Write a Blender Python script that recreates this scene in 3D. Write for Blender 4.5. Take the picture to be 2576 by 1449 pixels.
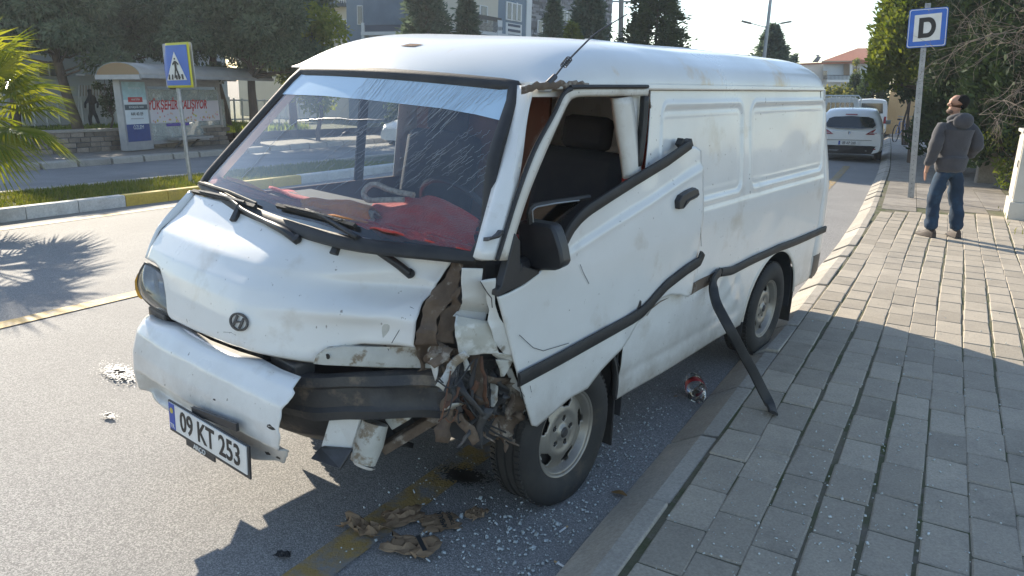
import bpy, bmesh, math, random
import numpy as np
from mathutils import Vector, Matrix

for _o in list(bpy.data.objects): bpy.data.objects.remove(_o)
R_ = random.Random(7)
rng = np.random.default_rng(11)
scene = bpy.context.scene
COL = scene.collection

# ------------------------------------------------------------------ camera
K = 4032 / 2576.0              # pixel notes were taken on a 2576 px wide copy of the photograph
F, H, PIT, ROLL = 3001.0 / K, 1.7624, .2583, .0309
CX, CY = 1288.0, 724.5
_cp, _sp, _cr, _sr = math.cos(PIT), math.sin(PIT), math.cos(ROLL), math.sin(ROLL)
_w = np.array([0, _cp, -_sp]); _u0 = np.array([0, _sp, _cp]); _r0 = np.array([1., 0, 0])
CR = _cr * _r0 + _sr * _u0; CU = -_sr * _r0 + _cr * _u0; CW = _w
CO = np.array([0, 0, H])
cam = bpy.data.objects.new('camera', bpy.data.cameras.new('camera')); COL.objects.link(cam)
cam.matrix_world = Matrix(((CR[0], CU[0], -CW[0], 0), (CR[1], CU[1], -CW[1], 0), (CR[2], CU[2], -CW[2], H), (0, 0, 0, 1)))
cam.data.sensor_width = 36.0; cam.data.lens = 36.0 * F / 2576.0
cam.data.clip_start = .05; cam.data.clip_end = 3000
scene.camera = cam
scene.render.resolution_x, scene.render.resolution_y = 1024, 576

# ------------------------------------------------------------------ sun, sky, exposure
SUN_AZ, SUN_EL = math.radians(146.0), math.radians(25.0)     # direction the shadows run to, elevation
sh = np.array([math.sin(SUN_AZ), math.cos(SUN_AZ)])
sund = np.array([-sh[0] * math.cos(SUN_EL), -sh[1] * math.cos(SUN_EL), math.sin(SUN_EL)])
sl = bpy.data.lights.new('sun', 'SUN'); sl.energy = 5.0; sl.angle = math.radians(.5); sl.color = (1, .89, .72)
so = bpy.data.objects.new('sun', sl); COL.objects.link(so)
so.rotation_euler = Vector(sund).to_track_quat('Z', 'Y').to_euler(); so.location = (-20, 30, 40)
world = bpy.data.worlds.new('World'); scene.world = world; world.use_nodes = True
nt = world.node_tree
sky = nt.nodes.new('ShaderNodeTexSky'); sky.sky_type = 'NISHITA'; sky.sun_disc = False
sky.sun_elevation = SUN_EL
sky.sun_rotation = math.atan2(sund[0], sund[1])
sky.air_density = 1.0; sky.dust_density = .25; sky.ozone_density = 1.0; sky.altitude = 60
hsv = nt.nodes.new('ShaderNodeHueSaturation'); hsv.inputs['Saturation'].default_value = .95
nt.links.new(sky.outputs[0], hsv.inputs['Color']); nt.links.new(hsv.outputs[0], nt.nodes['Background'].inputs[0])
nt.nodes['Background'].inputs[1].default_value = .125
scene.view_settings.view_transform = 'Standard'; scene.view_settings.look = 'None'
scene.view_settings.exposure = 1.05; scene.view_settings.gamma = 1

# ------------------------------------------------------------------ pixel helpers
def ray(u, v): return CW + (u - CX) / F * CR - (v - CY) / F * CU
def gnd(u, v, z=0.): d = ray(u, v); return CO + d * ((z - H) / d[2])
def far(u, v, Y): d = ray(u, v); return CO + d * (Y / d[1])     # on the upright plane Y metres ahead
TH = math.radians(29.3); cT, sT = math.cos(TH), math.sin(TH)
def S(t, s, z=0.): return np.array([t * cT + s * sT, -t * sT + s * cT, z])      # street frame: t to the right, s along the kerb
def st(P): return np.array([P[0] * cT - P[1] * sT, P[0] * sT + P[1] * cT])
_ks = [-30, 10, 12.7, 15.3, 18.9, 21.6, 27.3, 31.8, 40.8, 48.4, 90]; _kt = [-.79, -.79, -.86, -.98, -1.14, -1.28, -1.67, -1.96, -2.61, -3.18, -6.5]
def tk(s): return float(np.interp(s, _ks, _kt))               # inner edge of the kerb
def bend(s): return tk(s) + .79                               # how far the street has swung left by then

def zg(t, s=0.): return float(np.interp(t, [-60, -20, -13, -10, -6, -1], [-1.2, -.42, -.22, -.13, -.02, 0])) - .012 * min(40, max(0, s - 22))   # the road falls away to the left and ahead
def gp(u, v, h=0.):
    z = h
    for _ in range(40): P = gnd(u, v, z); q = st(P); z = .5 * z + .5 * (zg(*q) + h)
    return P
def SG(t, s, h=0.): return S(t, s, zg(t, s) + h)
UPG = Matrix.Rotation(-.031, 4, 'Y')                            # plumb line against the cambered road
def upright(o, loc, rz=0.): o.matrix_world = Matrix.Translation(Vector(loc)) @ UPG @ Matrix.Rotation(rz, 4, 'Z'); return o
# van frame: x forward, y to its left, z up, origin under the front axle
_yaw, _vp, _vr = .6523, .0123, -.0355
_fx = -np.array([math.sin(_yaw), math.cos(_yaw), 0]); _ly = np.cross([0, 0, 1.], _fx)
_B = np.stack([_fx, _ly, [0, 0, 1.]], 1)
_Rp = np.array([[math.cos(_vp), 0, math.sin(_vp)], [0, 1, 0], [-math.sin(_vp), 0, math.cos(_vp)]])
_Rr = np.array([[1, 0, 0], [0, math.cos(_vr), -math.sin(_vr)], [0, math.sin(_vr), math.cos(_vr)]])
VR = _B @ _Rp @ _Rr; VT = np.array([-.3994, 3.5986, 0.])
VO = VR.T @ (CO - VT)
def vray(u, v): return VR.T @ ray(u, v)
def ony(u, v, y): d = vray(u, v); return VO + d * ((y - VO[1]) / d[1])
def onx(u, v, x): d = vray(u, v); return VO + d * ((x - VO[0]) / d[0])
def onsurf(u, v, fn, lo=.5, hi=9., n=60):
    """first hit of the pixel's ray with the surface fn(P)=0 given in the van frame"""
    d = vray(u, v); d = d / np.linalg.norm(d); t0 = lo; f0 = fn(VO + d * lo); step = (hi - lo) / 400
    t = lo
    for i in range(400):
        t1 = t + step; f1 = fn(VO + d * t1)
        if f0 * f1 <= 0:
            a, b = t, t1
            for _ in range(30):
                m = .5 * (a + b)
                if fn(VO + d * m) * f0 > 0: a = m
                else: b = m
            return VO + d * a
        t, f0 = t1, f1
    return None
def q4(x, y): return ((400 + x / 2) / K, (600 + y / 2) / K)
def q1(x, y): return ((1800 + x / 2) / K, (300 + y / 2) / K)
def q2(x, y): return ((2600 + x / 2) / K, (200 + y / 2) / K)
def q3(x, y): return ((1900 + x / 2) / K, (1024 + y / 2) / K)
def q5(x, y): return ((1000 + x / 2) / K, (60 + y / 2) / K)
def c4(x, y): return ((450 + x * .7592) / K, (850 + y * .7592) / K)
def c5(x, y): return ((1100 + x * .7246) / K, (950 + y * .7246) / K)
def q6(x, y): return ((1300 + x * .31056) / K, (1000 + y * .31056) / K)
def w1(x, y): return ((700 + x * .6349) / K, (230 + y * .6349) / K)

# ------------------------------------------------------------------ materials
MATS = {}
def nd(nt, t, **k):
    n = nt.nodes.new(t)
    for a, b in k.items():
        if a == 'inp':
            for i, v in b.items(): n.inputs[i].default_value = v
        else: setattr(n, a, b)
    return n
def rgb(c): return (c[0], c[1], c[2], 1)
def pm(name, col, rough=.6, metal=0., col2=None, scale=6., detail=6., lo=.35, hi=.65, bump=0., bscale=40., coat=0., spec=.5, col3=None, scale3=2., lo3=.55, hi3=.62, trans=0., sheen=0., rvar=0., space='Object', alpha=1., stretch=None):
    """principled material whose colour wanders between two or three tones by noise"""
    m = bpy.data.materials.new(name); m.use_nodes = True; t = m.node_tree; b = t.nodes['Principled BSDF']; L = t.links
    b.inputs['Roughness'].default_value = rough; b.inputs['Metallic'].default_value = metal
    b.inputs['Specular IOR Level'].default_value = spec; b.inputs['Coat Weight'].default_value = coat; b.inputs['Coat Roughness'].default_value = .08
    if sheen: b.inputs['Sheen Weight'].default_value = sheen
    if trans: b.inputs['Transmission Weight'].default_value = trans
    b.inputs['Alpha'].default_value = alpha
    tc = nd(t, 'ShaderNodeTexCoord'); src = tc.outputs[space]
    if stretch:
        mp = nd(t, 'ShaderNodeMapping'); mp.inputs['Scale'].default_value = stretch; L.new(src, mp.inputs[0]); src = mp.outputs[0]
    c2 = col2 if col2 is not None else tuple(min(1, x * .78) for x in col)
    n1 = nd(t, 'ShaderNodeTexNoise', inp={'Scale': scale, 'Detail': detail, 'Roughness': .6}); L.new(src, n1.inputs['Vector'])
    r1 = nd(t, 'ShaderNodeMapRange', inp={1: lo, 2: hi}); L.new(n1.outputs[0], r1.inputs[0])
    mx = nd(t, 'ShaderNodeMix', data_type='RGBA'); L.new(r1.outputs[0], mx.inputs[0]); mx.inputs[6].default_value = rgb(col); mx.inputs[7].default_value = rgb(c2)
    out = mx.outputs[2]
    if col3 is not None:
        n3 = nd(t, 'ShaderNodeTexNoise', inp={'Scale': scale3, 'Detail': 8., 'Roughness': .65}); L.new(src, n3.inputs['Vector'])
        r3 = nd(t, 'ShaderNodeMapRange', inp={1: lo3, 2: hi3}); L.new(n3.outputs[0], r3.inputs[0])
        m3 = nd(t, 'ShaderNodeMix', data_type='RGBA'); L.new(r3.outputs[0], m3.inputs[0]); L.new(out, m3.inputs[6]); m3.inputs[7].default_value = rgb(col3); out = m3.outputs[2]
    L.new(out, b.inputs['Base Color'])
    if rvar:
        rr = nd(t, 'ShaderNodeMapRange', inp={1: .3, 2: .7, 3: rough, 4: rough + rvar}); L.new(n1.outputs[0], rr.inputs[0]); L.new(rr.outputs[0], b.inputs['Roughness'])
    if bump:
        nb = nd(t, 'ShaderNodeTexNoise', inp={'Scale': bscale, 'Detail': 5., 'Roughness': .6}); L.new(src, nb.inputs['Vector'])
        bp = nd(t, 'ShaderNodeBump', inp={'Strength': bump, 'Distance': .01}); L.new(nb.outputs[0], bp.inputs['Height']); L.new(bp.outputs[0], b.inputs['Normal'])
    MATS[name] = m; return m

def glassmat(name, tint, gloss=.06, rough=.02, haze=0., hazecol=(.8, .85, .9)):
    """thin pane: tinted see-through plus a Fresnel mirror, a little dust on top"""
    m = bpy.data.materials.new(name); m.use_nodes = True; t = m.node_tree; t.nodes.clear(); L = t.links
    o = nd(t, 'ShaderNodeOutputMaterial'); tr = nd(t, 'ShaderNodeBsdfTransparent'); tr.inputs[0].default_value = rgb(tint)
    gl = nd(t, 'ShaderNodeBsdfGlossy'); gl.inputs['Roughness'].default_value = rough; gl.inputs[0].default_value = (1, 1, 1, 1)
    fr = nd(t, 'ShaderNodeFresnel', inp={0: 1.5}); ad = nd(t, 'ShaderNodeMath', operation='ADD'); ad.inputs[1].default_value = gloss; L.new(fr.outputs[0], ad.inputs[0])
    mx = nd(t, 'ShaderNodeMixShader'); L.new(ad.outputs[0], mx.inputs[0]); L.new(tr.outputs[0], mx.inputs[1]); L.new(gl.outputs[0], mx.inputs[2]); res = mx.outputs[0]
    if haze:
        df = nd(t, 'ShaderNodeBsdfDiffuse'); df.inputs[0].default_value = rgb(hazecol)
        tc = nd(t, 'ShaderNodeTexCoord'); nz = nd(t, 'ShaderNodeTexNoise', inp={'Scale': 3., 'Detail': 8., 'Roughness': .7}); L.new(tc.outputs['Object'], nz.inputs['Vector'])
        r = nd(t, 'ShaderNodeMapRange', inp={1: .3, 2: .75, 3: haze * .4, 4: haze * 1.6}); L.new(nz.outputs[0], r.inputs[0])
        m2 = nd(t, 'ShaderNodeMixShader'); L.new(r.outputs[0], m2.inputs[0]); L.new(res, m2.inputs[1]); L.new(df.outputs[0], m2.inputs[2]); res = m2.outputs[0]
    L.new(res, o.inputs[0]); MATS[name] = m; return m

def leafmat(name, c1, c2, trans=.35, rough=.72):
    """leaf: diffuse front, light glowing through, colour varied leaf by leaf"""
    m = bpy.data.materials.new(name); m.use_nodes = True; t = m.node_tree; t.nodes.clear(); L = t.links
    o = nd(t, 'ShaderNodeOutputMaterial'); g = nd(t, 'ShaderNodeNewGeometry'); tc = nd(t, 'ShaderNodeTexCoord')
    nz = nd(t, 'ShaderNodeTexNoise', inp={'Scale': 1.3, 'Detail': 3.}); L.new(tc.outputs['Object'], nz.inputs['Vector'])
    ad = nd(t, 'ShaderNodeMath', operation='ADD'); L.new(g.outputs['Random Per Island'], ad.inputs[0]); L.new(nz.outputs[0], ad.inputs[1])
    r = nd(t, 'ShaderNodeMapRange', inp={1: .4, 2: 1.6}); L.new(ad.outputs[0], r.inputs[0])
    mx = nd(t, 'ShaderNodeMix', data_type='RGBA'); L.new(r.outputs[0], mx.inputs[0]); mx.inputs[6].default_value = rgb(c1); mx.inputs[7].default_value = rgb(c2)
    b = nd(t, 'ShaderNodeBsdfPrincipled', inp={'Roughness': rough, 'Specular IOR Level': .25}); L.new(mx.outputs[2], b.inputs['Base Color'])
    tl = nd(t, 'ShaderNodeBsdfTranslucent'); hs = nd(t, 'ShaderNodeHueSaturation', inp={'Hue': .48, 'Saturation': 1.15, 'Value': 1.6}); L.new(mx.outputs[2], hs.inputs['Color']); L.new(hs.outputs[0], tl.inputs[0])
    ms = nd(t, 'ShaderNodeMixShader', inp={0: trans}); L.new(b.outputs[0], ms.inputs[1]); L.new(tl.outputs[0], ms.inputs[2]); L.new(ms.outputs[0], o.inputs[0])
    MATS[name] = m; return m

# ------------------------------------------------------------------ object helpers
def tag(o, label=None, cat=None, group=None, kind=None):
    if label: o['label'] = label
    if cat: o['category'] = cat
    if group: o['group'] = group
    if kind: o['kind'] = kind
    return o
def empty(name, loc=(0, 0, 0), rz=0., parent=None, label=None, cat=None, group=None):
    o = bpy.data.objects.new(name, None); COL.objects.link(o); o.location = loc; o.rotation_euler = (0, 0, rz); o.empty_display_size = .1
    if parent: o.parent = parent
    return tag(o, label, cat, group)
def M(m): return MATS[m] if isinstance(m, str) else m
def copy_tree(o, parent=None):
    c = o.copy(); COL.objects.link(c); c.parent = parent
    for ch in list(o.children): copy_tree(ch, c)
    return c

class MB:
    """collects shapes and links them as one mesh object"""
    def __init__(s): s.v = []; s.f = []; s.mi = []; s.cur = 0
    def add(s, vs, fs):
        n = len(s.v); s.v.extend([tuple(map(float, p)) for p in vs])
        for f in fs: s.f.append(tuple(i + n for i in f)); s.mi.append(s.cur)
        return s
    def box(s, c, d, rot=None, taper=None):
        hx, hy, hz = d[0] / 2, d[1] / 2, d[2] / 2; P = []
        for z in (-1, 1):
            k = 1. if (taper is None or z < 0) else taper
            for x, y in ((-1, -1), (1, -1), (1, 1), (-1, 1)): P.append(Vector((x * hx * k, y * hy * k, z * hz)))
        if rot is not None: P = [rot @ p for p in P]
        c = Vector(c); return s.add([p + c for p in P], [(0, 3, 2, 1), (4, 5, 6, 7), (0, 1, 5, 4), (1, 2, 6, 5), (2, 3, 7, 6), (3, 0, 4, 7)])
    def bar(s, a, b, w, h, up=(0, 0, 1)):
        a, b = Vector(a), Vector(b); d = b - a; l = d.length; x = d / l; y = Vector(up).cross(x)
        if y.length < 1e-4: y = Vector((0, 1, 0)).cross(x)
        y.normalize(); z = x.cross(y); return s.box((a + b) / 2, (l, w, h), Matrix((x, y, z)).transposed())
    def tube(s, pts, r, n=8, cap=True, flat=None):
        P = [Vector(p) for p in pts]; m = len(P); vs = []; fs = []; T = []
        for i in range(m):
            d = P[min(i + 1, m - 1)] - P[max(i - 1, 0)]; T.append(d.normalized() if d.length > 1e-9 else Vector((0, 0, 1)))
        a = Vector((0, 0, 1)) if abs(T[0].z) < .9 else Vector((1, 0, 0)); nx = T[0].cross(a).normalized()
        for i in range(m):
            nx = (nx - T[i] * nx.dot(T[i])); nx = nx.normalized() if nx.length > 1e-6 else T[i].orthogonal().normalized()
            ny = T[i].cross(nx); rr = r[i] if hasattr(r, '__len__') else r
            for j in range(n):
                th = 2 * math.pi * j / n; vs.append(P[i] + nx * (math.cos(th) * rr) + ny * (math.sin(th) * rr * (flat or 1)))
        for i in range(m - 1):
            for j in range(n):
                k = (j + 1) % n; fs.append((i * n + j, i * n + k, (i + 1) * n + k, (i + 1) * n + j))
        if cap: fs.append(tuple(reversed(range(n)))); fs.append(tuple(range((m - 1) * n, m * n)))
        return s.add(vs, fs)
    def lathe(s, prof, n=24, axis='z', c=(0, 0, 0), closed=False, mat=None):
        vs = []; fs = []; m = len(prof)
        for (r, h) in prof:
            for j in range(n):
                th = 2 * math.pi * j / n; x, y = r * math.cos(th), r * math.sin(th)
                p = (x, y, h) if axis == 'z' else ((x, h, y) if axis == 'y' else (h, x, y))
                p = Vector(p)
                if mat is not None: p = mat @ p
                vs.append(p + Vector(c))
        for i in range(m - 1 if not closed else m):
            for j in range(n):
                k = (j + 1) % n; i2 = (i + 1) % m; fs.append((i * n + j, i * n + k, i2 * n + k, i2 * n + j))
        return s.add(vs, fs)
    def grid(s, G, wrap=False):
        n, m = len(G), len(G[0]); vs = [p for row in G for p in row]; fs = []
        for i in range(n - 1):
            for j in range(m - 1 if not wrap else m):
                k = (j + 1) % m; fs.append((i * m + j, i * m + k, (i + 1) * m + k, (i + 1) * m + j))
        return s.add(vs, fs)
    def prism(s, pts, d):
        """closed outline of 3-d points pushed along the vector d"""
        n = len(pts); d = Vector(d); P = [Vector(p) for p in pts]
        fs = [tuple(range(n)), tuple(range(2 * n - 1, n - 1, -1))]
        for i in range(n): k = (i + 1) % n; fs.append((i, n + i, n + k, k))
        return s.add(P + [p + d for p in P], fs)
    def build(s, name, mat, parent=None, smooth=0, solid=0., bevel=0., subsurf=0, label=None, cat=None, group=None, kind=None, off=-1.):
        me = bpy.data.meshes.new(name); me.from_pydata(s.v, [], s.f); me.validate()
        mats = mat if isinstance(mat, (list, tuple)) else [mat]
        for x in mats: me.materials.append(M(x))
        if len(mats) > 1 and len(s.mi) == len(me.polygons): me.polygons.foreach_set('material_index', s.mi)
        bm = bmesh.new(); bm.from_mesh(me)
        if solid == 0: bmesh.ops.recalc_face_normals(bm, faces=bm.faces)
        bm.to_mesh(me); bm.free()
        o = bpy.data.objects.new(name, me); COL.objects.link(o)
        if parent is not None: o.parent = parent
        if solid: md = o.modifiers.new('solid', 'SOLIDIFY'); md.thickness = abs(solid); md.offset = off
        if bevel: md = o.modifiers.new('bevel', 'BEVEL'); md.width = bevel; md.segments = 2; md.limit_method = 'ANGLE'; md.angle_limit = math.radians(35); md.harden_normals = False
        if subsurf: md = o.modifiers.new('sub', 'SUBSURF'); md.levels = md.render_levels = subsurf
        if smooth:
            me.shade_smooth(); me.set_sharp_from_angle(angle=math.radians(smooth))
        return tag(o, label, cat, group, kind)

def nmesh(name, V, Fq, mat, parent=None, smooth=False, **kw):
    """large mesh from numpy arrays: V (n,3), Fq (m,3 or 4)"""
    V = np.asarray(V, dtype=np.float32); Fq = np.asarray(Fq, dtype=np.int32); k = Fq.shape[1]
    me = bpy.data.meshes.new(name); me.vertices.add(len(V)); me.vertices.foreach_set('co', V.ravel())
    me.loops.add(Fq.size); me.loops.foreach_set('vertex_index', Fq.ravel()); me.polygons.add(len(Fq))
    me.polygons.foreach_set('loop_start', np.arange(0, Fq.size, k, dtype=np.int32))
    me.materials.append(M(mat)); me.update(calc_edges=True)
    if smooth: me.shade_smooth()
    o = bpy.data.objects.new(name, me); COL.objects.link(o)
    if parent is not None: o.parent = parent
    return tag(o, kw.get('label'), kw.get('cat'), kw.get('group'), kw.get('kind'))

def resample(P, n):
    P = np.asarray(P, float); d = np.r_[0, np.cumsum(np.linalg.norm(np.diff(P, axis=0), axis=1))]; u = np.linspace(0, d[-1], n)
    return np.stack([np.interp(u, d, P[:, k]) for k in range(P.shape[1])], 1)
def spline(P, n):
    """smooth curve through the points (Catmull-Rom), n samples"""
    P = np.asarray(P, float); Q = np.vstack([2 * P[0] - P[1], P, 2 * P[-1] - P[-2]]); out = []
    m = len(P) - 1
    for k in np.linspace(0, m - 1e-6, n):
        i = int(k); t = k - i; a, b, c, d = Q[i], Q[i + 1], Q[i + 2], Q[i + 3]
        out.append(.5 * ((2 * b) + (c - a) * t + (2 * a - 5 * b + 4 * c - d) * t * t + (3 * b - a - 3 * c + d) * t ** 3))
    return np.array(out)
def sst(a, b, x): t = min(1, max(0, (x - a) / (b - a))); return t * t * (3 - 2 * t)
def hsh(*a):
    v = math.sin(sum(x * k for x, k in zip(a, (12.9898, 78.233, 37.719, 4.581)))) * 43758.5453; return v - math.floor(v)
def vnoise(x, y, z=0.):
    """smooth value noise, -1..1"""
    xi, yi, zi = math.floor(x), math.floor(y), math.floor(z); fx, fy, fz = x - xi, y - yi, z - zi
    fx, fy, fz = fx * fx * (3 - 2 * fx), fy * fy * (3 - 2 * fy), fz * fz * (3 - 2 * fz); r = 0
    for i in (0, 1):
        for j in (0, 1):
            for k in (0, 1): r += hsh(xi + i, yi + j, zi + k) * (fx if i else 1 - fx) * (fy if j else 1 - fy) * (fz if k else 1 - fz)
    return 2 * r - 1
_text = {}
def text(body, name, mat, parent, size, loc, rot, depth=.001, align='CENTER', shear=0., offset=0., spacing=1., sx=1.):
    c = bpy.data.curves.new(name, 'FONT'); c.body = body; c.size = size; c.align_x = align; c.align_y = 'CENTER'; c.extrude = depth; c.shear = shear; c.offset = offset; c.space_character = spacing; c.resolution_u = 3
    o = bpy.data.objects.new(name, c); COL.objects.link(o)
    dg = bpy.context.evaluated_depsgraph_get(); me = bpy.data.meshes.new_from_object(o.evaluated_get(dg)); bpy.data.objects.remove(o)
    me.materials.clear(); me.materials.append(M(mat)); o = bpy.data.objects.new(name, me); COL.objects.link(o)
    if parent is not None: o.parent = parent
    o.matrix_local = Matrix.Translation(Vector(loc)) @ rot.to_4x4() @ Matrix.Diagonal((sx, 1, 1, 1)); return o
def face_rot(xdir, up=(0, 0, 1)):
    """rotation whose local x runs along xdir and local y along up: for lettering on an upright face"""
    x = Vector(xdir).normalized(); y = Vector(up); y = (y - x * y.dot(x)).normalized(); z = x.cross(y); return Matrix((x, y, z)).transposed()
# ------------------------------------------------------------------ ground materials
def asphalt(name, base, light, patch):
    m = bpy.data.materials.new(name); m.use_nodes = True; t = m.node_tree; b = t.nodes['Principled BSDF']; L = t.links
    tc = nd(t, 'ShaderNodeTexCoord'); src = tc.outputs['Object']
    vo = nd(t, 'ShaderNodeTexVoronoi', inp={'Scale': 210.}); L.new(src, vo.inputs['Vector'])
    n1 = nd(t, 'ShaderNodeTexNoise', inp={'Scale': 46., 'Detail': 4., 'Roughness': .7}); L.new(src, n1.inputs['Vector'])
    n2 = nd(t, 'ShaderNodeTexNoise', inp={'Scale': .55, 'Detail': 5., 'Roughness': .6}); L.new(src, n2.inputs['Vector'])
    sep = nd(t, 'ShaderNodeSeparateColor'); L.new(vo.outputs['Color'], sep.inputs[0])
    r1 = nd(t, 'ShaderNodeMapRange', inp={1: .25, 2: .95}); L.new(sep.outputs[0], r1.inputs[0])
    a = nd(t, 'ShaderNodeMix', data_type='RGBA'); L.new(r1.outputs[0], a.inputs[0]); a.inputs[6].default_value = rgb(base); a.inputs[7].default_value = rgb(light)
    r2 = nd(t, 'ShaderNodeMapRange', inp={1: .38, 2: .66, 3: 0., 4: .5}); L.new(n2.outputs[0], r2.inputs[0])
    c = nd(t, 'ShaderNodeMix', data_type='RGBA'); L.new(r2.outputs[0], c.inputs[0]); L.new(a.outputs[2], c.inputs[6]); c.inputs[7].default_value = rgb(patch)
    L.new(c.outputs[2], b.inputs['Base Color']); b.inputs['Roughness'].default_value = .80; b.inputs['Specular IOR Level'].default_value = .22
    ad = nd(t, 'ShaderNodeMath', operation='MULTIPLY_ADD', inp={1: -.7}); L.new(vo.outputs['Distance'], ad.inputs[0]); L.new(n1.outputs[0], ad.inputs[2])
    bp = nd(t, 'ShaderNodeBump', inp={'Strength': .4, 'Distance': .006}); L.new(ad.outputs[0], bp.inputs['Height']); L.new(bp.outputs[0], b.inputs['Normal'])
    MATS[name] = m
asphalt('asphalt', (.20, .196, .19), (.43, .415, .395), (.205, .20, .193))
asphalt('asphalt_far', (.24, .23, .22), (.36, .345, .33), (.14, .135, .13))
def stonemat(name, col, col2, dark, grain=90., bump=.45, rnd=.28):
    """cast concrete piece: tone differs piece by piece, stains and pores"""
    m = bpy.data.materials.new(name); m.use_nodes = True; t = m.node_tree; b = t.nodes['Principled BSDF']; L = t.links
    tc = nd(t, 'ShaderNodeTexCoord'); g = nd(t, 'ShaderNodeNewGeometry'); src = g.outputs['Position']; oi = nd(t, 'ShaderNodeObjectInfo')
    n1 = nd(t, 'ShaderNodeTexNoise', inp={'Scale': 5., 'Detail': 8., 'Roughness': .65}); L.new(src, n1.inputs['Vector'])
    r1 = nd(t, 'ShaderNodeMapRange', inp={1: .3, 2: .7}); L.new(n1.outputs[0], r1.inputs[0])
    a = nd(t, 'ShaderNodeMix', data_type='RGBA'); L.new(r1.outputs[0], a.inputs[0]); a.inputs[6].default_value = rgb(col); a.inputs[7].default_value = rgb(col2)
    n3 = nd(t, 'ShaderNodeTexNoise', inp={'Scale': 1.6, 'Detail': 9., 'Roughness': .72}); L.new(src, n3.inputs['Vector'])
    r3 = nd(t, 'ShaderNodeMapRange', inp={1: .54, 2: .72, 3: 0, 4: .75}); L.new(n3.outputs[0], r3.inputs[0])
    c = nd(t, 'ShaderNodeMix', data_type='RGBA'); L.new(r3.outputs[0], c.inputs[0]); L.new(a.outputs[2], c.inputs[6]); c.inputs[7].default_value = rgb(dark)
    n4 = nd(t, 'ShaderNodeTexNoise', inp={'Scale': grain, 'Detail': 4., 'Roughness': .75}); L.new(src, n4.inputs['Vector'])
    isl = nd(t, 'ShaderNodeMath', operation='ADD'); L.new(oi.outputs['Random'], isl.inputs[0]); L.new(g.outputs['Random Per Island'], isl.inputs[1])
    fr = nd(t, 'ShaderNodeMath', operation='FRACT'); L.new(isl.outputs[0], fr.inputs[0])
    vr = nd(t, 'ShaderNodeMapRange', inp={3: 1 - rnd, 4: 1 + rnd * .5}); L.new(fr.outputs[0], vr.inputs[0])
    v4 = nd(t, 'ShaderNodeMapRange', inp={1: .25, 2: .75, 3: .72, 4: 1.25}); L.new(n4.outputs[0], v4.inputs[0])
    mu = nd(t, 'ShaderNodeMath', operation='MULTIPLY'); L.new(vr.outputs[0], mu.inputs[0]); L.new(v4.outputs[0], mu.inputs[1])
    hs = nd(t, 'ShaderNodeHueSaturation'); L.new(c.outputs[2], hs.inputs['Color']); L.new(mu.outputs[0], hs.inputs['Value']); L.new(hs.outputs[0], b.inputs['Base Color'])
    b.inputs['Roughness'].default_value = .8
    bp = nd(t, 'ShaderNodeBump', inp={'Strength': bump, 'Distance': .008}); L.new(n4.outputs[0], bp.inputs['Height']); L.new(bp.outputs[0], b.inputs['Normal'])
    MATS[name] = m
stonemat('paver', (.43, .375, .295), (.35, .305, .245), (.22, .195, .16), rnd=.2)
stonemat('kerbstone', (.43, .39, .33), (.35, .315, .265), (.21, .19, .16), grain=60., rnd=.15)
stonemat('slab', (.36, .32, .265), (.22, .20, .18), (.15, .135, .12), grain=120., bump=.9)
stonemat('painted_white', (.62, .62, .60), (.5, .5, .49), (.3, .29, .27), grain=40., rnd=.1)
stonemat('painted_yellow', (.55, .40, .07), (.47, .33, .06), (.28, .22, .10), grain=40., rnd=.1)
stonemat('wallstone', (.30, .25, .20), (.22, .185, .15), (.12, .10, .09), grain=30., rnd=.45)
pm('joint', (.15, .13, .095), .95, col2=(.06, .075, .022), scale=3.5, col3=(.15, .13, .10), scale3=9., bump=.8, bscale=60.)
pm('soil', (.16, .12, .085), .95, col2=(.10, .075, .05), scale=4., col3=(.22, .17, .12), scale3=18., bump=1., bscale=35.)
pm('lawn', (.06, .085, .025), .95, col2=(.09, .08, .04), scale=3., bump=1., bscale=30.)
def linepaint(name, col, under, wear):
    m = pm(name, col, .7, col2=tuple(x * .8 for x in col), scale=14., col3=under, scale3=9., lo3=wear, hi3=wear + .16, bump=.5, bscale=70.)
linepaint('yellow_line', (.46, .29, .07), (.28, .26, .23), .50)
linepaint('yellow_line_worn', (.40, .27, .09), (.24, .23, .215), .44)
linepaint('white_splash', (.75, .74, .71), (.30, .29, .27), .50)

# ------------------------------------------------------------------ ground, roads, pavements
def sheet(name, t0, t1, z, mat, s0=-14., s1=130., n=40, dev=None, **kw):
    """strip of the street between two lines that run with it; t0,t1 numbers or functions of s"""
    G = []; q0 = abs((t1(0) if callable(t1) else t1) - (t0(0) if callable(t0) else t0)); m = 2 if q0 < .5 else (max(3, int(q0 / 1.2) + 2) if q0 < 30 else 26)
    for s in np.r_[np.linspace(s0, min(s1, 20), n // 2), np.linspace(min(s1, 20.5), s1, n // 2)]:
        b = bend(s) if s > 9 else 0
        a, c = (t0(s) if callable(t0) else t0 + b), (t1(s) if callable(t1) else t1 + b)
        G.append([S(q, s, z + zg(q - b, s)) for q in np.linspace(a, c, m)])
    return MB().grid(G).build(name, mat, **kw)
MB().grid([[S(t, s, zg(t, s) - .06) for t in (-900, -300, -60, -40, -20, -16, -13, -10, -6, -1, 30, 300, 900)] for s in (-300, -60, 0, 22, 30, 40, 50, 62, 100, 200, 500, 1500)]).build('ground', 'soil', kind='structure')
sheet('road', -10.72, -1.0, 0., 'asphalt', kind='structure')
sheet('road_opposite', -17.7, -12.9, 0., 'asphalt_far', kind='structure')
med = sheet('median', -12.9, -10.72, .10, 'lawn', kind='structure')
pav = sheet('pavement', lambda s: tk(s) - .005, lambda s: 1.9 + bend(s) * .5, .1025, 'joint', kind='structure')
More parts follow.
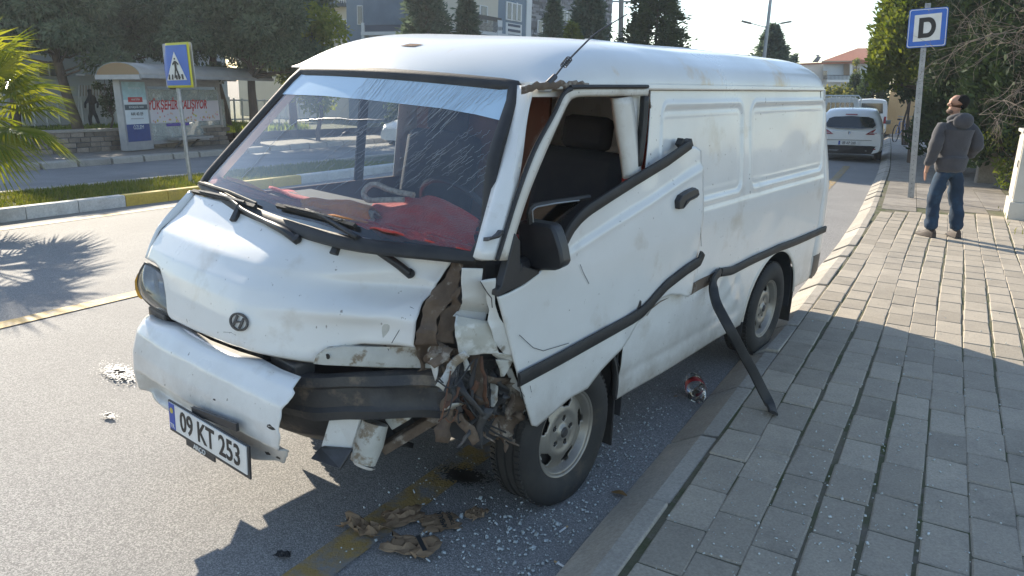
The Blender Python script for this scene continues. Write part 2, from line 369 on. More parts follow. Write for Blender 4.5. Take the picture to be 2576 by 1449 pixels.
farpav = sheet('pavement_opposite', -20.6, -17.9, .13, 'slab', kind='structure')
sheet('park_ground', -80., -20.45, .42, 'lawn', s0=-40, kind='structure')
sheet('garden_ground', lambda s: 1.25 + bend(s) * .5 + .12 * math.sin(s * 1.7), lambda s: 30., .104, 'soil', kind='structure')
sheet('yellow_line', -5.86, -5.70, .004, 'yellow_line', s0=-3, s1=90, kind='structure')
sheet('yellow_line_median', -10.12, -9.94, .004, 'yellow_line', s0=-3, s1=90, kind='structure')
sheet('yellow_line_parking', -1.90, -1.74, .004, 'yellow_line_worn', s0=-3, s1=22, kind='structure')
def speckle(name, px, su, sv, n, seed, label, mat='white_splash', z=.0055):
    """a splash: many small ragged flecks, dense in the middle"""
    g = np.random.default_rng(seed); b = MB()
    for k in range(n):
        a, q = g.normal(), g.normal(); P = gnd(px[0] + a * su + q * su * .3, px[1] + q * sv, 0.); r = .004 + .022 * math.exp(-(a * a + q * q)) * g.uniform(.4, 1.); m = 7; o = g.uniform(0, 6)
        b.add([(P[0] + r * math.cos(o + j * 6.283 / m) * g.uniform(.6, 1.2), P[1] + r * math.sin(o + j * 6.283 / m) * g.uniform(.6, 1.2), z + .0004 * (k % 7)) for j in range(m)], [tuple(range(m))])
    return b.build(name, mat, label=label, cat='paint mark' if 'paint' in name else 'stain', kind='stuff')
def splash(name, c, r, seed, label, mat='white_splash', z=.005):
    P = []; rr = random.Random(seed)
    for k in range(26):
        a = 2 * math.pi * k / 26; q = r * (.55 + .6 * rr.random() + .25 * math.sin(3 * a + seed)); P.append(np.array([c[0] + math.cos(a) * q * 1.5, c[1] + math.sin(a) * q, z]))
    cpt = np.array([c[0], c[1], z]); b = MB(); b.add([cpt] + P, [(0, i + 1, (i + 1) % 26 + 1) for i in range(26)])
    return b.build(name, mat, label=label, cat='paint mark')
speckle('paint_splash', (302, 940), 30, 14, 420, 3, 'white paint splash on the asphalt just left of the bumper')
speckle('paint_splash', (274, 1047), 9, 4, 60, 9, 'small white paint spot below the larger splash on the asphalt')
pm('oil', (.045, .043, .04), .5, scale=8.)
speckle('oil_stain', (1165, 1200), 34, 13, 420, 5, 'dark oily stain on the road by the burst front tyre', mat='oil', z=.0062)

# pavement paving: every block its own piece, the far ones joined
def blockmesh(l, w, h, seed, bev=.007):
    rr = random.Random(seed); bm = bmesh.new(); bmesh.ops.create_cube(bm, size=1)
    for v in bm.verts: v.co = Vector((v.co.x * w, v.co.y * l, v.co.z * h)) + Vector((rr.uniform(-.003, .003), rr.uniform(-.004, .004), 0))
    bmesh.ops.bevel(bm, geom=[e for e in bm.edges if e.verts[0].co.z > 0 or e.verts[1].co.z > 0], offset=bev, segments=1, affect='EDGES')
    me = bpy.data.meshes.new('paver'); bm.to_mesh(me); bm.free(); me.materials.append(MATS['paver']); return me
PW, PL = .178, .333
blocks = [blockmesh(PL - .006 - .003 * (i % 3), PW - .006 - .004 * (i % 2), .05, i) for i in range(8)]
cand = []
for c in range(-1, 12):
    off = (c % 2) * PL * .5 + hsh(c, 3.) * .09
    for r in range(0, 40):
        s0 = 1.5 + r * PL + off; t0 = -.695 + c * PW
        if c == -1: continue
        P = S(t0 + .012 * math.sin(s0 * .9 + c), s0, .0)
        if s0 > 13.1 + .5 * t0: continue
        d = P - CO; zc = d @ CW; u = CX + F * (d @ CR) / max(zc, .1); v = CY - F * (d @ CU) / max(zc, .1)
        edge = t0 > 1.0 and hsh(c, r, 7) < (t0 - .9) * 1.3
        if edge: continue
        vis = zc > .5 and -120 < u < 2700 and v < 1640
        if vis: cand.append((zc, c, r, P))
cand.sort(key=lambda q: q[0]); joined = MB()
for i, (zc, c, r, P) in enumerate(cand):
    me = blocks[(c * 5 + r * 3) % 8]; dz = .083 + .004 * (hsh(c, r) - .3); tilt = ((hsh(c, r, 1) - .5) * .018, (hsh(c, r, 2) - .5) * .02)
    rot = Matrix.Rotation(-TH + (hsh(c, r, 5) - .5) * .025, 4, 'Z') @ Matrix.Rotation(tilt[0], 4, 'X') @ Matrix.Rotation(tilt[1], 4, 'Y')
    if i < 300:
        o = bpy.data.objects.new('paver', me); COL.objects.link(o); o.parent = pav; o.matrix_world = Matrix.Translation((P[0], P[1], dz)) @ rot
    else:
        T_ = Matrix.Translation((P[0], P[1], dz)) @ rot
        joined.add([T_ @ v.co for v in me.vertices], [tuple(p.vertices) for p in me.polygons])
if joined.v: joined.build('paver_field', 'paver', pav, kind='stuff')
# beyond the blocks: rough slabs in a worn concrete strip
b = MB(); n = 0
for r in range(0, 9):
    for c in range(0, 4):
        t0 = -.72 + c * .49; s0 = 13.05 + r * .52
        if s0 < 13.2 + .5 * (t0 + .25): continue
        if t0 > .9: continue
        P = [S(a + bend(q), q, .111 + .003 * (hsh(r, c) - .5)) for a, q in ((t0, s0), (t0 + .482, s0), (t0 + .482, s0 + .512), (t0, s0 + .512))]
        MB().prism(P, (0, 0, -.02)).build('slab', 'slab', pav)
sheet('pavement_slabs', lambda s: tk(s) + .02, lambda s: 1.25 + bend(s) * .5, .108, 'slab', s0=17.7, s1=120, kind='structure')

# kerb: sloping stones one by one
def kerb_run(name, mat, prof, s0, s1, step, gap, tfun, zvar=.004, label=None, start_mat=None):
    root = empty(name); tag(root, kind='structure'); i = 0; s = s0
    while s < s1:
        l = step * (1 + .05 * (hsh(i, s0) - .5)); b = MB(); P = []
        for q in (s + gap / 2, s + l - gap / 2):
            for (dt, z) in prof:
                P.append(S(tfun(q) + dt + .006 * (hsh(i, 2) - .5), q, zg(tfun(q) - bend(q), q) + z + zvar * (hsh(i, 4, q > s + .1) - .5) * (z > .02)))
        m = len(prof); b.add(P, [tuple(range(m)), tuple(range(2 * m - 1, m - 1, -1))] + [(k, (k + 1) % m, m + (k + 1) % m, m + k) for k in range(m)])
        mm = start_mat(s) if start_mat else mat
        b.build('kerb_stone', mm, root, bevel=.008); i += 1; s += l
    return root
kerb_run('kerb', 'kerbstone', [(-.25, -.05), (-.25, .004), (-.235, .022), (-.085, .108), (-.005, .112), (-.005, -.05)], .6, 46., .745, .030, lambda s: tk(s), zvar=.026)
def medmat(s): return 'painted_yellow' if 6.75 < s < 10.2 else 'painted_white'
kerb_run('median_kerb', 'painted_white', [(0, -.05), (0, .15), (-.02, .17), (-.15, .17), (-.15, -.05)], 2.0, 22., .72, .01, lambda s: -10.6 + bend(s), start_mat=medmat)
kerb_run('median_kerb_back', 'kerbstone', [(0, -.05), (0, .14), (-.13, .14), (-.13, -.05)], 1.0, 22., .8, .01, lambda s: -12.8 + bend(s))
kerb_run('opposite_kerb', 'kerbstone', [(0.05, -.05), (0.02, .13), (-.04, .155), (-.2, .155), (-.2, -.05)], 2.0, 30., .86, .06, lambda s: -17.65 + bend(s))

# ------------------------------------------------------------------ grass blades
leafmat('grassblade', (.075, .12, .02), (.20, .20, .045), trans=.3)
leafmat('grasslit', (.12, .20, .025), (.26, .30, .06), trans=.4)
def grass(name, tmin, tmax, smin, smax, z, n, hmin, hmax, mat, seed, label):
    g = np.random.default_rng(seed); t = g.uniform(tmin, tmax, n); s = g.uniform(smin, smax, n)
    cl = np.sin(t * 5.1 + s * 3.3) * np.sin(s * 4.7 - t * 2.1); keep = g.uniform(-1.3, 1, n) < cl; t, s = t[keep], s[keep]; n = len(t)
    b = np.array([bend(q) if q > 9 else 0. for q in s]); X = (t + b) * cT + s * sT; Y = -(t + b) * sT + s * cT; z = z + np.array([zg(p, q) for p, q in zip(t, s)])
    h = g.uniform(hmin, hmax, n); a = g.uniform(0, 2 * np.pi, n); w = h * .10; ln = g.uniform(.1, .75, n) * h
    dx, dy = np.cos(a), np.sin(a); Vv = np.zeros((n, 5, 3))
    Vv[:, 0] = np.stack([X - dy * w, Y + dx * w, z + np.zeros(n)], 1); Vv[:, 1] = np.stack([X + dy * w, Y - dx * w, z + np.zeros(n)], 1)
    Vv[:, 2] = np.stack([X + dx * ln * .4 + dy * w * .7, Y + dy * ln * .4 - dx * w * .7, z + h * .6], 1); Vv[:, 3] = np.stack([X + dx * ln * .4 - dy * w * .7, Y + dy * ln * .4 + dx * w * .7, z + h * .6], 1)
    Vv[:, 4] = np.stack([X + dx * ln, Y + dy * ln, z + h], 1)
    i = np.arange(n)[:, None] * 5; Fq = np.concatenate([i + [0, 1, 2], i + [0, 2, 3], i + [3, 2, 4]])
    return nmesh(name, Vv.reshape(-1, 3), Fq, mat, label=label, cat='grass', kind='stuff')
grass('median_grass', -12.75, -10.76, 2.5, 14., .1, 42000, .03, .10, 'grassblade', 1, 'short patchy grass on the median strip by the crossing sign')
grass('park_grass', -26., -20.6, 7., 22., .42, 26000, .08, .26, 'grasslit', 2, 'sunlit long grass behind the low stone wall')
grass('pavement_weeds', .9, 1.7, 3., 14.5, .1, 500, .02, .09, 'grassblade', 3, 'sparse weeds along the edge of the block paving')

# ------------------------------------------------------------------ broken glass, litter
pm('shard', (.66, .70, .68), .12, col2=(.38, .41, .40), scale=60., spec=.8)
def shards(name, clusters, z, label, seed):
    g = np.random.default_rng(seed); Vv = []; Fq = []
    cube = np.array([(-1, -1, -1), (1, -1, -1), (1, 1, -1), (-1, 1, -1), (-1, -1, 1), (1, -1, 1), (1, 1, 1), (-1, 1, 1)], float) * .5
    fc = np.array([(0, 3, 2, 1), (4, 5, 6, 7), (0, 1, 5, 4), (1, 2, 6, 5), (2, 3, 7, 6), (3, 0, 4, 7)])
    k = 0
    for (u, v, su, sv, n, smin, smax, rot) in clusters:
        for _ in range(n):
            a, b_ = g.normal(0, 1), g.normal(0, 1); x = u + a * su + b_ * rot; y = v + b_ * sv
            if y > 1640: continue
            zz = z(x, y) if callable(z) else z
            if zz is None: continue
            P = gnd(x, y, zz); q = smin + (smax - smin) * g.random() ** 3
            e = g.uniform(0, 6.28, 3) * np.array([.15, .15, 1]); Rm = np.array(Matrix.Rotation(e[2], 3, 'Z') @ Matrix.Rotation(e[0], 3, 'X') @ Matrix.Rotation(e[1], 3, 'Y'))
            V_ = cube * np.array([q * g.uniform(.6, 1.3), q * g.uniform(.6, 1.3), min(.006, q * .7)]) * g.uniform(.75, 1.2, (8, 3)); Vv.append(V_ @ Rm.T + P + [0, 0, .003]); Fq.append(fc + 8 * k); k += 1
    return nmesh(name, np.vstack(Vv), np.vstack(Fq), 'shard', label=label, cat='broken glass', kind='stuff')
def zroad(x, y): return 0.004 if st(gnd(x, y, 0.))[0] < -1.06 else None
def zpave(x, y): t = st(gnd(x, y, .11))[0]; return .110 if t > -.77 else None
shards('glass_shards', [(1545, 1160, 65, 65, 420, .003, .010, -40), (1380, 1300, 120, 60, 330, .003, .012, -60), (1250, 1340, 130, 70, 200, .003, .018, 0), (1330, 1400, 120, 60, 160, .003, .013, 0), (1620, 1050, 60, 60, 120, .004, .009, -40), (1150, 1190, 90, 50, 40, .004, .01, 0), (1700, 960, 90, 60, 40, .003, .008, 0), (900, 1330, 200, 60, 22, .004, .012, 0)], zroad, 'broken window glass scattered on the road by the front wheel', 4)
shards('glass_crumbs', [(2150, 1150, 260, 180, 330, .0035, .010, -60), (1900, 1300, 180, 120, 120, .0035, .009, 0), (2350, 1000, 180, 130, 110, .004, .010, 0), (2250, 1350, 200, 90, 70, .004, .012, 0)], zpave, 'crumbs of glass scattered over the block paving', 5)
pm('kraft', (.33, .22, .13), .85, col2=(.25, .165, .095), scale=9., bump=.3, bscale=30.)
pm('ink', (.03, .03, .03), .8)
def crumple(name, px, w, h, amp, seed, label, mat='kraft', z=0., n=10, cat='paper', ang=0.):
    P0 = gnd(px[0], px[1], z); rr = random.Random(seed); G = []
    for i in range(n):
        row = []
        for j in range(n):
            x, y = (i / (n - 1) - .5) * w, (j / (n - 1) - .5) * h
            x += vnoise(i * .9, j * .9, seed) * w * .13; y += vnoise(i * .8 + 9, j * .8, seed) * h * .13
            zz = z + .006 + abs(vnoise(i * .55, j * .6, seed + 5.)) * amp + abs(vnoise(i * 1.7, j * 1.6, seed + 8.)) * amp * .35
            c, s = math.cos(ang), math.sin(ang); row.append((P0[0] + x * c - y * s, P0[1] + x * s + y * c, zz))
        G.append(row)
    return MB().grid(G).build(name, mat, solid=.0015, smooth=8, label=label, cat=cat)
crumple('paper_scrap', (915, 1337), .17, .09, .045, 2, 'crumpled brown paper bag piece at the left of the litter', ang=-.4)
cp = crumple('paper_scrap', (1035, 1382), .19, .13, .03, 6, 'flattened brown paper with a black stripe, nearest the camera', ang=-.2)
crumple('paper_scrap', (1015, 1305), .17, .12, .02, 9, 'crushed dirty brown paper bag on the worn yellow line', ang=.5)
cp2 = crumple('paper_scrap', (1105, 1318), .15, .13, .010, 12, 'flat brown paper printed with black letters beside the crushed bag', ang=.3)
crumple('paper_scrap', (1195, 1300), .09, .07, .02, 14, 'torn bit of brown cardboard right of the printed paper', ang=.9)
P = gnd(1060, 1388); MB().bar((P[0] - .02, P[1] + .04, .045), (P[0] + .02, P[1] - .05, .04), .018, .002).build('printed_stripe', 'ink', cp)
P = gnd(1112, 1318); text('AMBALAJ', 'lettering', 'ink', cp2, .032, (P[0], P[1], .0215), Matrix.Rotation(1.9, 3, 'Z')); text('TORBASI', 'lettering', 'ink', cp2, .026, (P[0] + .035, P[1] + .012, .0215), Matrix.Rotation(1.9, 3, 'Z'))
for k_ in ('lettering',): pass
crumple('cloth_scrap', (712, 1402), .06, .035, .015, 21, 'small black scrap lying in the van shadow at the bottom', mat='ink', cat='scrap')
pm('butt', (.8, .8, .78), .7); pm('butt_filter', (.5, .33, .16), .7)
def butt(px, a, label):
    P = gnd(*px, .006); d = np.array([math.cos(a), math.sin(a), 0]); r = empty('cigarette_butt', P, label=label, cat='cigarette')
    MB().tube([-d * .02, d * .022], .0042).build('paper', 'butt', r); MB().tube([d * .022, d * .036], .0043).build('filter', 'butt_filter', r)
butt((1415, 1333), .9, 'white cigarette butt on the road, upper of the two'); butt((1413, 1422), 2.4, 'white cigarette butt nearest the kerb at the bottom edge')
leafmat('dry_leaf', (.26, .15, .06), (.36, .22, .09), trans=.2)
def leaf(px, z, size, a, label, seed):
    P = gnd(px[0], px[1], z); G = []
    for i in range(6):
        u = i / 5; w = math.sin(math.pi * min(1, u * 1.05)) * .22 * size; x = (u - .5) * size; zc = .006 + .25 * size * abs(vnoise(u * 2, seed)) * u
        G.append([(P[0] + x * math.cos(a) - k * w * math.sin(a), P[1] + x * math.sin(a) + k * w * math.cos(a), z + zc + abs(k) * w * .45) for k in (-1, 0, 1)])
    return MB().grid(G).build('dry_leaf', 'dry_leaf', solid=.0006, smooth=60, label=label, cat='leaf')
leaf((1558, 1247), 0., .085, -.5, 'brown dry leaf at the foot of the kerb near the front wheel', 1)
leaf((2142, 604), 0., .09, .8, 'brown dry leaf on the road behind the van', 2)
leaf((1700, 1000), 0., .03, .3, 'tiny dark leaf on the asphalt left of the bottle', 3)
# ================================================================== the wrecked van
pm('van_paint', (.80, .80, .775), .26, col2=(.74, .735, .705), scale=2.2, col3=(.54, .49, .41), scale3=3.4, lo3=.58, hi3=.80, coat=.45, bump=.03, bscale=5., rvar=.1)
pm('van_roof', (.76, .76, .735), .26, col2=(.70, .695, .665), scale=2.2, col3=(.66, .50, .30), scale3=1.5, lo3=.555, hi3=.64, coat=.3, bump=.04, bscale=6., rvar=.12)
pm('van_dirty', (.74, .72, .67), .45, col2=(.62, .58, .50), scale=3., col3=(.40, .34, .27), scale3=4.5, lo3=.56, hi3=.72, coat=.1, bump=.05, bscale=9.)
pm('torn_white', (.74, .74, .71), .42, col2=(.60, .59, .55), scale=5., col3=(.30, .27, .22), scale3=9., lo3=.60, hi3=.66, bump=.12, bscale=14.)
pm('torn_mix', (.50, .49, .43), .55, col2=(.72, .72, .68), scale=6., lo=.45, hi=.52, col3=(.26, .19, .12), scale3=10., lo3=.56, hi3=.63, bump=.25, bscale=30.)
pm('torn_grey', (.45, .44, .39), .6, col2=(.58, .57, .52), scale=7., col3=(.24, .19, .13), scale3=12., lo3=.52, hi3=.60, bump=.3, bscale=30.)
pm('rust', (.17, .125, .09), .85, col2=(.10, .07, .05), scale=9., col3=(.32, .28, .23), scale3=12., lo3=.56, hi3=.64, bump=.5, bscale=45.)
pm('rust_red', (.16, .075, .04), .9, col2=(.10, .055, .04), scale=14., bump=.4, bscale=60.)
pm('grime', (.030, .031, .036), .55, col2=(.06, .058, .055), scale=8., col3=(.17, .135, .10), scale3=7., lo3=.54, hi3=.66, bump=.3, bscale=40.)
pm('black_plastic', (.022, .023, .026), .42, col2=(.03, .031, .034), scale=12., bump=.06, bscale=160., col3=(.075, .075, .075), scale3=5., lo3=.62, hi3=.8)
pm('black_rubber', (.02, .02, .021), .6, col2=(.035, .034, .033), scale=10., bump=.1, bscale=80.)
pm('dark_inside', (.03, .032, .036), .8, col2=(.045, .045, .048), scale=4.)
pm('seat_cloth', (.018, .021, .027), .9, col2=(.028, .029, .033), scale=12., bump=.3, bscale=120.)
pm('red_fleece', (.72, .06, .04), .95, col2=(.55, .04, .03), scale=5., bump=1., bscale=110., sheen=.4)
pm('shaded_fleece', (.42, .10, .07), .95, col2=(.30, .07, .06), scale=5., bump=1., bscale=110., sheen=.3)  # red throw where it lies in shade, the shade put into a browner colour
pm('lit_orange_fleece', (.90, .36, .05), .95, col2=(.80, .22, .03), scale=6., bump=1., bscale=110., sheen=.4)  # orange cloth, also the sunlight painted along the throw's edge
pm('rope', (.78, .73, .62), .9, col2=(.4, .36, .29), scale=60., bump=.6, bscale=200.)
pm('tyre', (.022, .021, .02), .78, col2=(.035, .033, .03), scale=7., col3=(.10, .075, .05), scale3=4., lo3=.60, hi3=.75, bump=.15, bscale=60.)
pm('alloy', (.38, .36, .32), .45, metal=.7, col2=(.29, .265, .23), scale=5., col3=(.22, .17, .12), scale3=8., lo3=.60, hi3=.78, bump=.05, bscale=60.)
pm('chrome', (.5, .5, .5), .2, metal=1., scale=10.)
pm('dark_steel', (.10, .10, .105), .5, metal=.6, col2=(.07, .065, .06), scale=12., bump=.15, bscale=60.)
pm('galv', (.42, .43, .44), .5, metal=.6, col2=(.33, .34, .35), scale=8., bump=.05, bscale=40.)
pm('reflector', (.55, .56, .58), .25, metal=.9, scale=5.)
pm('amber', (.55, .40, .10), .3, col2=(.45, .33, .10), scale=12., coat=.3)
pm('plate_white', (.80, .80, .78), .4, col2=(.70, .69, .66), scale=8.); pm('plate_blue', (.03, .08, .42), .4); pm('plate_black', (.012, .012, .012), .45)
pm('sun_film', (.46, .63, .78), .14, col2=(.56, .70, .82), scale=1.5, coat=.4)
pm('wood_inside', (.16, .07, .045), .85, col2=(.10, .05, .035), scale=3., col3=(.25, .22, .2), scale3=5., lo3=.55, hi3=.7)
pm('crack', (.42, .46, .50), .4, scale=20.)
glassmat('windshield', (.86, .90, .90), gloss=.05, haze=.03, hazecol=(.55, .62, .70)); glassmat('side_glass', (.75, .80, .80), gloss=.03)
glassmat('lens', (.78, .80, .82), gloss=.08, haze=.16, hazecol=(.6, .58, .5))

def add_dirt(name, col=(.30, .255, .20), z0=.30, z1=.85, amt=.8):
    """road film: rises in ragged patches from the sill, thins out upwards"""
    m = MATS[name]; t = m.node_tree; L = t.links; b = t.nodes['Principled BSDF']; src = b.inputs['Base Color'].links[0].from_socket; tc = nd(t, 'ShaderNodeTexCoord'); sx = nd(t, 'ShaderNodeSeparateXYZ'); L.new(tc.outputs['Object'], sx.inputs[0])
    zr = nd(t, 'ShaderNodeMapRange', inp={1: z0, 2: z1, 3: 1., 4: 0.}); L.new(sx.outputs['Z'], zr.inputs[0]); nz = nd(t, 'ShaderNodeTexNoise', inp={'Scale': 5., 'Detail': 9., 'Roughness': .7}); L.new(tc.outputs['Object'], nz.inputs['Vector'])
    mu = nd(t, 'ShaderNodeMath', operation='MULTIPLY'); L.new(zr.outputs[0], mu.inputs[0]); L.new(nz.outputs[0], mu.inputs[1]); r = nd(t, 'ShaderNodeMapRange', inp={1: .12, 2: .55, 3: 0., 4: amt}); L.new(mu.outputs[0], r.inputs[0])
    mx = nd(t, 'ShaderNodeMix', data_type='RGBA'); L.new(r.outputs[0], mx.inputs[0]); L.new(src, mx.inputs[6]); mx.inputs[7].default_value = rgb(col)
    ng = nd(t, 'ShaderNodeTexNoise', inp={'Scale': 38., 'Detail': 3., 'Roughness': .5}); L.new(tc.outputs['Object'], ng.inputs['Vector']); rg = nd(t, 'ShaderNodeMapRange', inp={1: .70, 2: .74, 3: 0., 4: .75}); L.new(ng.outputs[0], rg.inputs[0])
    m2 = nd(t, 'ShaderNodeMix', data_type='RGBA'); L.new(rg.outputs[0], m2.inputs[0]); L.new(mx.outputs[2], m2.inputs[6]); m2.inputs[7].default_value = (.20, .17, .14, 1); L.new(m2.outputs[2], b.inputs['Base Color'])
add_dirt('van_paint'); add_dirt('van_dirty')
van = empty('wrecked_van', label='white panel van with crushed front corner parked half against the kerb', cat='van')
van.matrix_world = Matrix([list(VR[0]) + [VT[0]], list(VR[1]) + [VT[1]], list(VR[2]) + [VT[2]], [0, 0, 0, 1]])

def ys(z): return .84 - .078 * min(1, max(0, (z - 1.1) / .69)) ** 1.1 - .03 * max(0, (.45 - z) / .1) ** 2 * .3
_zr = [.30, .36, .62, 1.1, 1.5, 1.8]; _xr = [-3.58, -3.62, -3.70, -3.62, -3.47, -3.40]
def xr(z): return float(np.interp(z, _zr, _xr))
def side_y(x, z):
    x0 = xr(z) + .30; y = ys(z)
    if x < x0: q = min(1, (x0 - x) / .30); y -= .13 * (1 - math.sqrt(max(0, 1 - q * q)))
    if x > .25: y -= .03 * ((x - .25) / .5) ** 2
    return y
def onside(p, out=0.):
    u, v = p; z = 1.2
    for _ in range(10): P = ony(u, v, ys(z) + out); z = P[2]
    return P
# nose and windscreen surfaces
_bz = [.40, .5, .7, .8, .89, .956, 1.01, 1.084, 1.15, 1.20, 1.235, 1.30]; _bx = [1.06, 1.09, 1.085, 1.075, 1.055, 1.035, 1.01, .955, .862, .81, .775, .715]
def crashf(y, z): return .30 * sst(-.05, .62, y) * (1 - .40 * sst(1.08, 1.23, z)) * (1 - .25 * sst(.95, .75, z) * 0)
def Xnose(y, z):
    x = float(np.interp(z, _bz, _bx)) - .05 * (y / .8) ** 2 - crashf(y, z)
    x += -.060 * math.exp(-((y - .42) / .19) ** 2 - ((z - 1.045) / .040) ** 2) + .040 * math.exp(-((y - .36) / .20) ** 2 - ((z - .965) / .040) ** 2)
    x += .007 * vnoise(y * 5, z * 7, 3.) * sst(-.1, .4, y) - .016 * abs(vnoise(y * 9 + z * 4, z * 9 - y * 5, 2.)) ** .7 * sst(.28, .6, y) + .003 * vnoise(y * 3.1, z * 4.7, 8.)
    x += -.012 * math.exp(-((y - .05) / .25) ** 2 - ((z - 1.07) / .04) ** 2)
    return x
def Xwind(y, z): return .684 - (z - 1.257) * .803 + .08 * (1 - (y / .8) ** 2) - .11 * sst(.25, .8, y) * sst(1.6, 1.25, z)
def Xfront(y, z): return Xwind(y, z) if z > 1.235 else Xnose(y, z)
def onfront(p, out=0.): return onsurf(p[0], p[1], lambda P: P[0] - Xfront(max(-.9, min(.9, P[1])), max(.3, min(1.95, P[2]))) - out, lo=1.2, hi=5.)
def onwind(p, out=0.): return onsurf(p[0], p[1], lambda P: P[0] - Xwind(P[1], P[2]) - out, lo=1.2, hi=5.)

def sweep(path, prof, up, closed=False):
    """profile (a,b) carried along the path: a sideways, b along 'up' (one vector or one per point)"""
    P = [Vector(p) for p in path]; n = len(P); G = []
    for i in range(n):
        d = (P[min(i + 1, n - 1)] - P[max(i - 1, 0)]) if not closed else (P[(i + 1) % n] - P[i - 1]); d.normalize(); u = Vector(up[i] if hasattr(up[0], '__len__') else up); u = (u - d * u.dot(d)).normalized(); a = d.cross(u)
        G.append([P[i] + a * x + u * y for x, y in prof])
    b = MB(); m = len(prof); vs = [p for r in G for p in r]; fs = []
    for i in range(n if closed else n - 1):
        for j in range(m): k = (j + 1) % m; i2 = (i + 1) % n; fs.append((i * m + j, i * m + k, i2 * m + k, i2 * m + j))
    if not closed: fs.append(tuple(range(m))); fs.append(tuple(range((n - 1) * m, n * m)))
    b.add(vs, fs); return b
def halfround(w, h): return [(-w / 2, 0), (-w / 2 * .95, h * .5), (-w / 2 * .6, h * .92), (0, h), (w / 2 * .6, h * .92), (w / 2 * .95, h * .5), (w / 2, 0)]

# --- body side (left) with blanked windows, swage, dents and rear arch
R1 = (-1.665, -.60, 1.235, 1.715); R2 = (-3.19, -1.80, 1.235, 1.715)
def rbox(x, z, r, rad=.07):
    cx, cz = (r[0] + r[1]) / 2, (r[2] + r[3]) / 2; qx, qz = abs(x - cx) - (r[1] - r[0]) / 2 + rad, abs(z - cz) - (r[3] - r[2]) / 2 + rad
    return math.hypot(max(qx, 0), max(qz, 0)) + min(max(qx, qz), 0) - rad
def emboss(x, z):
    d = 0.
    for r in (R1, R2):
        q = rbox(x, z, r)
        d += .007 * math.exp(-((q - .008) / .012) ** 2)            # raised frame
        d -= .005 * sst(.004, -.02, q)                              # sunk field
        d += .0025 * math.exp(-((q + .045) / .006) ** 2)             # inner line
    d += .006 * sst(1.20, 1.175, z) * sst(-.5, -1.0, x)
    d -= .007 * math.exp(-((z - .47) / .03) ** 2) * sst(-2.0, -1.7, x)             # sill crease
    d += .010 * vnoise(x * 1.1, z * 1.5, 2.) * .5 + .003 * vnoise(x * 4, z * 5, 6.)
    w = math.exp(-((x + 1.62) / .22) ** 2 - ((z - .58) / .16) ** 2)
    d += w * (.016 * vnoise(x * 9, z * 9, 4.) - .012)
    d -= .012 * math.exp(-((x + 1.15) / .12) ** 2 - ((z - .72) / .2) ** 2)
    return d
ARX, ARZ, ARR = -2.44, .33, .435
def zlow(x):
    z = .352 if x > -2.4 else .40
    d = x - ARX
    if abs(d) < .50: z = max(z, ARZ + .43 * math.sqrt(max(0, 1 - (d / .50) ** 2)))
    return z
xs = np.r_[np.linspace(-.40, -1.9, 150), np.linspace(-1.91, -3.0, 150), np.linspace(-3.01, -3.26, 18)]
def side_grid(sgn, xs, rows=130, emb=True, top=1.795):
    G = []
    for x in xs:
        lo = zlow(x); G.append([(x, sgn * (side_y(x, lo + (top - lo) * k / rows) + (emboss(x, lo + (top - lo) * k / rows) if emb else 0)), lo + (top - lo) * k / rows) for k in range(rows + 1)])
    return G
G = side_grid(1, xs)
# B-pillar foot: the panel's front edge follows the shut line
for i in range(40):
    f = 1 - i / 40
    for k in range(131):
        x, y, z = G[i][k]; G[i][k] = (x - .17 * f * sst(.85, 1.8, z), y, z)
sp = MB().grid(G).build('side_panel', 'van_paint', van, solid=.004, smooth=50, off=-1)
# rear corner and tail
Gt = []
for k in range(61):
    z = .40 + (1.795 - .40) * k / 60; row = []
    x0 = xr(z) + .30; n = 12
    xa = -3.26
    P0 = [(xa, side_y(xa, z))]
    for q in np.linspace(0, 1, 16)[1:]:
        th = q * math.pi / 2; xx = x0 - .30 * math.sin(th); yy = ys(z) - .13 * (1 - math.cos(th))
        if xx < xa: P0.append((xx, yy))
    while len(P0) < 16: P0.insert(1, ((P0[0][0] + P0[1][0]) / 2, (P0[0][1] + P0[1][1]) / 2))
    row = P0[:16] + [(xr(z) - .02 * (1 - (y / .7) ** 2), y) for y in np.linspace(.6, -.6, 9)] + [(a, -b) for a, b in reversed(P0[:16])]
    Gt.append([(a, b, z) for a, b in row])
MB().grid(Gt).build('tailgate', 'van_paint', van, solid=.004, smooth=60, off=1)
MB().grid([[(a - .012, b * 1.004, c) for a, b, c in [(p[0], p[1], .40 - .02 * (q % 2)) for q, p in enumerate(Gt[0])]], [(p[0] - .05, p[1] * 1.012, .42) for p in Gt[0]], [(p[0] - .05, p[1] * 1.012, .56) for p in Gt[0]], [(p[0] - .02, p[1] * 1.004, .58) for p in Gt[0]]]).build('rear_bumper', 'black_plastic', van, smooth=40)
# right side: seen only through the cab
xr_ = np.r_[np.linspace(.74, .26, 10), np.linspace(.20, -.45, 10), np.linspace(-.50, -3.26, 40)]
Gr = []
for x in np.linspace(.72, -3.26, 70):
    lo = zlow(x)
    if abs(x) < .42: lo = max(lo, .31 + .40 * math.sqrt(max(0, 1 - (x / .42) ** 2)))
    Gr.append([(x, -side_y(x, z), z) for z in np.linspace(lo, 1.20, 14)])
MB().grid(Gr).build('side_panel', 'van_paint', van, solid=.004, smooth=60)
Gr = [[(x, -side_y(x, z), z) for z in np.linspace(1.2, 1.795, 12)] for x in np.linspace(-.52, -3.26, 40)]
MB().grid(Gr).build('upper_panel', 'van_paint', van, solid=.004, smooth=60)
MB().grid([[(x, -side_y(x, z), z) for z in np.linspace(1.735, 1.795, 4)] for x in np.linspace(.12, -.53, 10)]).build('door_header', 'van_paint', van, solid=.004)
